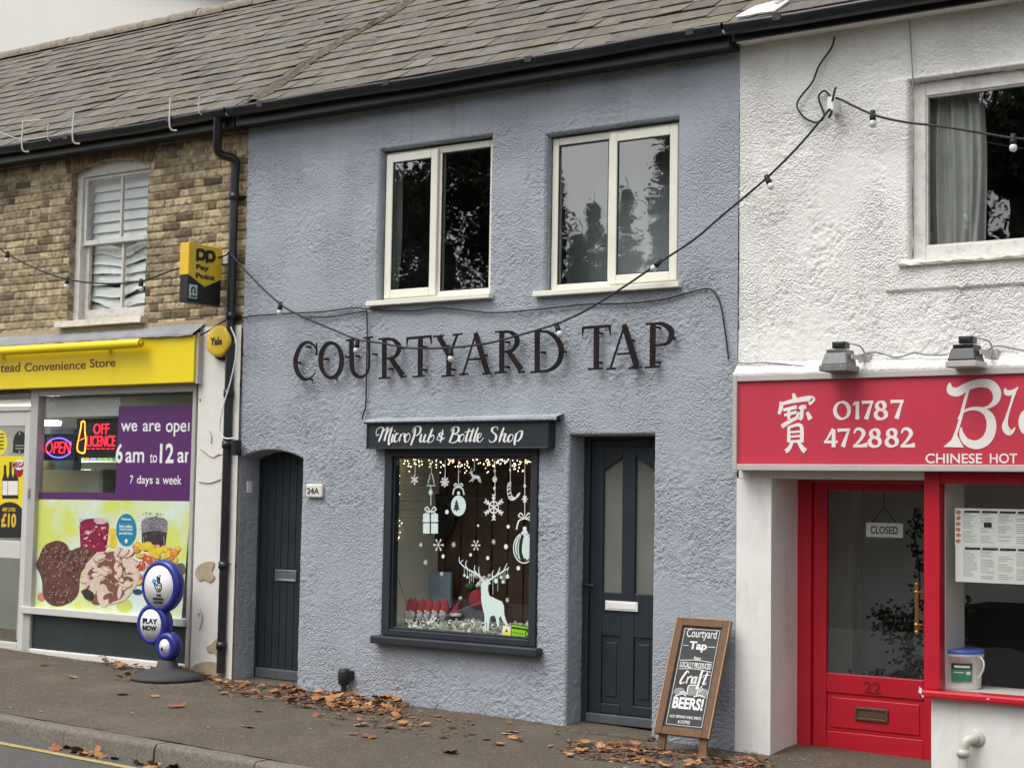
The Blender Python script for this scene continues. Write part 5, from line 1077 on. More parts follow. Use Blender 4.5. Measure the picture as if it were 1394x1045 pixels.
q = P(66, 632, .5); b = MB(); b.lathe((q.x, .5, q.z - .05), [(0, 0), (.06, .0), (.065, .05), (.045, .09), (0, .1)], 16); b.build('white_tub', K['white'], loc=(q.x, .5, q.z - .05), label='small white tub on the shelf unit inside the shop', cat='tub')
plc = wallpl(.06); 
# brick wall: sash window with broken blind
x0, x1, z0_, z1_ = BW['l'], BW['r'], BW['b'], BW['t']; yw = .115; zm = P(145, 328, yw).z; xm = P(162, 330, yw).x
b = MB(); b.box(x0 - .02, x0 + .07, yw - .02, yw + .10, z0_, z1_ + .09); b.box(x1 - .07, x1 + .03, yw - .02, yw + .10, z0_, z1_ + .09); pl_ = wallpl(yw - .02)
b.poly(pl_, [(x0 + .07, z1_ - .035), (x1 - .07, z1_ - .035), (x1 - .07, z1_ + .11), (x0 + .07, z1_ + .11)], -.1, 0)
swn = b.build('window', K['wood_white'], shop, bevel=.005)
s = MB(); s.frame(x0 + .072, x1 - .072, zm - .02, z1_ - .037, yw + .01, yw + .045, .035, b=.045, t=.03); s.box(xm - .012, xm + .012, yw + .011, yw + .044, zm + .025, z1_ - .067); s.build('upper_sash', K['wood_white'], swn, bevel=.003)
s = MB(); s.frame(x0 + .072, x1 - .072, z0_ + .022, zm + .015, yw + .047, yw + .085, .05, b=.11, t=.035); s.box(xm - .012, xm + .012, yw + .048, yw + .084, z0_ + .132, zm - .02); s.build('lower_sash', K['sillw'], swn, bevel=.003)
g = MB(); g.box(x0 + .1, x1 - .1, yw + .026, yw + .030, zm + .02, z1_ - .06); g.build('pane', K['glass'], swn); g = MB(); g.box(x0 + .11, x1 - .11, yw + .064, yw + .068, z0_ + .12, zm - .015); g.build('pane', K['glass'], swn)
sx0, sx1 = P(76, 442, -.06).x, P(193, 435, -.06).x; q = MB(); n = 14; V = []; F = []
for i in range(n + 1):
    x = sx0 + (sx1 - sx0) * i / n; j = lambda: random.uniform(-.004, .004)
    V += [(x, yw - .02, z0_ + .03), (x, -.075 + j(), z0_ + .012 + j()), (x, -.08 + j(), z0_ - .045 + j()), (x, .03, z0_ - .05)]
for i in range(n):
    for k in range(3): F.append((i * 4 + k, i * 4 + k + 1, (i + 1) * 4 + k + 1, (i + 1) * 4 + k))
F += [(0, 1, 2, 3), (4 * n + 3, 4 * n + 2, 4 * n + 1, 4 * n)]; q.add(V, F); q.build('sill', K['sillw'], swn)
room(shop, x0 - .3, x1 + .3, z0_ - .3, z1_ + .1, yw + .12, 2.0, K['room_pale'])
b = MB(); k = 0; z = z1_ - .03
while z > z0_ + .06:
    low = z < zm - .02; n = 14; V = []; F = []; sg = random.uniform(-.015, .06) if low else 0; lean = random.uniform(-.09, .09) if low else random.uniform(-.008, .008); pk = random.uniform(.25, .75); fl2 = random.uniform(-.03, .03) if low else 0
    for i in range(n + 1):
        t = i / n; x = x0 + .09 + (x1 - x0 - .18) * t; dz = -sg * max(0, 1 - abs(t - pk) / .35) + lean * (t - .5) + fl2 * math.sin(7 * t + k)
        V += [(x, yw + .134 + random.uniform(-.002, .002), z + .062 + dz), (x, yw + .118 + .012 * low * random.random(), z + .012 + dz), (x, yw + .105, z - .036 + dz)]
    for i in range(n): F += [(3 * i, 3 * i + 1, 3 * i + 4, 3 * i + 3), (3 * i + 1, 3 * i + 2, 3 * i + 5, 3 * i + 4)]
    b.add(V, F, True); z -= .098; k += 1
b.build('window_blind', K['slat'], loc=((x0 + x1) / 2, yw + .12, z1_), label='white slatted blind, its lower slats bent, in the brick wall window', cat='blind')
# PayPoint projecting sign
xf = P(303, 376, -.06).x; pp_ = Pl((xf, 0, 0), (0, 1, 0)); zy = zoomer(pp_, 240, 320, 5.8)
TL, TR, BL, BR = zy(105, 62), zy(366, 100), zy(80, 530), zy(350, 560)
ya, yb2 = (TL[0] + BL[0]) / 2, (TR[0] + BR[0]) / 2; za, zc = (BL[1] + BR[1]) / 2, (TL[1] + TR[1]) / 2
b = MB(); b.box(xf - .10, xf - .002, ya + .003, yb2 - .003, za, zc - .09); ps = b.build('projecting_sign', K['ink'], loc=(xf, 0, za), bevel=.006, label='yellow and black projecting Pay Point sign on the brick wall', cat='sign')
ys = zy(100, 310)[1]; yp = zy(225, 410)[1]
b = MB(); b.poly(pp_, [(ya, zc), (yb2, zc), (yb2, ys), ((ya + yb2) / 2, yp), (ya, ys)], -.105, .004); b.build('shield', K['yellowb'], ps, bevel=.006)
b = MB(); um = (yb2 - ya)
def pt(fx, fz): return (ya + um * fx, zc - (zc - za) * fz)
for txt, a, c, d, e, bo in (('Pay', .22, .455, .60, .345, .035), ('Point', .22, .58, .78, .49, .035)):
    p0, p1 = pt(a, c), pt(d, e); b.text(pp_, txt, (*p0, *p1), .004, .007, bo)
for x_ in (.25, .53):
    b.ribbon(pp_, [(*pt(x_, .30), .032), (*pt(x_, .09), .032)], .004, .0065, sm=False)
    b.ribbon(pp_, [(*pt(x_, .105), .026), (*pt(x_ + .16, .105), .03), (*pt(x_ + .21, .175), .036), (*pt(x_ + .15, .245), .03), (*pt(x_ + .02, .245), .026)], .004, .007)
b.build('lettering', K['ink'], ps)
b = MB(); p0, p1 = pt(.05, .93), pt(.28, .70); b.slab(pp_, p0[0], p1[0], p0[1], p1[1], -.001, .002); b.build('badge', mat('mint_badge', (.45, .68, .62), .5), ps)
b = MB(); b.ribbon(pp_, [(*pt(.12, .85), .014), (*pt(.12, .77), .014), (*pt(.165, .745), .014), (*pt(.21, .77), .014), (*pt(.21, .85), .014)], .002, .005); b.ribbon(pp_, [(*pt(.08, .895), .014), (*pt(.25, .895), .014)], .002, .005, sm=False); b.build('badge_mark', K['ink'], ps)
b = MB(); b.box(xf - .07, xf - .03, yb2 - .004, .03, zc - .12, zc - .08); b.box(xf - .07, xf - .03, yb2 - .004, .03, za + .05, za + .09); b.build('bracket', K['aluB'], ps)
# alarm box
q = P(297, 464, -.09); b = MB(); b.lathe((q.x, 0.0, q.z), [(.136, 0), (.136, .085), (.129, .098), (.11, .103), (0, .104)], 36, ax=(0, -1, 0)); al = b.build('alarm_box', K['yellowb'], loc=(q.x, 0, q.z - .15), label='round yellow Yale alarm box on the white pilaster', cat='alarm box')
b = MB(); pl_ = wallpl(-.104); (a, c), (d, e) = zoomer(pl_, 240, 320, 5.8)(268, 872), zoomer(pl_, 240, 320, 5.8)(362, 802); b.text(pl_, 'Yale', (a, c, d, e), -.001, .003, .03); b.build('lettering', K['ink'], al)
b = MB(); b.lathe((q.x + .01, -.0, q.z - .04), [(.125, -.0), (.125, .05), (0, .055)], 28, ax=(0, -1, 0)); b.build('backplate', K['blackm'], al)
# wire guard on the shop gutter
wg = thing('bird_wire', 'thin pale posts and slack wires standing along the left gutter', 'bird wire', (P(98, 185, -.27).x, -.27, EAVE))
for i, (x, yt, yb2) in enumerate(((30, 164, 205), (65, 168, 192), (99, 153, 194), (231, 133, 176), (271, 130, 156))):
    p0, p1 = P(x, yb2, GY - .07), P(x, yt, GY - .07); s = MB(); s.tube([(p0.x + .05, GY - .03, p0.z - .01), (p0.x, GY - .07, p0.z + .02), (p0.x, GY - .07, p1.z)], .008 if i in (0, 2, 3) else .004, 6, sub=4); s.build('post', K['alu'], wg)
for q in ([(0, 180), (30, 190), (65, 186), (99, 178)], [(150, 172), (180, 150), (215, 136), (231, 131), (255, 136), (278, 148)], [(30, 166), (65, 162), (99, 155)]):
    s = MB(); s.tube([P(x, y, GY - .07) for x, y in q], .004, 5, sub=4); s.build('wire', K['rusticedge'] if q[0][0] == 150 else K['alu'], wg)
# lottery sign
q = P(228, 905, -.30); ly, lx = -.30, q.x; gz0 = float(zg(lx, ly))
lt = thing('lottery_sign', 'blue three-disc National Lottery pavement sign on a round dark base', 'pavement sign', (lx, ly, gz0))
pc0 = P(228, 917, ly); r0 = (P(268, 917, ly).x - P(188, 917, ly).x) / 2
b = MB(); r0 *= .88; hb = P(228, 897, ly).z - gz0; b.lathe((lx, ly, gz0 - .005), [(0, 0), (r0, 0), (r0 * 1.0, .02), (r0 * .85, .05), (r0 * .45, .085), (r0 * .30, .10), (r0 * .26, hb), (0, hb)], 36); b.build('base', K['base'], lt)
def disc(cx, cy, ry, wx, wy, wrx, wry, txt):
    p = P(cx, cy, ly); r = (P(cx, cy - ry, ly).z - P(cx, cy + ry, ly).z) / 2; pw = P(wx, wy, ly - .055); wr = (P(wx, wy - wry, ly - .055).z - P(wx, wy + wry, ly - .055).z) / 2
    s = MB(); s.lathe((p.x, ly + .05, p.z), [(0, 0), (r * .93, 0), (r, .025), (r, .075), (r * .93, .10), (wr * 1.04, .105), (wr * 1.0, .098), (0, .096)], 40, ax=(0, -1, 0)); s.build('disc', K['lblue'], lt)
    s = MB(); s.lathe((p.x, ly - .046, p.z), [(0, 0), (wr * .985, 0), (wr * .985, .006), (0, .012)], 36, ax=(0, -1, 0)); return s.build('disc_face', K['plate'], lt), p, wr
f1, p1, w1 = disc(222, 797, 36, 217, 797, 20, 28.5, 0); f2, p2, w2 = disc(211, 849, 29, 207, 853, 15, 21, 0); f3, p3, w3 = disc(230, 879, 19.5, 226, 886, 7.5, 10.5, 0)
pL = wallpl(ly - .0585)
b = MB()
for i, tx in enumerate(('THE', 'NATIONAL', 'LOTTERY')):
    hw_ = (.16, .36, .32)[i] * w1; zc_ = p1.z - w1 * (.44 + .17 * i); b.text(pL, tx, (p1.x - hw_ + .05 * w1, zc_ - .055 * w1, p1.x + hw_ + .05 * w1, zc_ + .055 * w1), -.004, .0015, .03)
def hp(x, y): return (p1.x + w1 * x, p1.z + w1 * y)
for q in ([(-.22, .02), (-.25, .12), (-.14, .06), (-.06, .0), (-.02, .12), (.02, .34), (.08, .42), (.10, .30), (.10, .12)], [(.02, .16), (.0, .36), (-.04, .46), (-.10, .40), (-.06, .26), (.06, .12)], [(.10, .14), (.20, .12), (.24, .0), (.20, -.18), (.06, -.26), (-.08, -.22), (-.20, -.04), (-.22, .02)], [(-.04, -.10), (.04, -.17), (.14, -.10)], [(.06, .02), (.10, .04)], [(.14, .0), (.18, .02)]):
    b.ribbon(pL, [(*hp(*p), .009) for p in q], -.004, .001)
b.build('lettering', K['ink'], f1)
b = MB(); b.poly(pL, [hp(-.30, .38), hp(-.12, .26), hp(-.16, .12), hp(-.32, .08), hp(-.44, .22)], -.004, .0008); b.poly(pL, [hp(.10, .58), hp(.17, .52), hp(.10, .46), hp(.04, .52)], -.004, .0008); b.build('logo_flash', K['sky_blue'], f1)
b = MB()
for i, tx in enumerate(('PLAY', 'NOW')):
    zc_ = p2.z + w2 * (.22 - .46 * i); b.text(pL, tx, (p2.x - w2 * .68, zc_ - w2 * .17, p2.x + w2 * (.66 if i == 0 else .62), zc_ + w2 * .17), -.004, .0015, .03)
b.build('lettering', K['ink'], f2)
b = MB(); b.ribbon(pL, [(p3.x - w3 * .5, p3.z - w3 * .5, .012), (p3.x - w3 * .35, p3.z - w3 * .2, .012), (p3.x - w3 * .3, p3.z - w3 * .6, .012)], -.004, .001); b.build('logo_mark', K['ink'], f3)

# ------------------------------------------------------------------ takeaway front
YT = -.14; tx0 = P(998, 575, YT).x; tz1, tz0 = P(1197, 505, YT).z, P(1197, 641, YT).z; TXE = 5.45
b = MB(); b.frame(tx0, TXE, tz0, tz1, YT - .012, .0, .032, b=.042, t=.042); b.build
tf = b.build('takeaway_sign', mat('dull_sign_frame', (.47, .44, .41), .45, .08, 6, dirt=.3, dcol=(.3, .27, .24), ds=6), loc=((tx0 + TXE) / 2, 0, tz0), bevel=.004, label='long red takeaway sign with a white phone number 01787 472882', cat='sign')
b = MB(); b.box(tx0 + .02, TXE - .02, YT + .008, -.005, tz0 + .03, tz1 - .03); b.build('face', K['redsign'], tf)
plt_ = wallpl(YT + .008); zt = zoomer(plt_, 1000, 500, 3.538)
b = MB()
def tr_(pts, **k): b.ribbon(plt_, [(*zt(p[0], p[1]), p[2]) for p in pts], -.002, .002, **k)
W_, w_ = .026, .014
def d0(cx, cy, rx, ry): tr_([(cx + rx * math.cos(t), cy + ry * math.sin(t), .012 + .014 * abs(math.cos(t + .3))) for t in np.linspace(0, 2 * math.pi, 18, False)], closed=True, n=3)
def d1(x, yt, yb): tr_([(x, yt, W_), (x, (yt + yb) / 2, W_ * .85), (x, yb, W_ * 1.1)]); tr_([(x - 22, yt + 18, .008), (x - 6, yt + 4, .02)])
def d7(x0_, x1_, yt, yb): tr_([(x0_, yt + 10, .026), (x0_ + 8, yt + 8, .020), (x1_, yt + 6, .018)], sm=False); tr_([(x1_ - 2, yt + 2, .014), (x1_ - 14, yt + 30, .018), (x1_ - 34, yb, .030)])
def d8(cx, cy, s=1.0): d0(cx, cy - 20 * s, 19 * s, 19 * s); d0(cx, cy + 21 * s, 25 * s, 22 * s)
def d4(x, yt, yb): tr_([(x + 44, yt, .022), (x + 6, yb - 26, .010)]); tr_([(x, yb - 25, .018), (x + 66, yb - 26, .016)]); tr_([(x + 46, yt + 2, .024), (x + 46, yb, .028)])
def d2(x, yt, yb): tr_([(x + 4, yt + 24, .010), (x + 14, yt + 6, .016), (x + 34, yt + 4, .020), (x + 50, yt + 22, .026), (x + 38, yt + 50, .020), (x + 6, yb - 6, .012)]); tr_([(x, yb - 6, .018), (x + 40, yb - 6, .020), (x + 64, yb - 10, .030), (x + 66, yb - 22, .006)], sm=False)
d0(518, 207, 34, 40); d1(592, 164, 250); d7(614, 668, 160, 250); d8(705, 205); d7(752, 814, 156, 247)
d4(432, 296, 384); d7(497, 556, 294, 382); d2(572, 293, 384); d8(676, 338); d8(758, 337); d2(800, 292, 384)
b.build('phone_number', K['signw'], tf); b = MB()
# seal-style character
for q in ([(283, 125, .02), (290, 150, .03)], [(222, 165, .02), (225, 190, .03), (214, 225, .02)], [(222, 178, .02), (290, 160, .03), (375, 150, .036), (360, 178, .02)], [(235, 205, .02), (300, 190, .026)], [(240, 230, .018), (300, 215, .022)], [(262, 195, .022), (262, 250, .022)], [(228, 285, .03), (262, 262, .026), (310, 238, .022)],
          [(310, 195, .02), (345, 190, .026)], [(328, 180, .02), (322, 240, .026), (312, 250, .01)], [(350, 215, .02), (366, 250, .036)], [(312, 215, .014), (300, 240, .022)],
          [(262, 285, .02), (262, 360, .026)], [(262, 288, .018), (320, 280, .024), (324, 362, .028)], [(266, 312, .014), (316, 308, .014)], [(266, 334, .014), (316, 330, .014)], [(264, 358, .018), (320, 354, .018)], [(278, 362, .02), (262, 392, .028), (246, 404, .03)], [(308, 358, .02), (326, 388, .03), (342, 404, .036)]):
    tr_(q)
b.build('seal_character', K['signw'], tf); b = MB()
# the big swash initials
tr_([(1036, 74, .010), (1040, 108, .05), (1075, 118, .055), (1120, 92, .05), (1180, 76, .05), (1232, 82, .055), (1262, 118, .055), (1258, 160, .040), (1228, 188, .020), (1195, 196, .010)])
tr_([(1128, 100, .016), (1105, 180, .020), (1085, 260, .020), (1062, 330, .020), (1040, 378, .03)]); b.poly(plt_, [zt(*p) for p in ((1006, 383), (1042, 352), (1066, 310), (1082, 345), (1104, 385))], -.002, .0032)
tr_([(1078, 250, .012), (1100, 215, .014), (1150, 198, .020), (1200, 208, .035), (1232, 245, .055), (1236, 300, .062), (1212, 350, .062), (1165, 372, .055), (1118, 358, .045), (1094, 322, .03), (1092, 288, .008)])
tr_([(1302, 100, .006), (1312, 122, .034), (1340, 118, .026), (1366, 96, .008)]); tr_([(1350, 112, .024), (1335, 165, .014), (1312, 240, .018), (1304, 285, .040), (1322, 312, .040), (1342, 304, .018), (1352, 288, .006)])
tr_([(1420, 220, .03), (1396, 225, .04), (1388, 265, .05), (1398, 305, .04), (1425, 312, .03), (1445, 270, .04)], closed=True)
tr_([(1480, 225, .03), (1480, 310, .03)])
b.build('shop_name', K['signw'], tf)
for txt, xa, xb in (('CHINESE', 920, 1193), ('HOT', 1230, 1362), ('FOOD', 1402, 1560)):
    b = MB(); (a, c), (d, e) = zt(xa, 461), zt(xb, 414); b.text(plt_, txt, (a, c, d, e), -.001, .002, .012); b.build('lettering', K['signw'], tf)
# rough mortar ledge above the sign, cable along it
V, F = [], []; n = 150
for i in range(n + 1):
    x = XR + .01 + (TXE - XR) * i / n; j = float(vnoise(x, 0, .25, 61)); k2 = random.uniform(-.006, .006)
    for (y, z) in ((-.008, .085 + .035 * j + k2), (-.035, .06 + .03 * j + k2), (-.07 - .02 * j, .03 + k2), (-.09 - .02 * j + k2, .003), (-.01, .001)): V.append((x, y, tz1 + z))
for i in range(n):
    for j in range(4): F.append((i * 5 + j, i * 5 + j + 1, (i + 1) * 5 + j + 1, (i + 1) * 5 + j))
npmesh('ledge', V, F, K['white_rc'], take, smooth=True)
b = MB(); b.box(XR + .02, TXE, -.01, .44, tz0 - .05, tz1); b.build('lintel', K['white_smooth'], take)
# column
cx1 = P(1050, 800, 0).x
def col_h(X, Z): return .006 + .006 * (vnoise(X, Z, .5, 71) - .5) + .0015 * (vnoise(X, Z, .06, 72) - .5)
gridwall('column', XR + .002, cx1, -.4, tz0 - .05, .02, [], col_h, K['white_smooth'], take)
YR = .45
b = MB(); b.box(XR + .01, cx1 - .002, .004, YR + .06, -.4, tz0 - .051); b.build('column_core', K['white_smooth'], take, bevel=.004)
# recessed red door
j0 = P(1085, 800, YR).x; j1 = P(1106, 800, YR).x; s1 = P(1125, 800, YR).x; g1 = P(1257, 800, YR).x; zdt = P(1190, 668, YR).z; zgb = P(1190, 920, YR).z; dbt = P(1180, 1036, YR).z; de = g1 + .12
fr = MB(); fr.box(j0, j1, YR - .03, YR + .07, dbt - .02, tz0); fr.box(de + .003, de + .10, YR - .03, YR + .07, dbt - .02, tz0); fr.box(j1, de + .003, YR - .03, YR + .07, zdt + .055, tz0)
rd = fr.build('door', K['red'], take, bevel=.005)
lf = MB(); lf.box(j1 + .004, s1, YR, YR + .045, dbt, zdt + .05); lf.box(g1, de, YR, YR + .045, dbt, zdt + .05); lf.box(s1, g1, YR + .001, YR + .044, zdt, zdt + .05)
zpt, zpb = P(1190, 947, YR).z, P(1190, 1000, YR).z
lf.box(s1, g1, YR + .001, YR + .044, zpt, zgb); lf.box(s1, g1, YR + .001, YR + .044, dbt, zpb); lf.box(s1, g1, YR + .014, YR + .03, zpb, zpt); lf.box(s1 + .03, g1 - .03, YR + .004, YR + .03, zpb + .025, zpt - .03)
lf.box(j1 + .02, g1 + .03, YR - .012, YR + .001, dbt + .0, dbt + .05)
lf.build('door_leaf', K['red'], rd, bevel=.006)
g = MB(); g.box(s1 - .005, g1 + .005, YR + .018, YR + .024, zgb - .005, zdt + .005); g.build('pane', K['glass'], rd)
l0, l1, lz0, lz1 = R(1164, 963, 1209, 981, YR - .002); s = MB(); s.frame(l0, l1, lz0, lz1, YR - .012, YR + .004, .018); s.box(l0 + .018, l1 - .018, YR - .004, YR + .004, lz0 + .018, lz1 - .018); s.build('letter_flap', K['brassd'], rd, bevel=.004)
pl_ = wallpl(YR); b = MB(); (a, c), (d, e) = pl_.uv(1176, 942), pl_.uv(1199, 928); b.text(pl_, '22', (a, c, d, e), -.001, .004, .015); b.build('number', mat('red_number', (.22, .01, .015), .4), rd)
hx = P(1248, 830, YR - .06).x; hz0, hz1 = P(1248, 860, YR - .06).z, P(1248, 795, YR - .06).z; b = MB(); b.tube([(hx, YR - .06, hz0), (hx, YR - .06, hz1)], .014, 12, sm=False)
for zz_ in (hz0 + .05, hz1 - .05): b.tube([(hx, YR - .06, zz_), (hx + .03, YR - .05, zz_), (hx + .07, YR, zz_)], .008, 8); b.lathe((hx, YR - .06, zz_ - .01), [(0, 0), (.02, 0), (.02, .02), (0, .02)], 12)
for zz_ in (hz0, hz1): b.ball((hx, YR - .06, zz_), .018, 10)
b.build('handle', K['brass'], rd)
q = P(1204, 721, YR - .004); pls = wallpl(YR + .034); zc_ = zoomer(pls, 1044, 640, 3.983); a0_, a1_ = zc_(537, 282), zc_(738, 366)
b = MB(); b.slab(pls, a0_[0], a1_[0], a1_[1], a0_[1], -.004, 0); cs = b.build('closed_sign', K['plate'], loc=((a0_[0] + a1_[0]) / 2, YR + .034, a1_[1]), label='white CLOSED sign hanging inside the red door', cat='sign', bevel=.002)
b = MB(); (a, c), (d, e) = zc_(562, 342), zc_(710, 305); b.text(pls, 'CLOSED', (a, c, d, e), .0002, .0022, .012); b.build('lettering', K['ink'], cs)
b = MB(); 
for q in ([(570, 282), (637, 200)], [(700, 282), (637, 200)], [(637, 200), (637, 120)]): b.tube([pls.pt(*zc_(*p), .002) for p in q], .0025, 5, sm=False)
b.build('cord', K['gap'], cs)
# takeaway shop window
YW2 = .02; p0 = P(1258, 800, -.03).x; p1_ = P(1279, 800, -.03).x; zsi = P(1330, 942, YW2).z
fr = MB(); fr.box(p0, p1_, -.03, .07, zsi, tz0); fr.box(p1_, TXE, -.02, .07, tz0 - .075, tz0 - .002); fr.box(TXE - .1, TXE, -.02, .07, zsi, tz0 - .075)
tw = fr.build('shop_window', K['red'], take, bevel=.006)
zs0 = P(1330, 955, -.06).z; s = MB(); s.box(P(1252, 945, -.05).x, TXE, -.075, .07, zs0, zsi - .002); s.build('sill', K['red'], tw, bevel=.012)
for (px, py, rx_, rz_, yy) in ((1253, 939, .012, .02, -.0775), (1256, 947, .008, .006, -.0775), (1345, 951, .009, .004, -.0775)):
    b = MB(); pl_ = wallpl(yy); b.ell(pl_, pl_.uv(px, py), rx_, rz_, -.002, .0008, 9, jit=.4); b.build('paint_chip', K['signw'], tw)
g = MB(); g.box(p1_ - .01, TXE - .09, .03, .036, zsi, tz0 - .07); g.build('pane', K['glass'], tw)
b = MB(); bm0 = P(1279, 800, .05).x; b.box(p1_ - .03, p1_ + .004, .072, .42, zsi - .3, tz0); b.build('bay_side', K['white_old'], take)
b = MB(); b.box(p1_ - .03, TXE, .072, .46, zsi - .04, zsi - .005); b.build('window_board', K['white_old'], take)
dw0 = P(1268, 1000, 0).x
def dw_h(X, Z): return .008 * (vnoise(X, Z, .6, 73) - .5) + .002 * (vnoise(X, Z, .07, 74) - .5)
gridwall('dwarf_wall', dw0, 5.6, -.4, zs0 + .005, .02, [], dw_h, K['white_smooth'], take)
b = MB(); b.box(dw0, 5.58, .006, .40, -.4, zs0 - .001); b.build('dwarf_wall_core', K['white_smooth'], take)
b = MB(); b.box(cx1 - .01, dw0 + .01, -.03, YR + .06, -.4, dbt - .004); b.build('door_step', mat('sandy_step', (.34, .22, .13), .85, .15, 15, .3, 80), take, bevel=.008)
room(take, XR + .12, 5.5, -.2, tz0 + .05, YR + .08, 1.9, K['room_grey'])
b = MB(); q = P(1165, 780, .9); b.box(XR + .15, P(1124, 780, 1.2).x, .75, 1.2, -.2, tz0); b.box(P(1128, 780, 1.3).x, P(1164, 780, 1.3).x, 1.25, 1.35, -.2, tz0); b.build('inner_wall', K['room_pale'], take)
b = MB(); q = P(1360, 900, .85); b.box(P(1300, 850, .9).x, 5.4, .8, 1.6, -.2, P(1360, 828, .85).z); b.build('counter', K['gap'], loc=(4.4, 1.2, -.2), label='dark serving counter inside the takeaway', cat='counter', bevel=.01)
# climbing houseplants
def plant(name, label, pts, spread, n, y):
    t = thing(name, label, 'plant', P(*pts[0], y)); V, F = [], []; st = MB(); c = [P(px, py, y) for px, py in pts]; st.tube(c, .006, 5); st.build('stem', K['bark'], t)
    cc = catmull([tuple(q) for q in c], False, 20)
    for i in range(n):
        q = Vector(random.choice(cc)) + Vector((random.gauss(0, spread), random.gauss(0, spread * .6), random.gauss(0, spread))); a = Vector((random.gauss(0, 1), random.gauss(0, 1), random.gauss(0, .6) - .4)).normalized(); d = a.cross(Vector((random.gauss(0, 1), random.gauss(0, 1), random.gauss(0, 1)))).normalized(); L_ = random.uniform(.03, .055); o = len(V)
        V += [q, q + a * L_ * .5 + d * L_ * .38, q + a * L_, q + a * L_ * .5 - d * L_ * .38]; F.append((o, o + 1, o + 2, o + 3))
    npmesh('foliage', V, F, K['leafplant'], t, smooth=False)
plant('houseplant', 'dark leafy houseplant filling the lower part of the red door glass', [(1250, 935), (1235, 890), (1240, 850), (1215, 850), (1200, 838)], .055, 460, .75)
plant('houseplant', 'low dark trailing plant along the bottom of the red door glass', [(1170, 925), (1200, 922), (1235, 920), (1256, 905)], .035, 240, .72)
plant('houseplant', 'dark plant hanging behind the brass handle of the red door', [(1255, 700), (1245, 725), (1252, 790), (1248, 850)], .03, 150, .8)
plant('houseplant', 'slim dark plant at the left of the takeaway window', [(1302, 870), (1304, 835), (1306, 815)], .03, 90, .5)
# menus and bucket
plm = wallpl(.042); zm_ = zoomer(plm, 1044, 640, 3.983)
GM = [('menu_sheet', 'upper menu sheet, cream toned, taped inside the takeaway window', 1020, 210, 1560, 412, .0), ('menu_sheet', 'lower menu sheet, plain white, taped inside the takeaway window', 1022, 415, 1560, 606, .002)]
for nm, lab, xa, ya, xb, yb2, off in GM:
    (a, c), (d, e) = zm_(xa, yb2 - 4), zm_(xb, ya + 4); b = MB(); b.slab(plm, a, d, c, e, -.003 - off, -off); o = b.build(nm, K['paper'], loc=(a, .042, c), label=lab, cat='menu', group='menus in the takeaway window')
    b = MB(); rows = int((e - c) / .0125)
    for cl in range(5):
        ua = a + .05 + (d - a - .06) * cl / 5; ub = ua + (d - a) / 5 - .03
        for r_ in range(2, rows - 1):
            if random.random() < .85: b.slab(plm, ua, ua + (ub - ua) * random.uniform(.5, 1), c + r_ * .0125, c + r_ * .0125 + .005, -off, -off + .0008)
    b.build('print', K['greyink'], o)
    b = MB()
    for cl in range(4): ua = a + .06 + (d - a - .06) * cl / 5; b.slab(plm, ua, ua + .10, e - .028, e - .014, -off, -off + .0012)
    if off == 0:
        b.slab(plm, a + .185, a + .235, c + .12, c + .15, -off, .001)
    b.build('headings', K['ink'], o)
    if off == 0:
        b = MB()
        for k in range(6): b.ell(plm, (a + .022, c + .03 + k * .036), .016, .014, -.001, .001, 10, jit=.2)
        b.build('food_pictures', mat('dish_photo', (.55, .22, .14), .5, .4, 60), o)
yb3 = .24; q0, q1 = P(1281, 930, yb3), P(1337, 930, yb3); bx_ = (q0.x + q1.x) / 2; br_ = (q1.x - q0.x) / 2; bz0 = zsi - .004; bh = P(1310, 886, yb3).z - bz0
t = thing('bucket', 'white plastic bucket with a blue lid and green label on the window board', 'bucket', (bx_, yb3, bz0))
s = MB(); s.lathe((bx_, yb3, bz0), [(0, 0), (br_ * .88, 0), (br_ * .90, .01), (br_, bh - .03), (br_ * 1.05, bh - .028), (br_ * 1.05, bh), (0, bh)], 32); s.build('tub', K['bucket'], t)
s = MB(); s.lathe((bx_, yb3, bz0 + bh), [(br_ * 1.07, -.008), (br_ * 1.08, .006), (br_ * 1.04, .018), (br_ * .9, .014), (0, .014)], 32); s.build('lid', K['bluelid'], t)
s = MB(); s.tube([(bx_ + br_ * .98, yb3 - .04, bz0 + bh - .02), (bx_ + br_ * 1.22, yb3 - .06, bz0 + bh - .05), (bx_ + br_ * 1.22, yb3 - .07, bz0 + bh - .10), (bx_ + br_ * 1.0, yb3 - .06, bz0 + bh - .15)], .006, 8); s.build('handle', K['bucket'], t)
def curved(b, m, a0, a1, z0, z1, r): 
    n = 10; V = []
    for i in range(n + 1):
        a = a0 + (a1 - a0) * i / n; V += [(bx_ + r * math.sin(a), yb3 - r * math.cos(a), bz0 + z0), (bx_ + r * math.sin(a), yb3 - r * math.cos(a), bz0 + z1)]
    b.mat(m).add(V, [(2 * i, 2 * i + 2, 2 * i + 3, 2 * i + 1) for i in range(n)], True)
s = MB(); r_ = br_ * 1.008; curved(s, K['greenl'], -.15, .85, bh * .22, bh * .55, r_); curved(s, K['ink'], -.15, .85, bh * .551, bh * .72, r_); curved(s, K['white'], -.0, .72, bh * .60, bh * .66, r_ + .001); curved(s, K['white'], -.0, .45, bh * .46, bh * .49, r_ + .001); curved(s, K['white'], .55, .75, bh * .42, bh * .50, r_ + .001)
s.build('label', None, t)
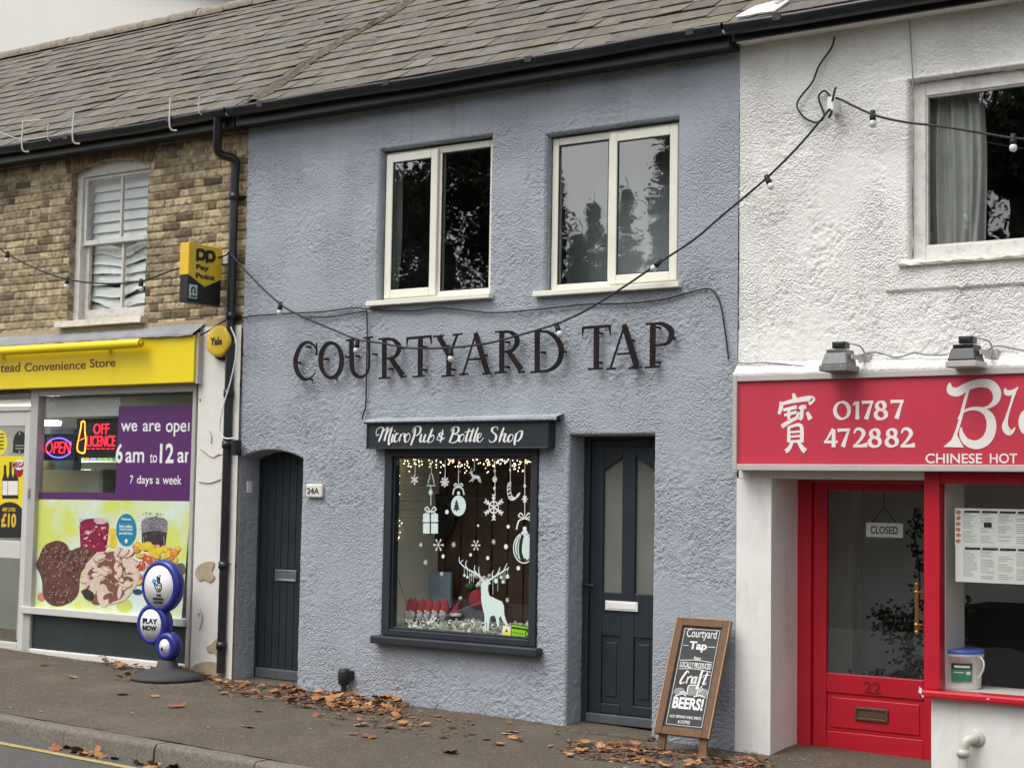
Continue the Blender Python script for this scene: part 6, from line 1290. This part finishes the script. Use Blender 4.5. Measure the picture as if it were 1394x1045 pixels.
# grey waste pipe on the dwarf wall
p = P(1312, 1020, -.06); b = MB(); b.tube([(p.x, -.07, -.2), (p.x, -.07, p.z)], .030, 14, sm=False); q = P(1316, 1010, -.06); b.tube([(p.x, -.07, p.z - .02), (p.x + .02, -.068, p.z + .05), (p.x + .05, -.04, p.z + .07), (p.x + .06, .01, p.z + .07)], .031, 14); b.lathe((p.x, -.07, p.z - .04), [(0, 0), (.040, 0), (.040, .045), (0, .045)], 16); b.lathe((p.x + .06, .0, p.z + .07), [(.055, 0), (.055, .012), (.03, .014)], 18, ax=(0, -1, 0)); b.build('waste_pipe', K['pvc'], loc=(p.x, -.07, -.1), label='grey plastic waste pipe elbowing out of the white wall under the takeaway window', cat='pipe')
# upper window of the white house
x0, x1, z0_, z1_ = WW['l'], WW['r'], WW['b'], WW['t']; yw = .055
b = MB(); b.frame(x0 + .004, x1 - .004, z0_ + .01, z1_ - .004, yw, yw + .06, .085, b=.085, t=.09); b.box(x0 + (x1 - x0) * .62, x0 + (x1 - x0) * .62 + .06, yw + .001, yw + .059, z0_ + .095, z1_ - .094); uw = b.build('window', K['wood_white'], take, bevel=.006)
s = MB(); s.frame(x0 + .088, x1 - .088, z0_ + .094, z1_ - .093, yw + .012, yw + .05, .012); s.build('glazing_bead', K['sillw'], uw, bevel=.003)
g = MB(); g.box(x0 + .09, x1 - .09, yw + .03, yw + .036, z0_ + .096, z1_ - .095); g.build('pane', K['glassd'], uw)
q = MB(); n = 40; V = []; F = []; sx0 = P(1222, 372, -.04).x
for i in range(n + 1):
    x = sx0 + (x1 + .08 - sx0) * i / n; j = lambda: random.uniform(-.006, .006)
    V += [(x, yw, z0_ + .012), (x, -.03 + j(), z0_ + .002 + j()), (x, -.045 + j(), z0_ - .02 + j()), (x, -.04 + j(), z0_ - .035), (x, .02, z0_ - .04)]
for i in range(n):
    for k in range(4): F.append((i * 5 + k, i * 5 + k + 1, (i + 1) * 5 + k + 1, (i + 1) * 5 + k))
q.add(V, F); q.build('sill', K['sillw'], uw)
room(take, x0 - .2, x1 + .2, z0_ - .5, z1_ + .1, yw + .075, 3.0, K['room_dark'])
V, F = [], []; n, k = 70, 24; yc_ = .22; cxa, cxb = P(1246, 230, yc_).x, P(1332, 230, yc_).x
for j in range(k + 1):
    t2 = j / k; 
    for i in range(n + 1):
        t = i / n; z = z1_ + .05 - (z1_ - z0_ + .2) * t2; xx = cxa + (cxb - cxa) * (t * (1 + .10 * math.sin(t2 * 2.5) * t)) 
        V.append((xx + .012 * math.sin(t2 * 5 + t * 7), yc_ + .045 * math.sin(t * 26 + 1.2 * math.sin(t2 * 3)) * (.5 + .5 * t2) + .02 * math.sin(t * 57 + t2 * 2), z))
for j in range(k):
    for i in range(n): a = j * (n + 1) + i; F.append((a, a + 1, a + n + 2, a + n + 1))
co = npmesh('curtain', V, F, K['curtain']); tag(co, 'grey gathered net curtain at the left of the white house window', 'curtain')
# floodlights over the sign
def flood(px, m, lab, wd):
    yF = -.24; p = P(px, 490, yF); t = thing('floodlight', lab, 'floodlight', (p.x, yF, tz1), 'floodlights above the takeaway sign'); h = .135; z = tz1 + .005 - .0
    s = MB(); w1, w2 = wd / 2, wd / 2 + .018
    V = [(p.x - w1, yF - .06, z + h * .8), (p.x + w1, yF - .06, z + h * .8), (p.x + w1, yF + .07, z + h), (p.x - w1, yF + .07, z + h), (p.x - w2, yF - .09, z + .03), (p.x + w2, yF - .09, z + .03), (p.x + w2, yF + .10, z), (p.x - w2, yF + .10, z)]
    s.add(V, [(3, 2, 1, 0), (4, 5, 6, 7), (0, 1, 5, 4), (1, 2, 6, 5), (2, 3, 7, 6), (3, 0, 4, 7)]); s.build('housing', m, t, bevel=.010, seg=3)
    s = MB()
    for k in range(11): xx = p.x - w1 + .012 + (wd - .024) * k / 10; s.box(xx - .003, xx + .003, yF - .055, yF + .06, z + h * .78, z + h * .97)
    s.build('fins', m, t)
    s = MB(); s.box(p.x - w2 - .006, p.x + w2 + .006, yF - .098, yF + .108, z - .010, z + .028); s.build('rim', m if m is not K['black'] else K['aluB'], t, bevel=.004)
    s = MB(); s.box(p.x - .04, p.x + .05, yF - .02, yF + .06, z + h + .006, z + h + .05); s.box(p.x - .03, p.x + .04, yF - .024, yF - .018, z + h + .014, z + h + .042); s.build('terminal_box', K['black'], t, bevel=.008)
    s = MB(); s.box(p.x + w1 + .018, p.x + w1 + .03, yF - .02, -.02, z + .07, z + .10); s.tube([(p.x + .06, yF + .02, z + h + .04), (p.x + w1 + .05, yF + .06, z + h + .02), (p.x + w1 + .04, -.06, z + .10)], .006, 6); s.box(p.x + w1 - .02, p.x + w1 + .06, -.05, -.005, z + .06, z + .12); s.build('bracket', K['aluB'], t)
flood(1142, mat('weathered_metal', (.18, .18, .18), .5, .2, 12, dirt=.4, dcol=(.14, .13, .12), ds=14), 'weathered grey floodlight on the takeaway sign', .145); flood(1315, K['black'], 'black floodlight on the takeaway sign', .145)

# ------------------------------------------------------------------ blackboard
def G(px, py):
    q = P(px, py, -.3)
    d = ray(px, py); t = (q - CAMP).length / d.length
    for _ in range(30):
        q = CAMP + d * t; e = q.z - float(zg(q.x, q.y)); t -= e / d.z if abs(d.z) > 1e-4 else 0
    return CAMP + d * t
fl_, fr_ = G(891, 1021), G(962, 1032); yb4 = (fl_.y + fr_.y) / 2
BL, BR = P(892, 994, yb4 + .01), P(966.6, 1009, yb4 + .01); yt4 = yb4 + .05
for _ in range(60):
    e = ((P(921, 838.5, yt4).x - BL.x) + (P(998, 847, yt4).x - BR.x)) / 2; yt4 += e * 1.2 if abs(e) > 1e-5 else 0
    if abs(e) > 1: break
yt4 = max(min(yt4, -.04), yb4 + .02)
zT = (P(921, 838.5, yt4).z + P(998, 847, yt4).z) / 2; zB_ = (BL.z + BR.z) / 2; bw = (BR.x - BL.x)
ez = Vector((0, yt4 - yb4, zT - zB_)); bl_ = Pl(((BL.x + BR.x) / 2, yb4, zB_), (1, 0, 0), ez); bh_ = ez.length
print('BOARD', yb4, yt4, bw, bh_, zB_)
bb = thing('chalkboard_sign', 'leaning blackboard in a rustic wood frame with chalk lettering Craft Beers', 'chalkboard', ((BL.x + BR.x) / 2, yb4, float(zg(BL.x, yb4))))
fw = .055; s = MB()
s.slab(bl_, -bw / 2, -bw / 2 + fw, 0, bh_, -.02, .015); s.slab(bl_, bw / 2 - fw, bw / 2, 0, bh_, -.02, .015); s.slab(bl_, -bw / 2 + fw, bw / 2 - fw, 0, fw, -.02, .014); s.slab(bl_, -bw / 2 + fw, bw / 2 - fw, bh_ - fw, bh_, -.02, .014); s.build('frame', K['rustic'], bb, bevel=.005)
s = MB()
for (a, c, d, e) in ((-bw / 2 - .002, -bw / 2 + .004, 0, bh_), (bw / 2 - .004, bw / 2 + .002, 0, bh_)): s.slab(bl_, a, d if False else c, d if False else 0, bh_, .006, .017)
s.slab(bl_, -bw / 2, bw / 2, bh_ - .004, bh_ + .002, .006, .017); s.build('worn_edge', K['rusticedge'], bb)
s = MB(); s.slab(bl_, -bw / 2 + fw - .005, bw / 2 - fw + .005, fw - .005, bh_ - fw + .005, -.012, 0); board = s.build('board', K['chalk'], bb)
zl = zoomer(bl_, 880, 830, 4.977)
s = MB()
for sg, foot in ((-1, fl_), (1, fr_)):
    tp = bl_.pt(sg * (bw / 2 - .06), .05, -.012); ft = Vector((tp.x + sg * .02, foot.y, float(zg(tp.x, foot.y)) - .005)); s = MB(); w2 = .03
    V = [(ft.x - w2, ft.y - .01, ft.z), (ft.x + w2, ft.y - .01, ft.z), (ft.x + w2, ft.y + .012, ft.z), (ft.x - w2, ft.y + .012, ft.z), (tp.x - w2, tp.y - .01, tp.z), (tp.x + w2, tp.y - .01, tp.z), (tp.x + w2, tp.y + .012, tp.z), (tp.x - w2, tp.y + .012, tp.z)]
    s.add(V, [(0, 3, 2, 1), (4, 5, 6, 7), (0, 1, 5, 4), (1, 2, 6, 5), (2, 3, 7, 6), (3, 0, 4, 7)]); s.build('leg', K['rustic'], bb, bevel=.003)
b = MB(); iw = bw / 2 - fw - .018; b.k = 0
for q in ([(-iw, fw + .018), (iw, fw + .018)], [(iw, fw + .018), (iw, bh_ - fw - .018)], [(iw, bh_ - fw - .018), (-iw, bh_ - fw - .018)], [(-iw, bh_ - fw - .018), (-iw, fw + .018)]): b.ribbon(bl_, [(p[0], p[1], .003) for p in q], -.001, .001, sm=False)
def bt(txt, fx0_, fx1_, z0f, z1f, bo=.0, sh=0.0):   # board fractions across and up
    b.text(bl_, txt, (-iw + 2 * iw * fx0_, bh_ * z0f, -iw + 2 * iw * fx1_, bh_ * z1f), -.001, .0015, bo, shear=sh)
bt('Courtyard', .08, .93, .815, .915, .0); bt('Tap', .22, .72, .715, .805, .03); bt('Enjoy', .42, .62, .645, .675, .02); bt('LOCALLY PRODUCED', .06, .95, .575, .625, .015)
bt('BEERS!', .07, .93, .225, .325, .035); bt('ALSO SERVING WINE, SPIRITS', .05, .95, .145, .172, .01); bt('& COFFEE', .32, .66, .105, .132, .01)
for q in ([(.04, .765), (.19, .765)], [(.75, .765), (.95, .765)], [(.05, .56), (.5, .57), (.96, .555)], [(.03, .635), (.5, .645), (.96, .635)]): b.ribbon(bl_, [(-iw + 2 * iw * p[0], bh_ * p[1], .004) for p in q], -.001, .001)
def bs(pts): pen(b, bl_, lambda x, y: (-iw + 2 * iw * x, bh_ * y), [pts], .006, .009, -.001, .0012)
for q in ([(.36, .53), (.30, .545), (.18, .47), (.19, .435), (.30, .455)], [(.36, .50), (.34, .44)], [(.35, .47), (.42, .505), (.46, .495)], [(.58, .505), (.50, .49), (.49, .45), (.56, .46), (.60, .505), (.58, .45), (.63, .455)], [(.78, .555), (.72, .55), (.68, .43), (.64, .40)], [(.66, .50), (.80, .51)], [(.88, .55), (.82, .46), (.84, .445), (.90, .46)], [(.76, .52), (.98, .53)]): bs(q)
b.build('chalk_lettering', K['chalkw'], board)
b = MB(); mg = lambda x, y: (-iw + 2 * iw * x, bh_ * y)
b.poly(bl_, [mg(.42, .345), mg(.68, .345), mg(.69, .42), (mg(.62, .43)), mg(.42, .42)], -.001, .0006); b.ell(bl_, mg(.86, .375), .04, .03, -.001, .0007, 14, jit=.15); b.ell(bl_, mg(.18, .37), .04, .025, -.001, .0007, 14, jit=.15)
b.build('chalk_drawing', K['chalkg'], board)
b = MB(); b.k = 2
for q in ([(.42, .345), (.42, .42), (.55, .432), (.70, .42), (.69, .345)], [(.10, .33), (.30, .35), (.40, .335)], [(.62, .335), (.80, .35), (.95, .335)], [(.74, .40), (.80, .43)], [(.74, .38), (.84, .41)], [(.2, .36), (.33, .37), (.38, .35)]): b.ribbon(bl_, [(*mg(*p), .007) for p in q], -.001, .0014)
b.build('chalk_outline', K['chalkw'], board)

# ------------------------------------------------------------------ festoon lights and cables
def festoon(name, pts, bulbs, label, y=-.13, loc=None):
    t = thing(name, label, 'string lights', P(*pts[0], y), 'festoon lights across the house fronts'); s = MB(); s.tube([P(px, py, y + .012 * math.sin(i * 2.1)) for i, (px, py) in enumerate(pts)], .008, 7, sub=8); s.build('cable', K['blackm'], t)
    for (px, py, dx) in bulbs:
        p = P(px, py, y); ax = Vector((dx, 0, -1)).normalized(); s = MB(); s.lathe(p + ax * .0, [(0, -.010), (.016, -.008), (.018, .016), (.020, .036), (.021, .058), (0, .058)], 12, ax=ax); so_ = s.build('socket', K['blackm'], t)
        s = MB(); s.lathe(p + ax * .055, [(.012, 0), (.021, .010), (.025, .026), (.021, .042), (.010, .050), (0, .052)], 14, ax=ax); s.build('bulb', K['bulb'], so_)
festoon('string_lights', [(0, 338), (12, 347), (50, 366), (91, 380), (140, 386), (191, 383), (235, 368), (300, 350), (312, 343)], [(10, 343, 0), (92, 378, -.1), (192, 381, .05)], 'festoon string over the brick wall with three white bulbs')
festoon('string_lights', [(312, 343), (345, 380), (382, 414), (410, 430), (450, 447), (487, 462), (520, 467), (560, 474), (614, 473), (660, 468), (700, 458), (757, 441), (800, 421), (850, 390), (900, 356), (945, 326), (985, 292), (1043, 243), (1090, 196), (1130, 148)], [(382, 412, -.1), (487, 463, -.15), (614, 474, 0), (757, 441, .45), (900, 354, -1.1), (1043, 240, .5)], 'long festoon string swagged across the blue wall and its letters')
festoon('string_lights', [(1138, 134), (1145, 136), (1188, 156), (1230, 166), (1280, 172), (1330, 180), (1378, 188), (1420, 190), (1500, 188)], [(1188, 152, 0), (1379, 184, .02)], 'festoon string crossing the white house window')
p = P(1133, 143, -.08); b = MB(); b.box(p.x - .02, p.x + .02, -.11, -.0, p.z - .05, p.z + .05); hk = b.build('cable_hook', K['plate'], loc=(p.x, 0, p.z), label='small white bracket holding the festoon cable on the white wall', cat='bracket')
b = MB(); b.tube([P(1133, 138, -.11), P(1136, 125, -.11), P(1138, 119, -.11)], .008, 6); b.tube([P(1133, 150, -.11), P(1131, 158, -.11), P(1128, 160, -.11), P(1133, 150, -.11)], .006, 6); b.build('cable_tie', K['blackm'], hk)
def cable(name, pts, r, label, y=-.02, m=None):
    s = MB(); s.tube([P(px, py, y) for px, py in pts], r, 6, sub=7); s.build(name, m or K['blackm'], loc=P(*pts[0], y), label=label, cat='cable')
cable('wall_cable', [(326, 433), (345, 430), (385, 427), (440, 424), (480, 419), (500, 420), (560, 423), (600, 419), (660, 425), (700, 424), (760, 418), (800, 414), (850, 413), (900, 408), (935, 399), (960, 393), (972, 397), (981, 415), (987, 450), (992, 490)], .006, 'black cable running across the blue wall below the upper windows')
cable('wall_cable', [(410, 432), (450, 431), (475, 427), (499, 423)], .006, 'short slack cable beside the left upper window sill of the pub')
cable('wall_cable', [(499, 420), (500, 450), (499, 500), (498, 550), (495, 562), (493, 571)], .006, 'thin cable dropping from the left window sill to the pub sign', m=K['anth'])
cable('wall_cable', [(992, 490), (1010, 494), (1050, 494), (1080, 497), (1115, 501)], .006, 'thin cable along the ledge left of the grey floodlight', y=-.04, m=K['lead'])
cable('wall_cable', [(1168, 485), (1190, 479), (1220, 486), (1245, 480), (1260, 483), (1290, 483)], .006, 'thin cable sagging between the two floodlights', y=-.05, m=K['lead'])
cable('wall_cable', [(1340, 484), (1355, 471), (1394, 477), (1430, 480)], .006, 'thin cable right of the black floodlight', y=-.05, m=K['lead'])
cable('wall_cable', [(1136, 50), (1132, 65), (1115, 90), (1106, 112), (1090, 132), (1085, 145), (1095, 160), (1112, 167), (1122, 158), (1116, 140), (1115, 130), (1123, 124), (1132, 134)], .007, 'looping black cable hanging from the eaves of the white house', y=-.03)
cable('wall_cable', [(1238, 28), (1240, 60), (1242, 95), (1243, 120)], .005, 'thin pale cable above the white house window', y=-.03, m=K['lead'])
cable('wall_cable', [(314, 445), (322, 470), (316, 510), (302, 560), (299, 585), (306, 596), (320, 596)], .006, 'white cable looping down the pilaster beside the drainpipe', y=-.10, m=K['plate'])
cable('wall_cable', [(240, 466), (275, 455), (300, 440), (318, 430)], .007, 'dark cable rising from the yellow fascia to the drainpipe', y=-.06)
p = P(320, 605, -.08); b = MB(); b.box(p.x - .025, p.x + .03, -.10, -.03, p.z - .09, p.z + .04); b.build('junction_box', K['black'], loc=(p.x, -.05, p.z), bevel=.006, label='small black junction box on the drainpipe', cat='junction box')
p = P(311, 352, -.05); b = MB(); b.box(p.x - .02, p.x + .03, -.10, .03, p.z - .05, p.z + .04); b.build('cable_bracket', K['plate'], loc=(p.x, 0, p.z), bevel=.004, label='small white cable bracket beside the projecting sign', cat='bracket')

# ------------------------------------------------------------------ fallen leaves
def leafmesh(sd):
    r = random.Random(sd); V = [(0, 0, .012)]; n = 20; lobes = [.7, .95, .78, .92, .72, 1.02, .74, .95, .76, .95, .7, .66, .55, .55, .62]
    n = len(lobes); cu = r.uniform(.15, .8)
    for k, l in enumerate(lobes):
        a = -math.pi / 2 + 2 * math.pi * (k + .5) / n; R_ = l * .065 * r.uniform(.8, 1.2); x, y = R_ * math.cos(a), R_ * math.sin(a); V.append((x, y, cu * 6 * (x * x * r.uniform(.2, 1.0) + y * y * r.uniform(-.3, .8)) + r.uniform(0, .010)))
    V.append((.004, -.075, .004)); V.append((-.004, -.075, .004))
    F = [(0, 1 + k, 1 + (k + 1) % n) for k in range(n)] + [(0, n + 2, n + 1)]
    return V, F
LM = []
for i in range(10):
    V, F = leafmesh(i); me = bpy.data.meshes.new('fallen_leaf'); me.from_pydata(V, [], F); me.materials.append(K['leaves'][i % 6]); me.update(); LM.append(me)
def leaf(x, y, z, s, tilt, group, label):
    o = bpy.data.objects.new('fallen_leaf', random.choice(LM)); COL.objects.link(o); o.location = (x, y, z); o.rotation_euler = (random.gauss(0, tilt), random.gauss(0, tilt), random.uniform(0, 6.28)); o.scale = (s, s * random.uniform(.75, 1.1), s)
    tag(o, label, 'leaf', group)
def drift(n, box, group, label, road=False, pile=.02, tilt=.16, sc=(.38, .85), hug=False):
    for i in range(n):
        px, py = random.uniform(box[0], box[2]), random.uniform(0, 1)
        if hug: py = py ** 1.6
        t = (px - box[0]) / (box[2] - box[0]); yy = (box[1] + (box[4] - box[1]) * t) + (box[3] - box[1]) * py
        q = G(px, yy)
        if road: z = float(zr(np.array(q.x), np.array(q.y)))
        else: z = float(zg(q.x, q.y)) + .006
        if not road and q.y > -.03: q.y = -.03 - random.random() * .08
        leaf(q.x, q.y, z + random.random() * pile, random.uniform(*sc), tilt, group, label)
# box: left x, top y at left, right x, bottom y at left, top y at right
drift(26, (150, 897, 212, 922, 905), 'leaves in the drift by the blue pavement sign', 'brown fallen leaf in the small drift left of the pavement sign', pile=.035, tilt=.2)
drift(14, (258, 905, 312, 930, 915), 'leaves heaped at the drainpipe foot', 'brown fallen leaf heaped at the foot of the drainpipe', pile=.035, tilt=.2)
drift(34, (295, 925, 400, 946, 936), 'leaves on the plank door step', 'brown fallen leaf on the pavement before the plank door', pile=.015)
drift(88, (395, 940, 545, 962, 955), 'leaves in the long drift by the pub wall', 'orange-brown fallen leaf in the long drift along the pub wall', pile=.03, sc=(.5, 1.05), tilt=.22, hug=True)
drift(24, (430, 958, 620, 985, 978), 'leaves straggling below the pub window', 'brown fallen leaf straggling on the pavement below the pub window')
drift(14, (600, 972, 770, 1010, 992), 'leaves scattered before the right-hand pub door', 'lone brown leaf on the pavement right of the pub window', pile=.005)
drift(46, (768, 1008, 890, 1030, 1018), 'leaves in the drift at the pub door', 'brown fallen leaf in the drift before the right-hand pub door', pile=.025)
drift(36, (885, 1022, 1050, 1045, 1032), 'leaves around the chalkboard', 'brown fallen leaf around the feet of the chalkboard', pile=.03, tilt=.2)
q_ = 0
for (px, py) in ((60, 905), (165, 945), (210, 948), (240, 962), (340, 990), (350, 968), (500, 1003), (508, 1005), (615, 1025), (700, 1005), (330, 930), (100, 922), (690, 1000), (480, 1000)):
    q = G(px, py); leaf(q.x, q.y, float(zg(q.x, q.y)) + .006, random.uniform(.6, 1.1), .15, 'single leaves on the open pavement', 'single brown leaf lying on the open pavement')
for i in range(18):
    px = random.uniform(125, 312); py = 1012 + (px - 125) * .13 + random.uniform(-2, 5); d = ray(px, py); t = (float(zr(np.array(-1.5), np.array(-2.5))) - CAMP.z) / d.z; q = CAMP + d * t
    if q.y > KY - .05: q.y = KY - .06 - .1 * random.random()
    leaf(q.x, q.y, float(zr(np.array(q.x), np.array(q.y))) + .004, random.uniform(.7, 1.2), .4, 'leaves in the gutter by the kerb', 'brown fallen leaf in the gutter below the kerb')
# crumbs and leaf scraps along the wall foot: nobody could count them
K['litter'] = mat('leaf_scraps', rough=.85, var=.3, vs=60, attr=True)
V, F, C = [], [], []
def scrap(x, y, z, s_):
    o = len(V); a = random.uniform(0, 6.28); c = np.array(random.choice(LEAFC + [(.07, .05, .035), (.05, .04, .03), (.04, .03, .02)])) * random.uniform(.6, 1.1)
    V.extend([(x + s_ * math.cos(a + k * 2.1) * random.uniform(.5, 1.4), y + s_ * math.sin(a + k * 2.1) * random.uniform(.5, 1.4), z + random.uniform(0, .3) * s_) for k in range(3)] + [(x, y, z + s_ * .35)])
    F.extend([(o, o + 1, o + 3), (o + 1, o + 2, o + 3), (o + 2, o, o + 3)]); C.extend([c] * 4)
for i in range(1500):
    x = random.uniform(-6.5, 4.0); y = -abs(random.gauss(0, .08)) - .012; scrap(x, y, float(zg(x, y)) + .004, random.uniform(.003, .012))
for i in range(1300):
    x = random.uniform(-6.5, 4.0); y = random.uniform(-2.2, -.05); scrap(x, y, float(zg(x, y)) + .004, random.uniform(.003, .009) * (2 if random.random() < .06 else 1))
for (bx, n_) in (((390, 940, 560, 962, 957), 900), ((295, 925, 400, 948, 936), 260), ((430, 955, 640, 985, 980), 220), ((768, 1006, 900, 1032, 1020), 420), ((880, 1020, 1050, 1045, 1032), 320), ((150, 897, 212, 925, 905), 160), ((255, 903, 320, 925, 915), 160)):
    for i in range(n_):
        px = random.uniform(bx[0], bx[2]); t = (px - bx[0]) / (bx[2] - bx[0]); q = G(px, bx[1] + (bx[4] - bx[1]) * t + (bx[3] - bx[1]) * random.random() ** 1.4); y = q.y if q.y < -.02 else -.02 - random.random() * .08
        scrap(q.x, y, float(zg(q.x, y)) + .004 + random.random() * .012, random.uniform(.006, .026))
for i in range(70):   # trodden gum and grit
    x = random.uniform(-6, 3.5); y = random.uniform(-2.1, -.15); o = len(V); r_ = random.uniform(.008, .02); z = float(zg(x, y)) + .0085; g_ = random.choice((.20, .26, .34, .05))
    V.extend([(x + r_ * math.cos(k * 1.047) * random.uniform(.7, 1.2), y + r_ * math.sin(k * 1.047) * random.uniform(.7, 1.2), z) for k in range(6)]); C.extend([np.array((g_, g_ * .94, g_ * .84))] * 6); F.extend([(o, o + 1, o + 2), (o, o + 2, o + 3), (o, o + 3, o + 4), (o, o + 4, o + 5)])
lo = npmesh('leaf_litter', V, F, K['litter'], col=np.array(C), smooth=False, kind='stuff')

# ------------------------------------------------------------------ the big pale gable behind the left roof
yg_ = 9.0; pg = wallpl(yg_)
vz = [pg.uv(*p) for p in ((-700, 1000), (420, 1000), (420, 21), (345, 1), (150, -52), (-700, -280))]
b = MB(); b.poly(pg, vz, -4, 0); gb = b.build('rear_building', K['gable'], loc=(vz[0][0] + 4, yg_, 0), label='big pale rendered gable rising behind the slate roof', cat='building')
b = MB(); e0, e1 = pg.uv(150, -52), pg.uv(425, 22); b.poly(pg, [e0, e1, (e1[0], e1[1] + .35), (e0[0], e0[1] + .35)], -4, .25); b.build('verge', K['verge'], gb)

# ------------------------------------------------------------------ trees across the street (most mirrored in the panes, some added to block low sky)
MIR = Vector((CAMP.x, 10.2, CAMP.z))
def refl(px, py, Y):
    q = P(px, py, .1); t = (MIR.y - Y) / (MIR.y - .1); r_ = MIR + (q - MIR) * t; return r_.x, r_.z
def leafcloud(pos, size, m, par, seed):
    r = np.random.default_rng(seed); n = len(pos); a = r.normal(size=(n, 3)); a /= np.linalg.norm(a, axis=1)[:, None]; d = np.cross(a, r.normal(size=(n, 3))); d /= np.linalg.norm(d, axis=1)[:, None]
    s = (size * r.uniform(.5, 1.5, n))[:, None]; V = np.stack([pos + a * s, pos + d * s * .4, pos - a * s, pos - d * s * .4], 1).reshape(-1, 3); i = np.arange(n) * 4
    return npmesh('crown', V, np.stack([i, i + 1, i + 2, i + 3], 1), m, par, smooth=False)
def conifer(x, y, h, rr, n, label, droop=.35):
    t = thing('conifer_tree', label, 'tree', (x, y, -.75), 'trees across the street'); s = MB(); s.tube([(x, y, -.8), (x, y, h * .5), (x, y, h - .2)], [.3, .25, .2, .15, .1, .08, .06, .05, .04, .03, .02, .015, .01], 8); s.build('trunk', K['bark'], t)
    r = np.random.default_rng(int(abs(x * 10))); nb = 260; pos = []
    for k in range(nb):
        u = r.random() ** .8; z = -.2 + h * (1 - .98 * (1 - u)) if False else h * (.08 + .92 * r.random()); L_ = rr * (1 - z / h) ** .8 * r.uniform(.6, 1.15) + .12; a = r.uniform(0, 6.28); m_ = int(n / nb); tt = r.random(m_) ** .7
        pos.append(np.stack([x + L_ * tt * math.cos(a) + r.normal(0, .10, m_), y + L_ * tt * math.sin(a) + r.normal(0, .10, m_), z - droop * L_ * tt + .25 * L_ * tt ** 2 + r.normal(0, .07, m_) - .7], 1))
    leafcloud(np.concatenate(pos), .055, K['needle'], t, 3)
def bushy(x, y, h, rx, n, label, zc=.55, m='leafy', nm='evergreen_tree'):
    t = thing(nm, label, 'tree', (x, y, -.75), 'trees across the street'); s = MB(); s.tube([(x, y, -.8), (x + .1, y, h * .3), (x, y, h * .7)], [.35] * 7 + [.2] * 6, 8); s.build('trunk', K['bark'], t)
    r = np.random.default_rng(int(abs(x * 7 + y))); pos = []
    for k in range(110):
        th, ph = r.uniform(0, 6.28), math.acos(r.uniform(-1, 1)); q = np.array([x + rx * .8 * math.sin(ph) * math.cos(th), y + 1.2 * math.sin(ph) * math.sin(th), h * zc + h * .42 * math.cos(ph)]); rad_ = r.uniform(.10, .26) * rx
        m_ = n // 110; v = r.normal(size=(m_, 3)); v /= np.linalg.norm(v, axis=1)[:, None]; pos.append(q + v * rad_ * (r.random(m_)[:, None] ** .45) * np.array([1, .8, .8]))
    leafcloud(np.concatenate(pos), .085, K[m], t, 4)
YTR = -30
x1_, z1_t = refl(592, 190, YTR); bushy(x1_, YTR, z1_t + 4.0, 4.9, 130000, 'broad dark evergreen mirrored in the left upper pub window'); xq_, zq_t = refl(600, 330, YTR - 2); bushy(xq_, YTR - 2.5, zq_t + 4.2, 5.2, 110000, 'lower dark evergreen behind the broad one', .5)
def con(px, py, Y, rr, n, label, droop=.35):
    x_, z_ = refl(px, py, Y); conifer(x_, Y, z_ + .7, rr, n, label, droop)
con(752, 232, YTR - 1, 1.5, 34000, 'dark conifer at the left edge of the right upper pub window reflection')
con(811, 282, YTR - 4, 1.3, 24000, 'small pointed conifer in the middle of the right upper pub window reflection')
con(856, 262, YTR - 2, 1.1, 20000, 'slim conifer left in the right pane of the upper pub window reflection')
con(915, 185, YTR + 2, 1.9, 46000, 'tall conifer at the right of the right upper pub window reflection', .5)
con(788, 318, YTR - 5, 1.7, 30000, 'short broad conifer between the reflected taller ones', .6); con(832, 322, YTR - 6, 1.6, 26000, 'short conifer at the middle mullion of the reflection', .6)
xq_, zq_t = refl(1330, 100, -26); bushy(xq_, -26, zq_t + 2.5, 5.4, 140000, 'big dark evergreen mirrored in the white house window')
xq_, zq_t = refl(1385, 170, -25); bushy(xq_, -25, zq_t + 2.6, 5.6, 120000, 'lower dark evergreen in front of the big mirrored one', .42)
xq_, zq_t = refl(1240, 200, -26); bushy(xq_ - 4, -29, 6.5, 4.0, 40000, 'low evergreen between the conifers and the big evergreen')
xq_, zq_t = refl(150, 250, -26); bushy(xq_, -28, 6.0, 5.0, 30000, 'round evergreen mirrored faintly in the brick wall window')
bushy(7.5, -29, 10.5, 5.5, 50000, 'wide dark evergreen added behind the viewer to block low sky, faintly mirrored in the red door'); bushy(18, -28, 11.5, 6, 50000, 'tall evergreen added farthest to the right across the street to block low sky'); bushy(-36, -30, 10.5, 6, 50000, 'dark evergreen added farthest to the left across the street to block low sky')  # out-of-view evergreens added to cut low sky light on the fronts
# clipped hedge along the far side of the road
r = np.random.default_rng(9); n = 60000; hp_ = np.stack([r.uniform(-34, 16, n), -15.5 + r.choice([-1, 1], n) * r.uniform(.2, .55, n), r.uniform(-.7, 2.3, n)], 1)
top_ = r.random(n) < .25; hp_[top_, 2] = 2.3 + r.normal(0, .08, top_.sum()); hp_[top_, 1] = -15.5 + r.uniform(-.5, .5, top_.sum())
hg = thing('hedge', 'long dark hedge across the road, mirrored in the lower shop windows', 'hedge', (-9, -15.5, -.75)); lc = leafcloud(hp_, .09, K['leafy'], hg, 8); lc.name = 'foliage'
b = MB(); b.box(-34, 16, -15.8, -15.2, -.8, 2.15); b.build('twig_core', K['bark'], hg)
